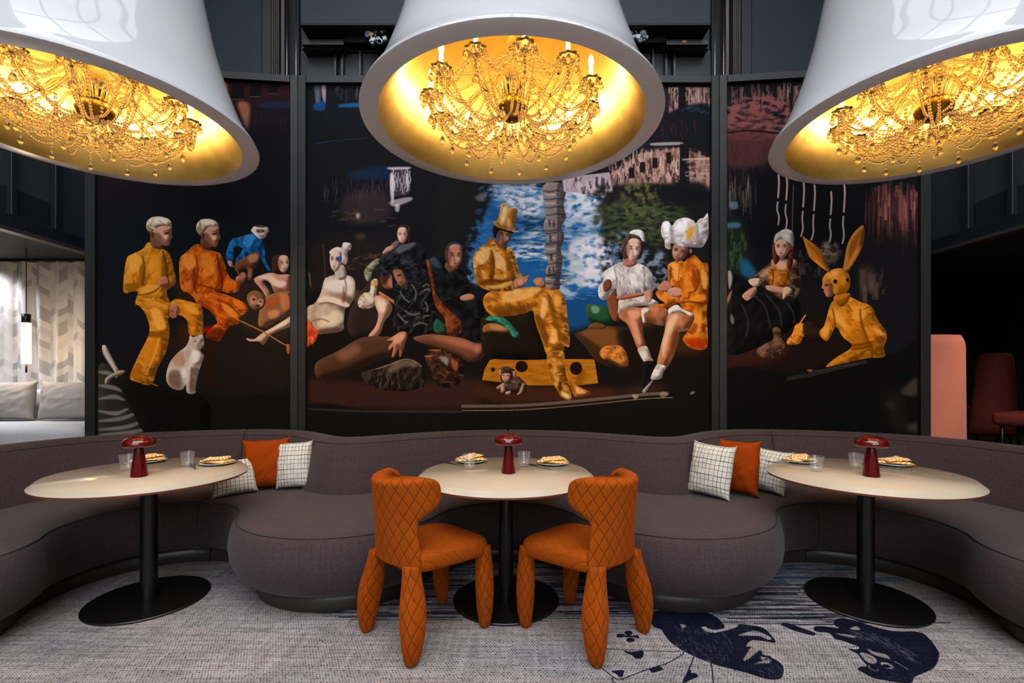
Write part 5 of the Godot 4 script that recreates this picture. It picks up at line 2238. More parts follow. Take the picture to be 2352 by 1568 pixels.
func paint_middle() -> void:
	# ---------------- the canal behind: dark water, mirrored houses, blue sky
	x("17191f", 0.9, 60, [700, 180, 1000, 180, 900, 330, 700, 330])
	x("141316", 0.9, 60, [700, 300, 1000, 330, 1050, 520, 700, 520])
	streaks("5a4a5c", 0.7, 715, 192, 900, 215, 14, true, 1, 10, 35, 4)
	x("c9a8b8", 0.7, 2, [738, 195, 748, 195, 747, 238, 740, 220])
	x("7a8494", 0.5, 3, [722, 195, 734, 195, 736, 240, 726, 236])
	x("174a82", 0.8, 3, [722, 238, 745, 232, 745, 252, 722, 252])
	x("1f5c98", 0.8, 3, [780, 240, 820, 236, 835, 245, 815, 246, 780, 246])
	l("1f3a62", 0.8, 1.5, [720, 330, 780, 322, 850, 316])
	x("15263f", 0.8, 10, [800, 395, 895, 380, 900, 410, 820, 412])
	streaks("4a4450", 0.6, 740, 405, 890, 440, 40, true, 2, 14, 45, 1.5)
	bs("3c3038", [897, 386, 938, 386, 940, 445, 900, 452])
	streaks("cdbcc4", 0.75, 897, 384, 942, 420, 34, true, 3, 20, 45, 1.8)
	x("cfc2c4", 0.8, 2, [893, 384, 940, 383, 938, 388, 895, 389])
	x("d8cccc", 0.8, 2, [896, 400, 903, 402, 905, 455, 900, 470, 896, 440])
	x("c8b8b4", 0.7, 3, [895, 462, 940, 452, 945, 460, 905, 474])
	x("d0c4c0", 0.7, 3, [908, 470, 918, 470, 916, 485, 908, 484])
	x("3a2a2c", 0.7, 14, [790, 450, 880, 440, 890, 500, 800, 510])
	x("b8a090", 0.8, 4, oval(822, 495, 5, 7))
	x("6a4a34", 0.7, 6, oval(828, 543, 12, 8))
	streaks("6a5040", 0.5, 760, 480, 900, 520, 24, false, 6, 8, 26, 2)
	l("b89070", 0.8, 4, [742, 560, 745, 600, 748, 640])
	l("a07850", 0.8, 4, [710, 625, 713, 650, 714, 660])
	x("231a18", 0.8, 25, [706, 560, 900, 560, 900, 700, 706, 700])
	streaks("6a4a30", 0.5, 790, 580, 900, 620, 20, false, 16, 8, 26, 3)
	# right-hand houses
	x("221d27", 0.9, 30, [1380, 190, 1632, 190, 1632, 330, 1380, 330])
	bs("8a6a62", [1536, 200, 1632, 200, 1632, 244, 1560, 250, 1536, 262])
	streaks("2a1c1e", 0.8, 1536, 196, 1632, 215, 26, true, 7, 20, 50, 4)
	streaks("c8a494", 0.6, 1536, 200, 1632, 220, 22, true, 8, 14, 36, 3)
	bs("121216", [1558, 190, 1574, 190, 1574, 330, 1558, 330])
	x("16161c", 0.95, 6, [1530, 262, 1632, 240, 1632, 330, 1500, 330])
	streaks("2f5a86", 0.6, 1560, 244, 1630, 262, 16, false, 9, 8, 26, 2)
	streaks("4a2228", 0.6, 1500, 268, 1600, 300, 30, true, 10, 10, 35, 2)
	x("b8a4a0", 0.8, 2, [1500, 328, 1560, 326, 1565, 332, 1500, 334])
	bs("775248", [1395, 405, 1470, 352, 1560, 338, 1629, 362, 1629, 440, 1560, 424, 1480, 420, 1400, 440])
	rag("b08a7e", 0.8, 4, [1395, 405, 1470, 352, 1560, 338, 1629, 362, 1629, 440, 1560, 424, 1480, 420, 1400, 440], 3.0, 1.0, 330, 0.0)
	streaks("c09a8c", 0.75, 1400, 340, 1560, 400, 90, true, 11, 12, 46, 3)
	streaks("2c1a18", 0.8, 1400, 345, 1600, 410, 70, true, 12, 10, 34, 4)
	streaks("d8b8b0", 0.6, 1440, 340, 1560, 390, 30, true, 13, 14, 40, 2)
	bs("15151a", [1562, 330, 1582, 330, 1584, 440, 1560, 440])
	for q in [[1498, 362], [1470, 372], [1530, 350], [1445, 385]]:
		bs("241614", [q[0], q[1], q[0] + 12, q[1], q[0] + 12, q[1] + 24, q[0], q[1] + 24])
	x("c8a890", 0.8, 2, [1572, 364, 1629, 362, 1629, 366, 1572, 368])
	streaks("b8988c", 0.6, 1572, 370, 1629, 420, 36, false, 14, 8, 30, 3)
	x("8a5a34", 0.7, 4, [1495, 420, 1560, 424, 1629, 428, 1629, 434, 1540, 428])
	x("131316", 0.95, 10, [1390, 432, 1500, 425, 1629, 432, 1632, 620, 1500, 640, 1400, 520])
	# blue water and clouds
	b("2a6298", [1070, 520, 1090, 450, 1120, 425, 1250, 430, 1320, 440, 1385, 450, 1392, 560, 1400, 700, 1370, 790, 1300, 770, 1200, 700, 1100, 650, 1070, 640])
	folds("3f86bd", "123c66", 0.5, 0.5, 1.8, 41)
	s("1a5c9a", 0.9, 14, [1160, 590, 1250, 560, 1300, 620, 1390, 650, 1380, 780, 1300, 770, 1200, 700])
	s("12406f", 0.8, 14, [1300, 690, 1400, 680, 1380, 790, 1290, 770])
	rag("8f9db0", 0.9, 10, [1130, 415, 1262, 420, 1255, 500, 1205, 512, 1185, 488, 1140, 470], 1.0, 2.6, 301, -0.2)
	rag("e4e0e2", 0.9, 10, [1150, 440, 1215, 432, 1250, 450, 1235, 495, 1190, 492], 1.2, 2.4, 302, -0.05)
	rag("aab4c4", 1.0, 10, [1296, 425, 1392, 436, 1386, 512, 1335, 530, 1286, 515], 0.9, 1.6, 303, -0.25)
	rag("dcdade", 0.9, 10, [1315, 432, 1376, 445, 1360, 500, 1305, 500], 1.2, 2.0, 304, 0.0)
	rag("e0e0e4", 0.95, 8, [1172, 562, 1235, 552, 1262, 562, 1262, 595, 1205, 596, 1172, 590], 0.7, 2.6, 305, -0.1)
	rag("ccd2dc", 0.9, 7, [1172, 528, 1245, 522, 1262, 545, 1195, 552], 0.6, 2.8, 306, 0.0)
	rag("dcd6dc", 1.0, 8, [1312, 555, 1350, 540, 1396, 546, 1408, 600, 1386, 648, 1350, 660, 1314, 640, 1306, 590], 0.9, 1.3, 307, -0.35)
	rag("f0eaec", 0.8, 8, [1330, 565, 1384, 565, 1386, 615, 1338, 628], 1.2, 1.6, 308, 0.0)
	rag("b6bec8", 0.9, 8, [1280, 575, 1335, 595, 1336, 660, 1300, 682, 1274, 645], 0.8, 1.8, 309, -0.1)
	rag("cacfd8", 0.8, 6, [1290, 532, 1366, 528, 1366, 552, 1298, 556], 0.6, 3.0, 310, 0.0)
	rag("6f9cc2", 0.9, 6, [1078, 590, 1104, 615, 1100, 655, 1074, 645], 1.0, 1.6, 311, -0.1)
	rag("0f3458", 0.9, 10, [1180, 505, 1256, 500, 1256, 532, 1180, 536], 0.6, 2.6, 312, 0.0)
	rag("1b1a1c", 1.0, 10, [1060, 410, 1120, 415, 1130, 450, 1098, 540, 1084, 640, 1060, 660], 1.2, 1.8, 313, -0.2)
	streaks("d8dce4", 0.5, 1180, 520, 1250, 620, 26, false, 17, 10, 40, 2)
	streaks("103a66", 0.6, 1100, 520, 1260, 640, 36, false, 18, 10, 40, 3)
	streaks("c4c8d2", 0.45, 1290, 450, 1390, 690, 60, false, 19, 8, 30, 2)
	# tower mirrored in the water
	b("8a766c", [1248, 425, 1298, 425, 1294, 470, 1300, 500, 1290, 520, 1296, 545, 1288, 570, 1292, 600, 1286, 640, 1284, 664, 1256, 664, 1252, 630, 1258, 600, 1250, 570, 1256, 545, 1248, 520, 1254, 490])
	s("4a3a38", 0.9, 3, [1280, 425, 1300, 425, 1296, 500, 1284, 540, 1292, 600, 1284, 664, 1272, 660, 1280, 560])
	for y in [438, 456, 475, 492, 528, 534, 556, 560, 582, 604, 628, 632, 648]:
		lc("2a1e1e", 0.75, 3, 1, [1246, y, 1262, y + 2, 1280, y - 1, 1302, y + 2])
	for y in [446, 466, 508, 545, 570, 592, 616, 640]:
		lc("cbb6aa", 0.8, 4, 1.5, [1252, y, 1264, y + 1, 1276, y])
	for q in [[1262, 512], [1272, 514], [1264, 548], [1266, 590], [1262, 622], [1271, 620]]:
		s("3a2a26", 0.85, 1.5, [q[0] - 2, q[1] - 8, q[0] + 2, q[1] - 7, q[0] + 3, q[1] + 7, q[0] - 2, q[1] + 6])
	rag("6a92b8", 0.35, 3, [1244, 425, 1302, 425, 1302, 664, 1244, 664], 1.5, 4.0, 340, 0.35)
	streaks("2a2026", 0.6, 1252, 630, 1290, 655, 24, false, 20, 8, 30, 2)
	# pale house top right of tower and dark trees
	bs("a89498", [1290, 408, 1400, 395, 1408, 440, 1372, 452, 1330, 442, 1296, 440])
	streaks("d2bcbc", 0.7, 1295, 405, 1400, 430, 40, true, 21, 8, 22, 3)
	streaks("2c2026", 0.8, 1300, 405, 1400, 430, 18, true, 22, 8, 24, 4)
	x("1c1a1a", 0.9, 10, [1388, 450, 1480, 445, 1560, 470, 1629, 470, 1629, 620, 1500, 620, 1400, 560])
	rag("241f1c", 1.0, 8, [1350, 440, 1420, 445, 1420, 640, 1386, 640, 1380, 560, 1396, 520], 1.4, 1.8, 320, 0.05)
	rag("6a6434", 0.8, 10, [1430, 425, 1500, 425, 1510, 500, 1440, 500], 1.6, 1.6, 321, 0.0)
	rag("3c4426", 0.9, 12, [1372, 470, 1560, 470, 1570, 560, 1400, 560], 0.9, 2.4, 322, 0.0)
	rag("55603a", 0.7, 12, [1390, 470, 1520, 475, 1540, 540, 1400, 545], 1.4, 3.0, 323, 0.25)
	rag("6f8ea8", 0.8, 8, [1394, 545, 1450, 540, 1450, 640, 1400, 640], 1.4, 1.6, 324, 0.2)
	rag("8fa0b0", 0.8, 8, [1460, 585, 1525, 580, 1530, 650, 1480, 655], 1.2, 1.8, 325, 0.05)
	streaks("101214", 0.45, 1390, 450, 1629, 600, 60, false, 24, 10, 36, 2)
	streaks("6a88a4", 0.6, 1395, 555, 1440, 620, 24, false, 25, 6, 20, 3)
	x("1c1a1a", 0.95, 14, [1010, 420, 1090, 415, 1105, 460, 1080, 540, 1060, 640, 1000, 560])
	x("b49a88", 0.5, 6, oval(1105, 452, 14, 7, -0.3))
	streaks("2a72ac", 0.7, 1075, 520, 1110, 620, 20, false, 26, 6, 22, 6)
	# ---------------- deck and boat
	x("16100d", 0.95, 14, [700, 690, 860, 700, 1100, 720, 1300, 760, 1629, 690, 1632, 1040, 700, 1040])
	x("3a2018", 0.9, 14, [705, 870, 900, 880, 1110, 870, 1110, 930, 1300, 915, 1500, 880, 1500, 905, 1200, 935, 900, 940, 705, 930])
	x("4a2614", 0.8, 14, [1100, 890, 1280, 885, 1400, 890, 1380, 915, 1150, 925])
	x("14110f", 0.95, 5, [700, 930, 900, 945, 1200, 945, 1400, 925, 1629, 900, 1632, 1060, 700, 1060])
	l("6a5a4e", 0.9, 7, [1060, 932, 1200, 930, 1350, 918, 1480, 905, 1535, 902])
	l("a88464", 0.8, 2, [1060, 942, 1200, 940, 1350, 928, 1480, 915, 1545, 912])
	l("3c332e", 0.8, 4, [708, 938, 850, 944, 1060, 945])
	x("b0a094", 0.8, 2, [1453, 905, 1466, 908, 1462, 915, 1455, 914])
	x("9a8878", 0.7, 3, [1515, 903, 1525, 898, 1535, 906, 1520, 912])
	# gold board with three holes
	bs("b06a14", [1113, 847, 1125, 826, 1140, 823, 1362, 824, 1366, 828, 1374, 879, 1330, 884, 1210, 884, 1107, 872])
	folds("d88f28", "8a4c08", 0.4, 0.5, 2.5, 51)
	s("7a4406", 0.6, 6, [1330, 850, 1345, 850, 1335, 884, 1320, 884])
	s("1c0f06", 1.0, 1, oval(1198, 841, 14, 13))
	s("1c0f06", 1.0, 1, oval(1323, 845, 14, 15))
	s("2a1606", 1.0, 1, oval(1132, 848, 5, 5))
	# ---------------- pale woman at the left edge
	zoom(690, 440, 3.0143)
	b("b89a80", [50, 800, 100, 770, 140, 700, 165, 610, 190, 590, 250, 570, 300, 575, 360, 590, 380, 640, 375, 720, 340, 790, 310, 810, 300, 900, 290, 960, 180, 980, 110, 980, 80, 910, 50, 900])
	folds("e8d2bc", "7a5a44", 0.35, 0.7, 0.7, 61)
	s("ecd8c8", 0.85, 10, [170, 620, 300, 590, 370, 620, 360, 720, 280, 700, 180, 680])
	s("8a6650", 0.7, 8, [160, 740, 260, 700, 320, 720, 300, 790, 200, 780])
	s("e8cfae", 0.8, 12, [160, 860, 270, 820, 300, 880, 240, 930, 120, 930])
	s("f0dcc4", 0.8, 5, [120, 740, 200, 720, 330, 770, 320, 800, 190, 765, 130, 770])
	s("6a4632", 0.7, 6, [300, 650, 315, 740, 290, 770, 290, 700])
	lc("5e3e2c", 0.85, 2.5, 1.5, [308, 600, 318, 680, 300, 750])
	lc("5e3e2c", 0.85, 2.5, 1.5, [130, 775, 200, 768, 310, 805])
	lc("6a4836", 0.8, 2.5, 1.5, [60, 905, 140, 880, 200, 900])
	s("5a3a28", 0.7, 6, [110, 960, 280, 940, 290, 980, 110, 990])
	b("d8442a", [50, 900, 90, 930, 120, 980, 100, 1040, 60, 1065, 48, 1060])
	folds("ff8a3a", "8a1c08", 0.5, 1.2, 0.7, 62)
	b("b8a498", [245, 520, 300, 510, 320, 590, 270, 610, 240, 580])
	b("d4c4bc", [205, 430, 215, 400, 250, 382, 285, 385, 295, 355, 320, 350, 350, 360, 350, 395, 325, 415, 328, 450, 325, 490, 300, 500])
	folds("f0e6e2", "8a7a78", 0.4, 1.0, 1.0, 63)
	face(245, 475, 44, 72, -0.45, 0.05, "d9b8a6", "8a6254", "b4443e")
	s("28407c", 0.85, 4, [245, 455, 282, 450, 288, 478, 255, 480])
	b("b08a72", [305, 465, 325, 460, 328, 490, 310, 500])
	# woman in black hat embraced, the kissing pair
	b("2a1c18", [440, 660, 540, 600, 600, 580, 640, 680, 640, 900, 560, 1010, 360, 1000, 330, 860])
	x("6a4a2c", 0.6, 8, [380, 680, 420, 700, 400, 760, 360, 740])
	b("8a8460", [445, 540, 500, 480, 540, 460, 548, 490, 500, 540, 480, 620, 450, 600])
	folds("b0b088", "4a4a30", 0.5, 1, 1, 64)
	b("cdb8a0", [400, 750, 440, 700, 480, 690, 490, 620, 520, 600, 535, 620, 525, 700, 530, 770, 480, 805, 410, 800])
	folds("f4e6d4", "8a6c54", 0.45, 1, 1, 65)
	s("d89a3c", 0.9, 3, [478, 630, 538, 625, 538, 645, 480, 648])
	b("c49a78", [520, 720, 580, 730, 635, 790, 620, 850, 580, 900, 560, 960, 530, 1000, 470, 998, 520, 930, 540, 850, 520, 790])
	s("ecd2b4", 0.8, 9, [530, 740, 590, 760, 600, 820, 545, 830])
	s("6a432c", 0.75, 8, [600, 780, 640, 800, 610, 880, 560, 960, 580, 870])
	b("b07a30", [550, 690, 640, 745, 695, 770, 670, 805, 640, 770, 555, 720])
	b("7a4632", [560, 560, 620, 570, 665, 610, 645, 660, 600, 675, 565, 640])
	s("2c1810", 0.8, 7, [560, 560, 620, 570, 600, 620, 570, 640])
	s("c08468", 0.7, 6, [610, 600, 650, 610, 640, 660, 610, 660])
	# partner in black leather
	b("0f0e10", [640, 520, 760, 600, 840, 620, 915, 650, 935, 780, 910, 960, 830, 1000, 700, 1000, 640, 960, 650, 800])
	folds("4c484a", "060506", 0.45, 1.2, 0.8, 66, 0.7)
	for q in [[845, 660, 870, 640, 895, 650], [850, 690, 880, 672, 900, 690], [690, 690, 715, 735, 755, 765], [672, 840, 712, 890, 748, 905], [850, 870, 872, 856, 895, 858], [860, 760, 880, 790, 876, 830], [770, 640, 800, 690, 790, 750], [720, 820, 770, 850, 830, 840], [780, 930, 830, 905, 880, 920]]:
		lc("8c8886", 0.85, 2.6, 2, q)
	b("7a4a36", [640, 545, 700, 540, 740, 590, 740, 640, 700, 655, 665, 620])
	s("a8705a", 0.7, 5, [650, 560, 690, 560, 695, 620, 670, 630])
	s("241210", 0.9, 2, [672, 575, 695, 570, 695, 582, 675, 584])
	s("6a2e2a", 0.9, 2, [684, 622, 705, 618, 702, 632, 688, 632])
	b("141316", [560, 560, 545, 470, 590, 420, 640, 380, 700, 350, 770, 345, 840, 370, 870, 440, 870, 540, 850, 600, 780, 640, 730, 600, 700, 540, 640, 510, 630, 560, 580, 580])
	folds("4a4a50", "060607", 0.5, 0.8, 0.8, 67)
	s("6a6a72", 0.7, 6, [660, 390, 740, 350, 800, 360, 740, 400, 680, 430])
	# hand and long dark legs in front
	b("4a2c1e", [110, 1180, 260, 1100, 420, 1010, 560, 1000, 640, 1010, 720, 1060, 700, 1120, 560, 1160, 400, 1230, 200, 1290, 110, 1280])
	s("8a5a40", 0.7, 14, [250, 1120, 380, 1060, 420, 1100, 300, 1170])
	s("22130e", 0.8, 14, [420, 1160, 600, 1120, 700, 1100, 600, 1180, 300, 1270])
	b("6a4028", [780, 1010, 900, 985, 1060, 1000, 1190, 1030, 1262, 1060, 1266, 1140, 1180, 1180, 1080, 1130, 960, 1080, 850, 1050])
	s("b87a52", 0.75, 14, [900, 1000, 1060, 1010, 1200, 1050, 1180, 1090, 1040, 1050])
	s("d0886a", 0.7, 10, oval(1225, 1085, 30, 30))
	s("2c1810", 0.8, 12, [960, 1080, 1100, 1120, 1180, 1180, 1060, 1150])
	b("b07a54", [600, 1028, 640, 1000, 690, 970, 730, 970, 740, 1000, 720, 1060, 700, 1130, 685, 1140, 680, 1080, 650, 1140, 632, 1140, 645, 1070, 615, 1095, 612, 1070, 640, 1030])
	s("e0b088", 0.7, 6, [650, 1000, 720, 985, 715, 1020, 650, 1050])
	s("5a3420", 0.7, 4, [660, 1060, 690, 1060, 670, 1130])
	# dark bundles on the deck
	b("211812", [420, 1260, 560, 1210, 700, 1160, 800, 1170, 850, 1240, 860, 1340, 700, 1380, 500, 1350])
	folds("5a4838", "0e0a08", 0.5, 1.4, 0.6, 503, 0.3)
	s("7a6450", 0.7, 8, [600, 1230, 680, 1170, 780, 1170, 820, 1210, 720, 1210, 640, 1250])
	l("a08468", 0.7, 2.5, [520, 1228, 620, 1195, 720, 1158, 790, 1172, 840, 1210])
	b("2c1812", [870, 1140, 960, 1090, 1060, 1130, 1120, 1180, 1130, 1280, 1060, 1350, 960, 1340, 900, 1250])
	folds("7a4a30", "140a08", 0.5, 1, 1, 504, 0.5)
	s("b0562a", 0.75, 7, [1040, 1150, 1090, 1190, 1080, 1240, 1050, 1210])
	s("a8a09a", 0.7, 5, [960, 1140, 1020, 1150, 1020, 1200, 990, 1180])
	x("c86a34", 0.8, 3, [890, 1092, 960, 1090, 970, 1100, 900, 1100])
	x("c8683a", 0.8, 3, [860, 1135, 900, 1130, 920, 1138, 870, 1145])
	# --- woman at the back with long hair
	b("2c1a18", [665, 260, 690, 232, 730, 225, 765, 250, 780, 310, 775, 350, 700, 360, 668, 330])
	wrinkles("5a3a30", "120a08", 0.5, 1.0, 505, 1.4)
	face(706, 300, 36, 52, -0.15, 0.0, "d8a894", "8a5a4c", "b05048")
	b("6a5a56", [620, 380, 660, 340, 690, 350, 660, 400])
	b("b88a76", [568, 420, 600, 382, 640, 375, 645, 398, 605, 420, 580, 430])
	# --- woman in black on the right of the pair
	b("111012", [900, 460, 960, 430, 1000, 470, 1050, 530, 1110, 540, 1160, 600, 1170, 680, 1140, 720, 1110, 750, 1260, 760, 1266, 1030, 1130, 1010, 1080, 930, 1000, 800, 930, 700, 880, 520])
	folds("2e2d30", "050505", 0.5, 0.8, 0.8, 71)
	s("44505e", 0.7, 6, [880, 460, 930, 450, 980, 520, 930, 520])
	b("6a3018", [870, 480, 895, 490, 930, 640, 935, 700, 1010, 800, 1100, 880, 1120, 960, 1060, 1000, 1000, 960, 1000, 880, 930, 780, 905, 640])
	folds("b8602c", "34140a", 0.5, 1, 1, 72, 0.6)
	b("1e4a36", [940, 880, 1000, 920, 1010, 970, 960, 985, 920, 950])
	b("4a2c20", [1000, 440, 1010, 380, 1040, 350, 1090, 352, 1130, 390, 1130, 440, 1100, 480, 1020, 500])
	wrinkles("7a5038", "1c100c", 0.5, 1.0, 506, 1.4)
	l("1f3a5c", 0.9, 4, [1012, 400, 1040, 360, 1090, 356, 1122, 385])
	face(1070, 448, 52, 80, 0.15, 0.05, "bf8a6a", "6a3e2c", "96483c")
	b("6a4430", [1010, 490, 1060, 520, 1090, 530, 1040, 560, 1000, 520])
	b("b88664", [1108, 725, 1160, 705, 1200, 715, 1205, 740, 1150, 755, 1112, 748])
	# ---------------- figure in gold
	zoom(1060, 440, 3.0147)
	b("1c120c", [160, 860, 330, 860, 480, 840, 540, 960, 590, 1130, 560, 1160, 200, 1150, 140, 1050, 130, 940])
	b("2a7a62", [165, 885, 210, 855, 280, 865, 340, 910, 400, 990, 360, 1005, 300, 930, 240, 900])
	folds("4ab090", "0f3a30", 0.5, 1, 1, 81)
	b("8a5c34", [150, 935, 190, 910, 260, 915, 330, 955, 320, 972, 220, 968, 155, 972])
	s("c8965c", 0.7, 5, [200, 920, 270, 925, 300, 955, 210, 950])
	b("c07c18", [150, 740, 200, 690, 330, 680, 440, 660, 560, 658, 620, 680, 670, 680, 715, 740, 735, 860, 750, 1060, 710, 1068, 706, 1100, 600, 1135, 560, 1040, 510, 900, 495, 820, 440, 840, 330, 860, 220, 860, 165, 810])
	folds("f2bc50", "6a3a04", 0.62, 0.7, 1.0, 82, 0.5)
	s("f6cc70", 0.75, 7, [300, 700, 430, 670, 550, 665, 500, 720, 380, 760, 290, 760])
	s("6a3a06", 0.75, 8, [230, 790, 400, 790, 480, 800, 440, 850, 250, 860])
	s("fbd684", 0.8, 5, [560, 730, 600, 760, 580, 860, 545, 880, 550, 800])
	s("70400a", 0.75, 6, [600, 720, 630, 760, 680, 940, 700, 1070, 660, 1000, 620, 850])
	s("f4bf55", 0.75, 6, [640, 720, 690, 740, 690, 780, 655, 790])
	s("f8cc6e", 0.75, 5, [630, 950, 660, 960, 660, 1030, 630, 1050, 610, 1010])
	s("5a3004", 0.75, 5, [510, 860, 560, 880, 600, 1000, 590, 1080, 550, 1000])
	b("c88420", [195, 310, 230, 340, 270, 380, 310, 385, 350, 400, 380, 470, 400, 550, 430, 580, 380, 610, 365, 650, 350, 680, 270, 690, 180, 680, 110, 640, 90, 560, 80, 470, 110, 400, 180, 350])
	folds("fad070", "5a3004", 0.62, 0.8, 0.8, 83, 0.3)
	s("f8d88c", 0.75, 6, [110, 420, 180, 380, 200, 450, 140, 500, 100, 480])
	s("5e3406", 0.75, 6, [200, 420, 225, 500, 215, 600, 190, 560])
	s("fadc94", 0.75, 5, [240, 420, 290, 460, 310, 540, 270, 540, 230, 480])
	s("70420c", 0.7, 5, [300, 440, 350, 500, 370, 580, 340, 580])
	s("f6cc6c", 0.75, 5, [170, 640, 260, 640, 340, 610, 350, 640, 260, 670, 180, 665])
	s("5e3406", 0.7, 5, [120, 620, 200, 600, 300, 610, 250, 640, 150, 650])
	l("5a3206", 0.8, 1.2, [330, 490, 372, 530, 390, 560])
	lc("4a2802", 0.9, 3, 2, [205, 400, 225, 480, 222, 560, 200, 610])
	lc("4a2802", 0.9, 3, 2, [130, 640, 200, 612, 290, 620, 365, 605])
	lc("4a2802", 0.8, 3, 2, [345, 410, 365, 480, 385, 560])
	lc("4a2802", 0.8, 2, 1, [235, 345, 270, 395, 310, 405])
	b("b8805c", [365, 612, 400, 590, 440, 590, 465, 575, 465, 600, 440, 640, 400, 665, 370, 660])
	s("e0ac84", 0.7, 4, [385, 610, 430, 600, 440, 630, 400, 650])
	fingers(425, 610, 34, -0.35, 0.14, "cf9a74", "6a4028")
	b("a87050", [495, 620, 520, 595, 560, 595, 582, 630, 570, 660, 530, 655])
	s("d8a07c", 0.7, 4, [510, 610, 550, 605, 555, 635, 520, 640])
	fingers(545, 625, 30, 0.6, 0.14, "c48c68", "5e3824")
	b("7a4a34", [232, 330, 300, 340, 310, 395, 270, 385, 235, 355])
	face(295, 305, 50, 66, 0.1, 0.18, "9c6a50", "4a2a1e", "7e4038")
	b("1c1210", [215, 260, 230, 235, 275, 250, 350, 275, 355, 290, 290, 272, 255, 270, 235, 320, 222, 300])
	b("c8913c", [220, 210, 250, 190, 280, 85, 310, 88, 335, 115, 385, 118, 375, 200, 372, 272, 330, 270, 260, 250, 232, 230])
	folds("f4d492", "7a4a10", 0.5, 1.2, 0.6, 84)
	s("f6dca4", 0.8, 5, [285, 110, 315, 115, 300, 190, 270, 210])
	s("7a4a14", 0.7, 6, [345, 130, 380, 130, 372, 220, 350, 230])
	lc("8a5a1c", 0.8, 2, 1, [235, 215, 290, 240, 372, 258])
	# boots
	b("a86410", [595, 1120, 700, 1100, 715, 1180, 720, 1250, 745, 1340, 762, 1420, 740, 1442, 690, 1420, 660, 1370, 620, 1290, 605, 1220])
	folds("f8cc64", "5a2e04", 0.62, 0.8, 0.8, 85)
	s("fbe0a0", 0.8, 5, [690, 1380, 740, 1400, 750, 1430, 700, 1415])
	s("3c1e06", 0.8, 4, [680, 1310, 692, 1320, 690, 1370, 676, 1365])
	b("c07c20", [725, 1250, 760, 1290, 800, 1340, 890, 1385, 885, 1400, 820, 1420, 780, 1410, 750, 1340])
	s("f8d080", 0.8, 5, [790, 1350, 850, 1380, 860, 1395, 800, 1395])
	s("5a300a", 0.7, 5, [740, 1290, 770, 1340, 790, 1400, 760, 1360])
	# small monkey
	b("3a261c", [262, 1240, 275, 1215, 320, 1208, 355, 1225, 378, 1245, 372, 1275, 400, 1280, 440, 1320, 465, 1370, 420, 1395, 360, 1405, 320, 1400, 290, 1395, 270, 1390, 280, 1340, 270, 1290])
	folds("8a6a54", "1a100c", 0.45, 1, 1, 91)
	b("d0a480", [278, 1270, 300, 1255, 335, 1262, 330, 1300, 305, 1315, 285, 1300])
	s("140c0a", 0.9, 1.5, oval(292, 1270, 5, 5))
	s("140c0a", 0.9, 1.5, oval(320, 1272, 5, 5))
	s("5a3a2a", 0.8, 2, oval(304, 1300, 9, 4))
	b("c89678", [258, 1235, 275, 1230, 278, 1265, 265, 1268])
	b("b88a6c", [355, 1245, 376, 1240, 376, 1275, 360, 1280])
	b("b08870", [240, 1355, 275, 1330, 285, 1350, 262, 1365])
	b("c09a84", [275, 1330, 295, 1330, 300, 1375, 275, 1385])
	b("c8a48c", [305, 1385, 340, 1378, 335, 1400, 310, 1400])
	b("b89078", [400, 1380, 420, 1330, 435, 1330, 420, 1390, 380, 1405])
	# ---------------- two women at the right
	zoom(1320, 420, 2.903)
	b("36200f", [0, 1010, 60, 980, 110, 960, 230, 950, 350, 960, 480, 930, 620, 930, 740, 1010, 890, 1080, 890, 1180, 600, 1180, 500, 1240, 300, 1240, 150, 1190, 60, 1080])
	s("8a5226", 0.7, 12, [40, 1000, 120, 965, 260, 970, 330, 1060, 340, 1220, 240, 1180, 180, 1100])
	s("120c0a", 0.8, 16, [280, 1000, 480, 960, 620, 960, 600, 1180, 400, 1240])
	b("1f4a2c", [75, 830, 95, 805, 180, 815, 240, 850, 255, 920, 200, 950, 120, 945, 80, 890])
	s("7aa080", 0.8, 5, [110, 820, 160, 825, 160, 860, 120, 865])
	s("0c2214", 0.8, 8, [90, 890, 180, 920, 250, 900, 200, 950, 120, 945])
	b("6a4424", [90, 965, 130, 930, 200, 945, 190, 970])
	b("c8762c", [165, 1130, 200, 1090, 290, 1080, 330, 1110, 350, 1150, 350, 1220, 250, 1180, 190, 1170])
	folds("f0a850", "5a2c0a", 0.5, 1, 1, 101, 0.5)
	# woman in cream
	b("7a4426", [215, 760, 270, 700, 300, 830, 290, 920, 240, 890])
	b("a8623a", [290, 840, 340, 820, 440, 830, 520, 820, 620, 840, 640, 900, 600, 950, 470, 930, 455, 990, 475, 1080, 490, 1110, 425, 1110, 390, 1030, 350, 940, 300, 900])
	folds("e0a27a", "6a3418", 0.4, 0.6, 0.6, 102)
	s("e8b08c", 0.8, 9, [350, 850, 420, 850, 430, 890, 380, 910])
	s("e0a880", 0.8, 8, [370, 920, 410, 920, 445, 1040, 430, 1080, 395, 1010])
	s("5a2e18", 0.75, 8, [430, 900, 460, 930, 470, 1060, 450, 1040])
	b("e0cabc", [445, 845, 490, 835, 500, 860, 470, 880, 475, 925, 455, 925])
	b("d8c0b0", [420, 1105, 480, 1088, 510, 1160, 520, 1185, 470, 1195, 448, 1170])
	folds("f4e6da", "8a6a5a", 0.4, 1, 1, 103)
	b("141012", [450, 1195, 520, 1185, 530, 1210, 490, 1260, 465, 1380, 450, 1340, 455, 1250])
	b("d6c4b8", [300, 775, 380, 765, 470, 745, 500, 760, 560, 800, 520, 820, 440, 818, 330, 840, 290, 870, 290, 820])
	folds("f4e8de", "8a7060", 0.45, 1, 1, 104)
	b("b8764e", [290, 745, 460, 722, 470, 745, 380, 768, 296, 778])
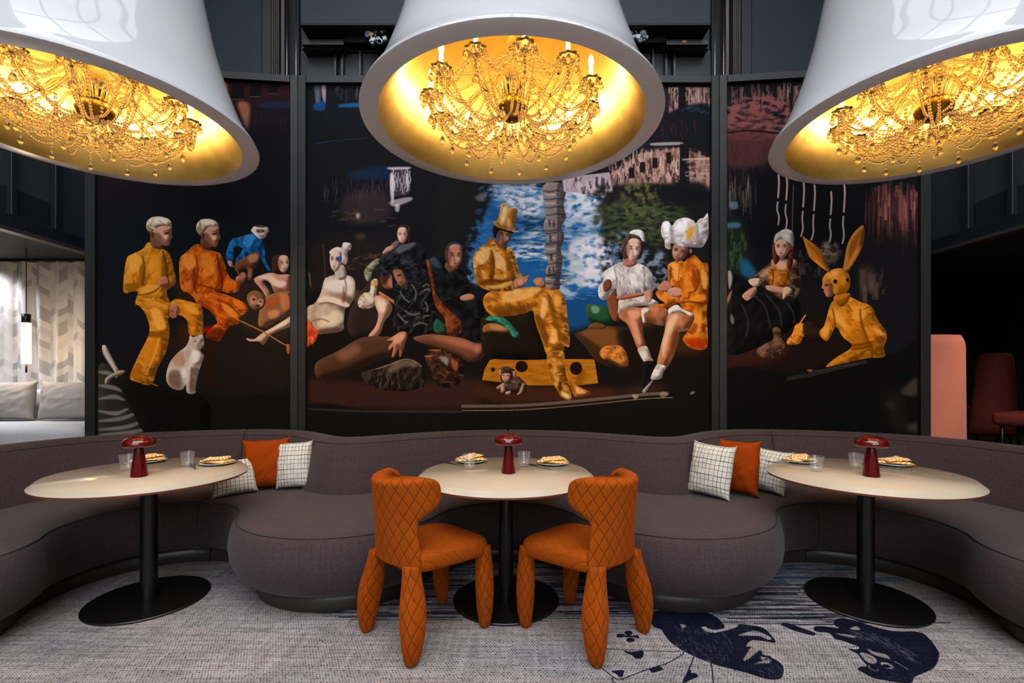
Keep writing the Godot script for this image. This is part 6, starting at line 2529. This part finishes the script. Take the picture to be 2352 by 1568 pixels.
	b("d9cdc6", [185, 600, 240, 560, 310, 525, 350, 540, 420, 535, 480, 560, 520, 615, 530, 680, 530, 710, 480, 715, 462, 650, 465, 725, 380, 735, 290, 755, 275, 700, 240, 740, 200, 780, 160, 755, 160, 690, 190, 650])
	folds("f8f2ee", "8c7c76", 0.45, 0.9, 0.7, 105)
	s("a89890", 0.6, 6, [285, 690, 400, 700, 460, 690, 400, 715, 290, 740])
	s("f6efe9", 0.7, 6, [200, 600, 260, 570, 280, 620, 220, 640])
	lc("7a6a62", 0.85, 2.5, 1.5, [262, 560, 280, 640, 275, 700])
	lc("7a6a62", 0.85, 2.5, 1.5, [460, 560, 466, 640, 462, 720])
	lc("8a7a72", 0.8, 2, 1, [310, 530, 350, 556, 385, 545, 420, 540])
	b("7a3c2a", [195, 660, 225, 640, 245, 660, 240, 700, 205, 725, 190, 700])
	b("c08e74", [470, 720, 515, 712, 522, 750, 505, 790, 480, 790, 465, 760])
	fingers(492, 760, 30, 1.7, 0.14, "d0a084", "7a4e3a")
	b("b07a60", [330, 490, 400, 505, 410, 540, 360, 560, 325, 540])
	b("4a3028", [320, 470, 310, 420, 325, 375, 360, 345, 410, 345, 445, 375, 455, 430, 445, 490, 410, 510, 350, 500, 330, 510])
	wrinkles("8a6048", "24140e", 0.5, 1.0, 507, 1.4)
	face(392, 445, 48, 72, 0.12, 0.1, "e0b49e", "96604e", "a84a44")
	b("e0dcdc", [365, 335, 385, 315, 430, 310, 460, 330, 466, 380, 455, 390, 435, 360, 400, 345])
	folds("ffffff", "8a8a90", 0.5, 1.2, 1.2, 106)
	# woman in orange with the flower hat
	b("b06a40", [620, 880, 680, 860, 740, 870, 790, 890, 780, 960, 730, 990, 700, 990, 690, 1060, 650, 1170, 610, 1230, 550, 1215, 570, 1100, 600, 980])
	folds("e8ae86", "703818", 0.4, 0.6, 0.6, 107)
	s("f0c09a", 0.8, 9, [630, 900, 690, 880, 660, 960, 620, 1060, 590, 1160, 580, 1080])
	s("6a3418", 0.75, 8, [690, 990, 680, 1080, 640, 1170, 620, 1200, 660, 1060])
	b("ddd0c6", [540, 1220, 560, 1205, 610, 1225, 590, 1260, 575, 1300, 520, 1310, 508, 1290])
	folds("faf2ea", "8a7264", 0.4, 1, 1, 108)
	b("a0968e", [450, 1385, 490, 1340, 515, 1315, 520, 1320, 490, 1370, 470, 1400])
	b("e6d8cc", [625, 840, 680, 810, 720, 840, 790, 870, 780, 890, 720, 860, 650, 870, 630, 880])
	b("cd6a10", [620, 560, 640, 530, 700, 510, 760, 500, 800, 480, 850, 530, 890, 550, 890, 760, 880, 860, 885, 1080, 830, 1110, 760, 1090, 720, 1040, 750, 990, 790, 930, 790, 870, 720, 840, 690, 800, 620, 830, 560, 825, 520, 810, 600, 800, 560, 770, 540, 730, 580, 700, 620, 680])
	folds("f6aa3c", "7a2c04", 0.62, 0.8, 0.7, 109, 0.4)
	s("f8b850", 0.8, 6, [650, 540, 690, 540, 700, 640, 660, 640])
	s("f9bc54", 0.8, 6, [840, 580, 880, 600, 880, 700, 850, 690])
	s("842f06", 0.75, 7, [790, 560, 820, 640, 810, 720, 780, 660])
	s("f4a030", 0.8, 7, [780, 760, 860, 740, 870, 780, 790, 790])
	s("a82c06", 0.8, 10, [740, 1040, 850, 1030, 885, 1080, 830, 1110, 770, 1090])
	s("f6ae44", 0.75, 6, [800, 880, 850, 900, 830, 980, 790, 960])
	s("8a3406", 0.75, 6, [760, 990, 800, 930, 820, 960, 790, 1010])
	l("7a3008", 0.8, 1.5, [700, 560, 692, 640, 698, 720, 692, 790])
	lc("5e2204", 0.9, 3, 2, [640, 560, 636, 640, 600, 700])
	lc("5e2204", 0.9, 3, 2, [815, 570, 830, 650, 800, 720, 750, 730])
	lc("5e2204", 0.9, 3, 2, [690, 800, 760, 790, 850, 800, 885, 790])
	lc("5e2204", 0.8, 2, 1, [730, 520, 770, 500, 800, 490])
	b("b8805e", [555, 690, 600, 650, 640, 670, 660, 690, 640, 720, 590, 725, 562, 715])
	fingers(610, 680, 28, 0.2, 0.16, "c89070", "6a3e2a")
	b("cc987a", [625, 710, 670, 695, 715, 710, 720, 750, 680, 760, 630, 745])
	fingers(650, 725, 30, 2.9, 0.16, "dcaa8c", "7a4c36")
	b("d8741c", [710, 720, 760, 730, 760, 770, 715, 755])
	b("2a1a18", [640, 430, 640, 390, 780, 420, 790, 470, 750, 500, 720, 520])
	face(700, 460, 54, 58, -0.25, 0.25, "a8705a", "4a2a20", "8a3a34")
	b("dccfcc", [575, 305, 590, 258, 625, 255, 648, 285, 680, 245, 740, 230, 790, 250, 808, 268, 830, 240, 860, 230, 888, 205, 892, 340, 880, 380, 850, 425, 790, 428, 700, 420, 640, 400, 640, 440, 605, 430, 598, 380, 580, 350])
	folds("fbf4f2", "a08a88", 0.45, 0.7, 0.7, 110)
	s("a87a6a", 0.7, 6, [600, 400, 640, 400, 640, 440, 605, 430])
	s("d8a02c", 0.85, 8, [745, 330, 770, 290, 800, 285, 800, 330, 770, 380, 745, 375])
	s("fff8f4", 0.8, 6, [590, 270, 625, 270, 630, 320, 595, 320])
	s("fff8f4", 0.7, 8, [680, 270, 740, 250, 750, 300, 700, 330])
	s("8a7674", 0.7, 5, [635, 290, 655, 290, 660, 380, 640, 380])
	s("8a7674", 0.7, 5, [805, 280, 820, 270, 830, 400, 810, 400])
	b("8a6a58", [765, 445, 780, 440, 785, 465, 770, 470])
	x("a89484", 0.8, 2, [770, 1395, 800, 1388, 795, 1400, 775, 1408])
	zoom(0, 0, 1)

func paint_right() -> void:
	x("151417", 0.9, 40, [1660, 180, 2110, 150, 2110, 520, 1660, 520])
	# pillars and brick wall mirrored in the water
	streaks("6a4c4a", 0.7, 1672, 190, 1860, 215, 40, true, 201, 20, 60, 4)
	streaks("b08c80", 0.6, 1780, 185, 1860, 210, 14, true, 202, 20, 50, 3)
	rag("8a504a", 0.9, 6, [1672, 235, 1800, 225, 1800, 310, 1668, 315], 1.2, 2.4, 331, -0.15)
	x("7a4440", 0.35, 8, [1680, 260, 1760, 245, 1770, 270, 1760, 300, 1670, 310])
	x("5a2f30", 0.8, 10, [1668, 300, 1780, 310, 1770, 370, 1668, 380])
	l("1c1214", 0.9, 4, [1668, 305, 1720, 300, 1790, 306])
	streaks("3a2426", 0.7, 1668, 320, 1800, 400, 40, true, 203, 20, 60, 4)
	zoom(1640, 400, 2.57)
	x("121113", 0.9, 16, [230, 0, 900, 0, 900, 420, 560, 560, 230, 420])
	streaks("7a6a62", 0.6, 70, 0, 250, 120, 34, true, 204, 60, 200, 1.6)
	for q in [[380, 0, 378, 300], [428, 10, 424, 320], [528, 40, 512, 370], [592, 60, 572, 390], [690, 100, 680, 400], [768, 60, 756, 410]]:
		var mid: float = (q[1] + q[3]) / 2.0
		l("cbb4a8", 0.85, 4, [q[0], q[1], q[0] + 3, q[1] + 60, q[0] - 3, mid - 10])
		l("cbb4a8", 0.85, 3.6, [q[0] - 4, mid + 10, q[0] - 8, mid + 60, (q[0] + q[2]) / 2.0 + 4, q[3] - 50, q[2], q[3]])
	l("8a7468", 0.7, 2, [468, 60, 464, 200, 462, 330])
	streaks("54302c", 0.8, 900, 40, 1200, 200, 60, true, 205, 80, 300, 6)
	streaks("7e4640", 0.75, 960, 60, 1200, 240, 44, true, 206, 80, 260, 6)
	streaks("a86a60", 0.6, 960, 60, 1195, 260, 26, true, 207, 60, 160, 3)
	streaks("1a1416", 0.7, 900, 40, 1200, 300, 40, true, 208, 80, 300, 4)
	x("181618", 0.85, 30, [800, 420, 1200, 380, 1200, 760, 860, 760])
	x("4a3c36", 0.7, 14, [860, 560, 920, 540, 960, 640, 880, 700])
	streaks("5a463e", 0.6, 860, 540, 1000, 680, 30, true, 209, 30, 110, 6)
	rag("9a8070", 0.85, 8, [600, 415, 720, 405, 725, 500, 650, 520, 590, 490], 1.6, 1.8, 332, -0.05)
	x("8a7264", 0.2, 9, [610, 430, 710, 415, 715, 480, 650, 510, 600, 480])
	streaks("4a4038", 0.6, 500, 430, 760, 560, 40, true, 210, 20, 80, 5)
	x("1f2a1c", 0.8, 16, [66, 280, 170, 290, 200, 560, 66, 560])
	streaks("4a5a34", 0.5, 70, 300, 190, 540, 30, true, 211, 20, 70, 5)
	x("6a8490", 0.7, 5, [90, 165, 135, 160, 140, 200, 100, 205])
	x("5a7e96", 0.7, 5, [75, 290, 150, 285, 150, 312, 80, 315])
	x("1f6690", 0.8, 8, [150, 520, 190, 500, 250, 580, 215, 610, 165, 590])
	# boat and deck
	x("1c110e", 0.95, 14, [66, 780, 400, 760, 700, 900, 700, 1120, 66, 1180])
	x("3a1c12", 0.8, 10, [66, 1050, 270, 1020, 420, 1000, 430, 1060, 300, 1110, 66, 1150])
	x("0f0e0f", 1.0, 6, [66, 1160, 460, 1180, 700, 1120, 900, 1080, 1100, 1050, 1190, 1020, 1200, 1640, 66, 1640])
	l("2e2a2a", 0.9, 8, [430, 1205, 600, 1175, 760, 1135, 900, 1105])
	l("4a4444", 0.8, 2, [560, 1168, 700, 1140, 860, 1110])
	x("c88a5c", 0.9, 2, [550, 1152, 580, 1152, 575, 1160, 555, 1160])
	x("4a4440", 0.8, 8, [1100, 1290, 1150, 1230, 1200, 1200, 1200, 1300])
	x("5e5650", 0.8, 6, [1010, 1350, 1060, 1330, 1070, 1390, 1040, 1390])
	x("44403e", 0.8, 8, [1130, 1480, 1200, 1460, 1200, 1520, 1140, 1510])
	x("1f1a18", 0.8, 14, [990, 1300, 1100, 1290, 1150, 1480, 1050, 1520])
	# black glossy shape at the left
	b("0e0d0f", [66, 580, 90, 566, 105, 570, 200, 640, 320, 680, 470, 720, 520, 800, 470, 900, 300, 1000, 66, 1040])
	folds("242326", "050505", 0.4, 0.9, 0.5, 221, 0.5)
	for q in [[220, 700, 300, 780, 330, 900], [300, 700, 380, 800, 400, 900], [160, 760, 200, 860, 190, 960], [430, 760, 470, 820, 470, 880]]:
		lc("3c3a3e", 0.8, 3, 2, q)
	s("b8a89c", 0.9, 3, [82, 572, 100, 572, 108, 620, 92, 680, 84, 640])
	x("c08a54", 0.8, 3, [62, 760, 80, 720, 104, 680, 100, 720, 76, 770])
	s("8a8a90", 0.7, 4, [100, 820, 120, 860, 110, 885, 96, 860])
	# --- seated woman
	b("4a3226", [205, 620, 260, 580, 330, 520, 360, 490, 440, 500, 490, 530, 510, 640, 500, 700, 460, 740, 400, 740, 320, 680, 280, 660, 240, 665])
	folds("b08a70", "1c100c", 0.5, 1, 1, 222, 0.4)
	s("c8a084", 0.75, 5, [270, 590, 330, 540, 340, 570, 290, 610])
	b("c08a6c", [345, 500, 400, 510, 470, 500, 490, 530, 430, 570, 380, 560, 340, 540])
	s("e8bc9c", 0.7, 6, [370, 515, 420, 520, 420, 560, 375, 560])
	b("b86a1e", [320, 580, 345, 540, 400, 570, 440, 555, 445, 640, 400, 665, 340, 660])
	folds("e89c44", "5a2c08", 0.5, 1, 1, 223)
	l("2a140a", 0.9, 2, [345, 560, 350, 610, 342, 650])
	b("c89a7c", [310, 655, 400, 665, 430, 690, 410, 705, 320, 685])
	b("c89878", [165, 715, 210, 675, 245, 665, 252, 690, 215, 735, 185, 738])
	fingers(205, 715, 34, 2.6, 0.14, "d8a888", "6a4430")
	b("d8b89c", [205, 622, 260, 612, 275, 640, 250, 664, 215, 650])
	b("cfae90", [410, 670, 440, 665, 462, 690, 430, 720, 405, 735])
	b("5a2c1c", [355, 400, 345, 480, 360, 530, 385, 500, 380, 430, 440, 430, 430, 540, 450, 560, 468, 500, 465, 420])
	wrinkles("9a583a", "2c120a", 0.5, 1.0, 508, 1.5)
	face(402, 432, 44, 56, -0.3, 0.0, "d8a890", "8e5a48", "a04a40")
	b("d6cbbd", [355, 405, 360, 360, 390, 335, 425, 322, 465, 340, 470, 390, 468, 425, 440, 400, 390, 382])
	folds("f4ece0", "8a7c70", 0.4, 0.8, 0.8, 224)
	# bow of the neighbouring boat
	b("5a3e2e", [345, 915, 370, 900, 392, 920, 395, 960, 420, 1000, 380, 1070, 290, 1080, 250, 1040, 300, 1000, 350, 970])
	folds("b08460", "20120c", 0.5, 1, 1, 225)
	# golden figurine held out
	b("d8871a", [430, 980, 460, 940, 480, 890, 510, 875, 540, 890, 540, 930, 520, 970, 500, 1000, 440, 1005])
	folds("fcc050", "8a4a06", 0.55, 1, 1, 226)
	l("e8a838", 0.95, 3, [508, 876, 525, 850, 541, 828])
	b("2a1c16", [530, 880, 570, 870, 600, 900, 660, 940, 640, 980, 560, 960, 530, 930])
	# --- rabbit-hooded figure
	b("cf8614", [690, 760, 720, 740, 790, 720, 860, 750, 930, 780, 960, 850, 1010, 920, 1018, 970, 1000, 1020, 1005, 1075, 900, 1085, 700, 1130, 660, 1132, 720, 1080, 800, 1030, 810, 1000, 760, 960, 720, 900, 690, 950, 660, 985, 620, 935, 650, 890, 670, 820])
	folds("f4b640", "8a4e06", 0.45, 0.7, 0.9, 227, 0.4)
	s("f8c452", 0.8, 10, [700, 780, 760, 850, 790, 900, 740, 890, 705, 850])
	s("f2b63e", 0.8, 8, [830, 780, 900, 800, 870, 860, 820, 850])
	s("90540a", 0.75, 8, [870, 860, 900, 960, 930, 1040, 900, 1030, 870, 940])
	s("8a4a06", 0.8, 6, [805, 1000, 940, 985, 945, 1010, 815, 1030])
	s("a8620c", 0.7, 8, [780, 950, 860, 960, 840, 1000, 800, 990])
	s("f4b83e", 0.8, 5, [940, 900, 985, 920, 1000, 950, 960, 940])
	s("7a4206", 0.7, 5, [950, 960, 1010, 970, 990, 1000, 950, 990])
	s("f6bc44", 0.8, 5, [630, 930, 665, 900, 680, 930, 660, 970])
	lc("5e3404", 0.9, 3, 2, [862, 790, 868, 870, 900, 960, 932, 1030, 930, 1085])
	lc("5e3404", 0.9, 3, 2, [806, 1005, 870, 1002, 942, 985])
	lc("5e3404", 0.9, 3, 2, [812, 1032, 880, 1024, 940, 1010])
	lc("5e3404", 0.85, 3, 2, [698, 790, 712, 860, 706, 920, 690, 950])
	lc("5e3404", 0.8, 2, 1.5, [845, 1088, 880, 1050, 930, 1030])
	lc("5e3404", 0.8, 2, 1, [880, 800, 920, 778, 945, 800])
	b("c07a10", [705, 740, 720, 710, 790, 700, 805, 715, 780, 760, 740, 780])
	s("7a4206", 0.7, 5, [720, 750, 780, 730, 780, 760, 740, 775])
	b("b8845f", [640, 630, 660, 620, 700, 640, 705, 700, 690, 722, 665, 722, 655, 705, 645, 690, 650, 680, 634, 668, 640, 650])
	s("6a3e2a", 0.8, 5, [675, 640, 705, 650, 705, 715, 680, 715])
	s("201008", 0.9, 1.5, [655, 648, 672, 648, 668, 658, 655, 658])
	b("d89018", [640, 615, 665, 580, 710, 558, 760, 556, 795, 590, 803, 640, 790, 685, 760, 705, 720, 710, 702, 690, 700, 650, 670, 632, 645, 635])
	folds("f6b640", "8a5206", 0.4, 0.7, 0.7, 228)
	s("fcca60", 0.8, 9, [655, 600, 700, 570, 740, 575, 700, 610])
	s("8a5208", 0.75, 9, [740, 660, 790, 650, 780, 690, 740, 705])
	s("120c06", 1.0, 1, oval(715, 632, 12, 12))
	s("120c06", 1.0, 1, oval(787, 622, 8, 12))
	b("c8741e", [525, 370, 545, 380, 600, 420, 640, 470, 665, 530, 685, 575, 660, 568, 610, 530, 565, 490, 545, 440])
	s("f0a83e", 0.8, 6, [590, 500, 640, 540, 680, 575, 650, 560, 600, 525])
	s("8a4a10", 0.7, 6, [545, 400, 600, 440, 630, 500, 590, 460])
	b("b86c1c", [760, 570, 770, 500, 785, 420, 820, 350, 875, 300, 888, 340, 880, 410, 850, 480, 800, 560, 780, 578])
	s("e8a03c", 0.8, 6, [770, 560, 800, 500, 860, 420, 850, 470, 800, 550])
	s("7a4410", 0.7, 6, [800, 420, 850, 340, 870, 330, 840, 420, 800, 500])
	lc("8a5014", 0.8, 2, 1, [775, 560, 815, 450, 872, 315])
	zoom(0, 0, 1)

# ==================================================================== carpet
const CAR_X := 2.72
const CAR_Z0 := 1.80
const CAR_Z1 := 3.62

func build_carpet(fl: Node3D) -> void:
	var weave := carpet_weave()
	var dens := 520.0
	for k in 2:
		var x0 := -CAR_X if k == 0 else 0.0
		var w := int(CAR_X * dens)
		var h := int((CAR_Z1 - CAR_Z0) * dens)
		P_scale = dens * 2.3 / FOC
		P_at = func(px: float, py: float) -> Vector2:
			var depth := FOC * EYE / maxf(py - 863.0, 1.0)
			return Vector2(((px - 1176.0) / FOC * depth - x0) * dens, (CAR_Z1 - depth) * dens)
		p_new(w, h, Color("a39c9b"))
		zoom(0, 0, 1)
		paint_carpet(w, h, k)
		var m := mat(Color(1, 1, 1), 0.95)
		m.albedo_texture = p_texture()
		m.texture_repeat = true
		m.detail_enabled = true
		m.detail_albedo = weave
		m.detail_blend_mode = BaseMaterial3D.BLEND_MODE_MUL
		m.detail_uv_layer = BaseMaterial3D.DETAIL_UV_2
		m.metallic_specular = 0.1
		carpet_piece(fl, x0, x0 + CAR_X, CAR_Z0, CAR_Z1, m)
	# the plain weave goes on all round
	var pm := mat(Color("a39c9b"), 0.95)
	pm.detail_enabled = true
	pm.detail_albedo = weave
	pm.detail_blend_mode = BaseMaterial3D.BLEND_MODE_MUL
	pm.detail_uv_layer = BaseMaterial3D.DETAIL_UV_2
	pm.metallic_specular = 0.1
	carpet_piece(fl, -4.6, 4.6, -8.0, CAR_Z0, pm)
	carpet_piece(fl, -4.6, 4.6, CAR_Z1, 5.6, pm)
	carpet_piece(fl, -4.6, -CAR_X, CAR_Z0, CAR_Z1, pm)
	carpet_piece(fl, CAR_X, 4.6, CAR_Z0, CAR_Z1, pm)
	carpet_piece(fl, -7.6, -4.6, -0.4, 5.6, pm)
	carpet_piece(fl, 4.6, 7.9, -0.4, 7.7, pm)

func carpet_piece(fl: Node3D, x0: float, x1: float, z0: float, z1: float, m: Material) -> void:
	var s_ := begin()
	s_.set_smooth_group(-1)
	var p := [W(x0, 0, z0), W(x1, 0, z0), W(x1, 0, z1), W(x0, 0, z1)]
	var uv := [Vector2(0, 1), Vector2(1, 1), Vector2(1, 0), Vector2(0, 0)]
	for k in [0, 2, 1, 0, 3, 2]:
		s_.set_uv(uv[k])
		s_.set_uv2(Vector2(p[k].x, p[k].z) * 1.15)
		s_.add_vertex(p[k])
	part("carpet_panel", finish(s_), m, fl)

# tile of a flat weave: dark ticks in staggered rows, uneven yarns
func carpet_weave() -> ImageTexture:
	var n := 512
	var r := RandomNumberGenerator.new()
	r.seed = 91
	var im := Image.create(n, n, false, Image.FORMAT_RGB8)
	var nw := FastNoiseLite.new()
	nw.seed = 5
	nw.frequency = 0.011
	nw.fractal_octaves = 3
	for y in n:
		for x_ in n:
			var cy := y / 8
			var cx := ((x_ + (cy % 2) * 4) / 8) % (n / 8)
			var fx := (x_ + (cy % 2) * 4) % 8
			var fy := y % 8
			# every yarn swells and thins along its own length
			var along := nw.get_noise_2d(x_ * 0.35, cy * 97.0)
			var across := nw.get_noise_2d(cx * 131.0 + 900.0, y * 0.35)
			var g := 0.90 + 0.16 * along + 0.12 * across
			var hash_ := absf(sin(cx * 12.9898 + cy * 78.233) * 43758.5453)
			hash_ -= floorf(hash_)
			if fx < 3 + int(hash_ * 3.0) and fy < 3 + int(fposmod(hash_ * 7.0, 2.0)):
				g *= 0.30 + 0.55 * fposmod(hash_ * 13.0, 1.0)
			g += r.randf_range(-0.06, 0.06)
			g = clampf(g, 0.0, 1.0)
			im.set_pixel(x_, y, Color(g, g, g))
	return ImageTexture.create_from_image(im)

func paint_carpet(w: int, h: int, half: int) -> void:
	var r := RandomNumberGenerator.new()
	r.seed = 300
	var old := P_at
	var x0 := -CAR_X if half == 0 else 0.0
	var metres := func(px: float, py: float) -> Vector2:
		return Vector2((px - x0) * 520.0, (CAR_Z1 - py) * 520.0)
	P_at = metres
	# dyed patches
	var tones := ["b3a8a4", "857f80", "a39488", "8f93a0", "aca39c", "7f8286"]
	for i in 70:
		var cx := r.randf_range(-CAR_X, CAR_X)
		var cy := r.randf_range(CAR_Z0, CAR_Z1)
		x(tones[r.randi() % 6], 0.35, 60, oval(cx, cy, r.randf_range(0.1, 0.45), r.randf_range(0.05, 0.2)))
	# slub yarns
	for i in 420:
		var cx := r.randf_range(-CAR_X, CAR_X)
		var cy := r.randf_range(CAR_Z0, CAR_Z1)
		var c: String = ["c4bab6", "6f6a6e", "b7a89a"][r.randi() % 3]
		if r.randf() < 0.6:
			l(c, 0.4, 1.6, [cx, cy, cx + r.randf_range(0.1, 0.5), cy])
		else:
			l(c, 0.35, 1.6, [cx, cy, cx, cy + r.randf_range(0.1, 0.4)])
	# navy smears across the middle, blue at the far right
	for i in 190:
		var cx := r.randf_range(-1.1, 0.75)
		var cy := r.randf_range(2.55, 3.3)
		var ln := r.randf_range(0.15, 0.7)
		l("23263f", r.randf_range(0.35, 0.85), r.randf_range(2, 9), [cx, cy, cx + ln * 0.5, cy + 0.005, cx + ln, cy])
	for i in 130:
		var cx := r.randf_range(0.9, 1.9)
		var cy := r.randf_range(2.52, 3.02)
		var ln := r.randf_range(0.1, 0.55)
		l("1d1f2f", r.randf_range(0.3, 0.8), r.randf_range(2, 8), [cx, cy, cx + ln * 0.5, cy + 0.004, cx + ln, cy])
	for i in 60:
		var cx := r.randf_range(1.45, 2.3)
		var cy := r.randf_range(3.02, 3.32)
		var ln := r.randf_range(0.1, 0.4)
		l("22407e", r.randf_range(0.25, 0.6), r.randf_range(3, 9), [cx, cy, cx + ln * 0.5, cy + 0.004, cx + ln, cy])
	for i in 40:
		var cx := r.randf_range(-2.3, -1.6)
		var cy := r.randf_range(3.0, 3.4)
		l("4f5a72", r.randf_range(0.15, 0.4), r.randf_range(3, 9), [cx, cy, cx + r.randf_range(0.1, 0.4), cy])
	P_at = old
	if half == 0:
		return
	var navy := "1a1b2c"
	# playing cards: outlines and suits
	zoom(1360, 1380, 5.345)
	l(navy, 0.95, 2.2, [170, 268, 450, 282, 720, 292])
	l(navy, 0.95, 2.2, [120, 580, 500, 598, 900, 615, 1050, 618, 1070, 600])
	l(navy, 0.95, 2.6, [1120, 622, 1100, 660, 900, 770, 700, 830, 500, 905, 340, 965, 280, 945, 180, 870, 60, 780])
	l(navy, 0.95, 2.2, [255, 935, 250, 975, 310, 1010])
	l(navy, 0.95, 2.6, [1250, 680, 1190, 830, 1110, 1010])
	l(navy, 0.95, 2.6, [1445, 700, 1470, 830, 1485, 1010])
	b(navy, oval(447, 388, 48, 28))
	b(navy, oval(352, 423, 54, 24))
	b(navy, oval(470, 476, 52, 28))
	bs(navy, [450, 430, 560, 415, 585, 458, 480, 440])
	b(navy, oval(450, 430, 50, 14))
	b(navy, [395, 605, 480, 622, 620, 610, 622, 680, 590, 705, 530, 700, 490, 665, 410, 630])
	bs(navy, [690, 835, 820, 785, 880, 840, 740, 882])
	b(navy, [235, 858, 380, 848, 385, 890, 370, 925, 330, 928, 300, 895])
	b(navy, [1120, 955, 1190, 850, 1210, 850, 1215, 880, 1270, 885, 1300, 925, 1220, 960, 1130, 1000])
	# crouching beast
	b(navy, [725, 180, 800, 120, 950, 100, 1300, 110, 1500, 180, 1600, 270, 1620, 330, 1500, 350, 1420, 330, 1380, 310, 1350, 330, 1500, 385, 1760, 325, 1800, 285, 1900, 290, 2100, 330, 2240, 470, 2230, 510, 2100, 490, 1960, 480, 1890, 550, 1960, 560, 2060, 600, 2200, 690, 2340, 790, 2330, 930, 2260, 960, 2120, 950, 1900, 880, 1700, 830, 1500, 775, 1260, 680, 1100, 600, 960, 500, 880, 400, 850, 350, 740, 300])
	s("a49a98", 0.9, 1.5, [1340, 318, 1420, 340, 1520, 370, 1510, 388, 1400, 372])
	s("a49a98", 0.9, 1.5, [1080, 285, 1140, 290, 1150, 315, 1110, 330])
	s("a49a98", 0.9, 1.5, [1790, 420, 1900, 380, 2000, 362, 2110, 400, 2200, 455, 2160, 475, 2060, 430, 1900, 425])
	s("a49a98", 0.9, 1.5, [1960, 560, 2060, 590, 1980, 660, 1900, 720, 1850, 730, 1900, 640])
	s("a49a98", 0.9, 1.5, oval(2130, 638, 52, 28, 0.3))
	s("a49a98", 0.8, 1.5, [2060, 680, 2160, 700, 2200, 740, 2120, 750])
	s(navy, 1.0, 1, oval(2135, 712, 18, 10))
	s("a49a98", 0.8, 1.5, [1990, 770, 2100, 730, 2180, 760, 2080, 765])
	var rr := RandomNumberGenerator.new()
	rr.seed = 8
	for i in 120:
		var a := rr.randf_range(1000, 1700)
		var c := rr.randf_range(280, 740)
		lc("8f8889", 0.55, 0.9, 0, [a, c, a + 14, c + 20, a + 26, c + 44])
	for i in 46:
		var a := rr.randf_range(2020, 2330)
		var c := rr.randf_range(780, 920)
		lc("8f8889", 0.6, 0.8, 0, [a, c, a + 20, c + 10, a + 36, c + 24])
	for i in 50:
		var a := rr.randf_range(1640, 1960)
		var c := rr.randf_range(300, 360)
		lc("5a5560", 0.6, 0.8, 0, [a, c, a + 30, c + 16])
	# second creature with a long arm
	zoom(1780, 1400, 5.6)
	b(navy, [70, 185, 110, 168, 200, 180, 360, 240, 480, 280, 520, 300, 500, 330, 400, 310, 250, 270, 120, 215])
	b(navy, [500, 225, 560, 208, 700, 220, 820, 235, 760, 190, 770, 130, 900, 110, 1150, 180, 1500, 270, 1850, 285, 1980, 370, 2080, 500, 2110, 590, 2060, 720, 1980, 780, 1800, 860, 1760, 930, 1640, 941, 1400, 905, 1250, 870, 1120, 800, 1060, 765, 1100, 730, 1180, 720, 1130, 660, 1060, 570, 1010, 540, 940, 495, 1040, 510, 1080, 480, 960, 430, 840, 390, 760, 370, 700, 300, 560, 285, 505, 265])
	for q in [[530, 295, 600, 298, 605, 365, 525, 345], [620, 300, 675, 302, 690, 370, 628, 368], [690, 305, 720, 320, 770, 372, 705, 370]]:
		p_lay(p_mask(p_points(q, true, false), 0.0), Color("a49a98"), 1.0, false)
	s("a49a98", 0.95, 1.5, [960, 245, 1045, 208, 1090, 258])
	s("a49a98", 0.9, 1.5, [780, 305, 900, 310, 1040, 340, 1010, 358, 880, 335])
	s("a49a98", 0.85, 1.5, [1190, 500, 1280, 540, 1420, 570, 1480, 630, 1380, 610, 1280, 580, 1220, 545])
	s("a49a98", 0.9, 1.5, [1090, 555, 1180, 560, 1290, 620, 1300, 680, 1230, 690, 1150, 640])
	s("a49a98", 0.9, 1.5, oval(1440, 715, 90, 34, 0.35))
	s(navy, 1.0, 1, oval(1430, 722, 55, 20, 0.2))
	lc("a49a98", 0.9, 2, 0, [1205, 710, 1220, 750, 1300, 785, 1325, 765])
	lc("a49a98", 0.9, 2, 0, [1530, 660, 1620, 710, 1715, 770])
	lc(navy, 1.0, 1.6, 0, [1160, 590, 1230, 620, 1270, 660])
	for i in 130:
		var k := rr.randf()
		var a := lerpf(900, 1780, k) + rr.randf_range(-60, 60)
		var c := lerpf(300, 640, k * k) + rr.randf_range(-50, 40)
		lc("8f8889", 0.6, 0.9, 0, [a, c, a + 40, c + 18, a + 80, c + 48])
	for i in 40:
		var a := rr.randf_range(1350, 1800)
		var c := rr.randf_range(780, 900)
		lc("6f6a70", 0.6, 0.9, 0, [a, c, a + 30, c + 6])
	zoom(0, 0, 1)
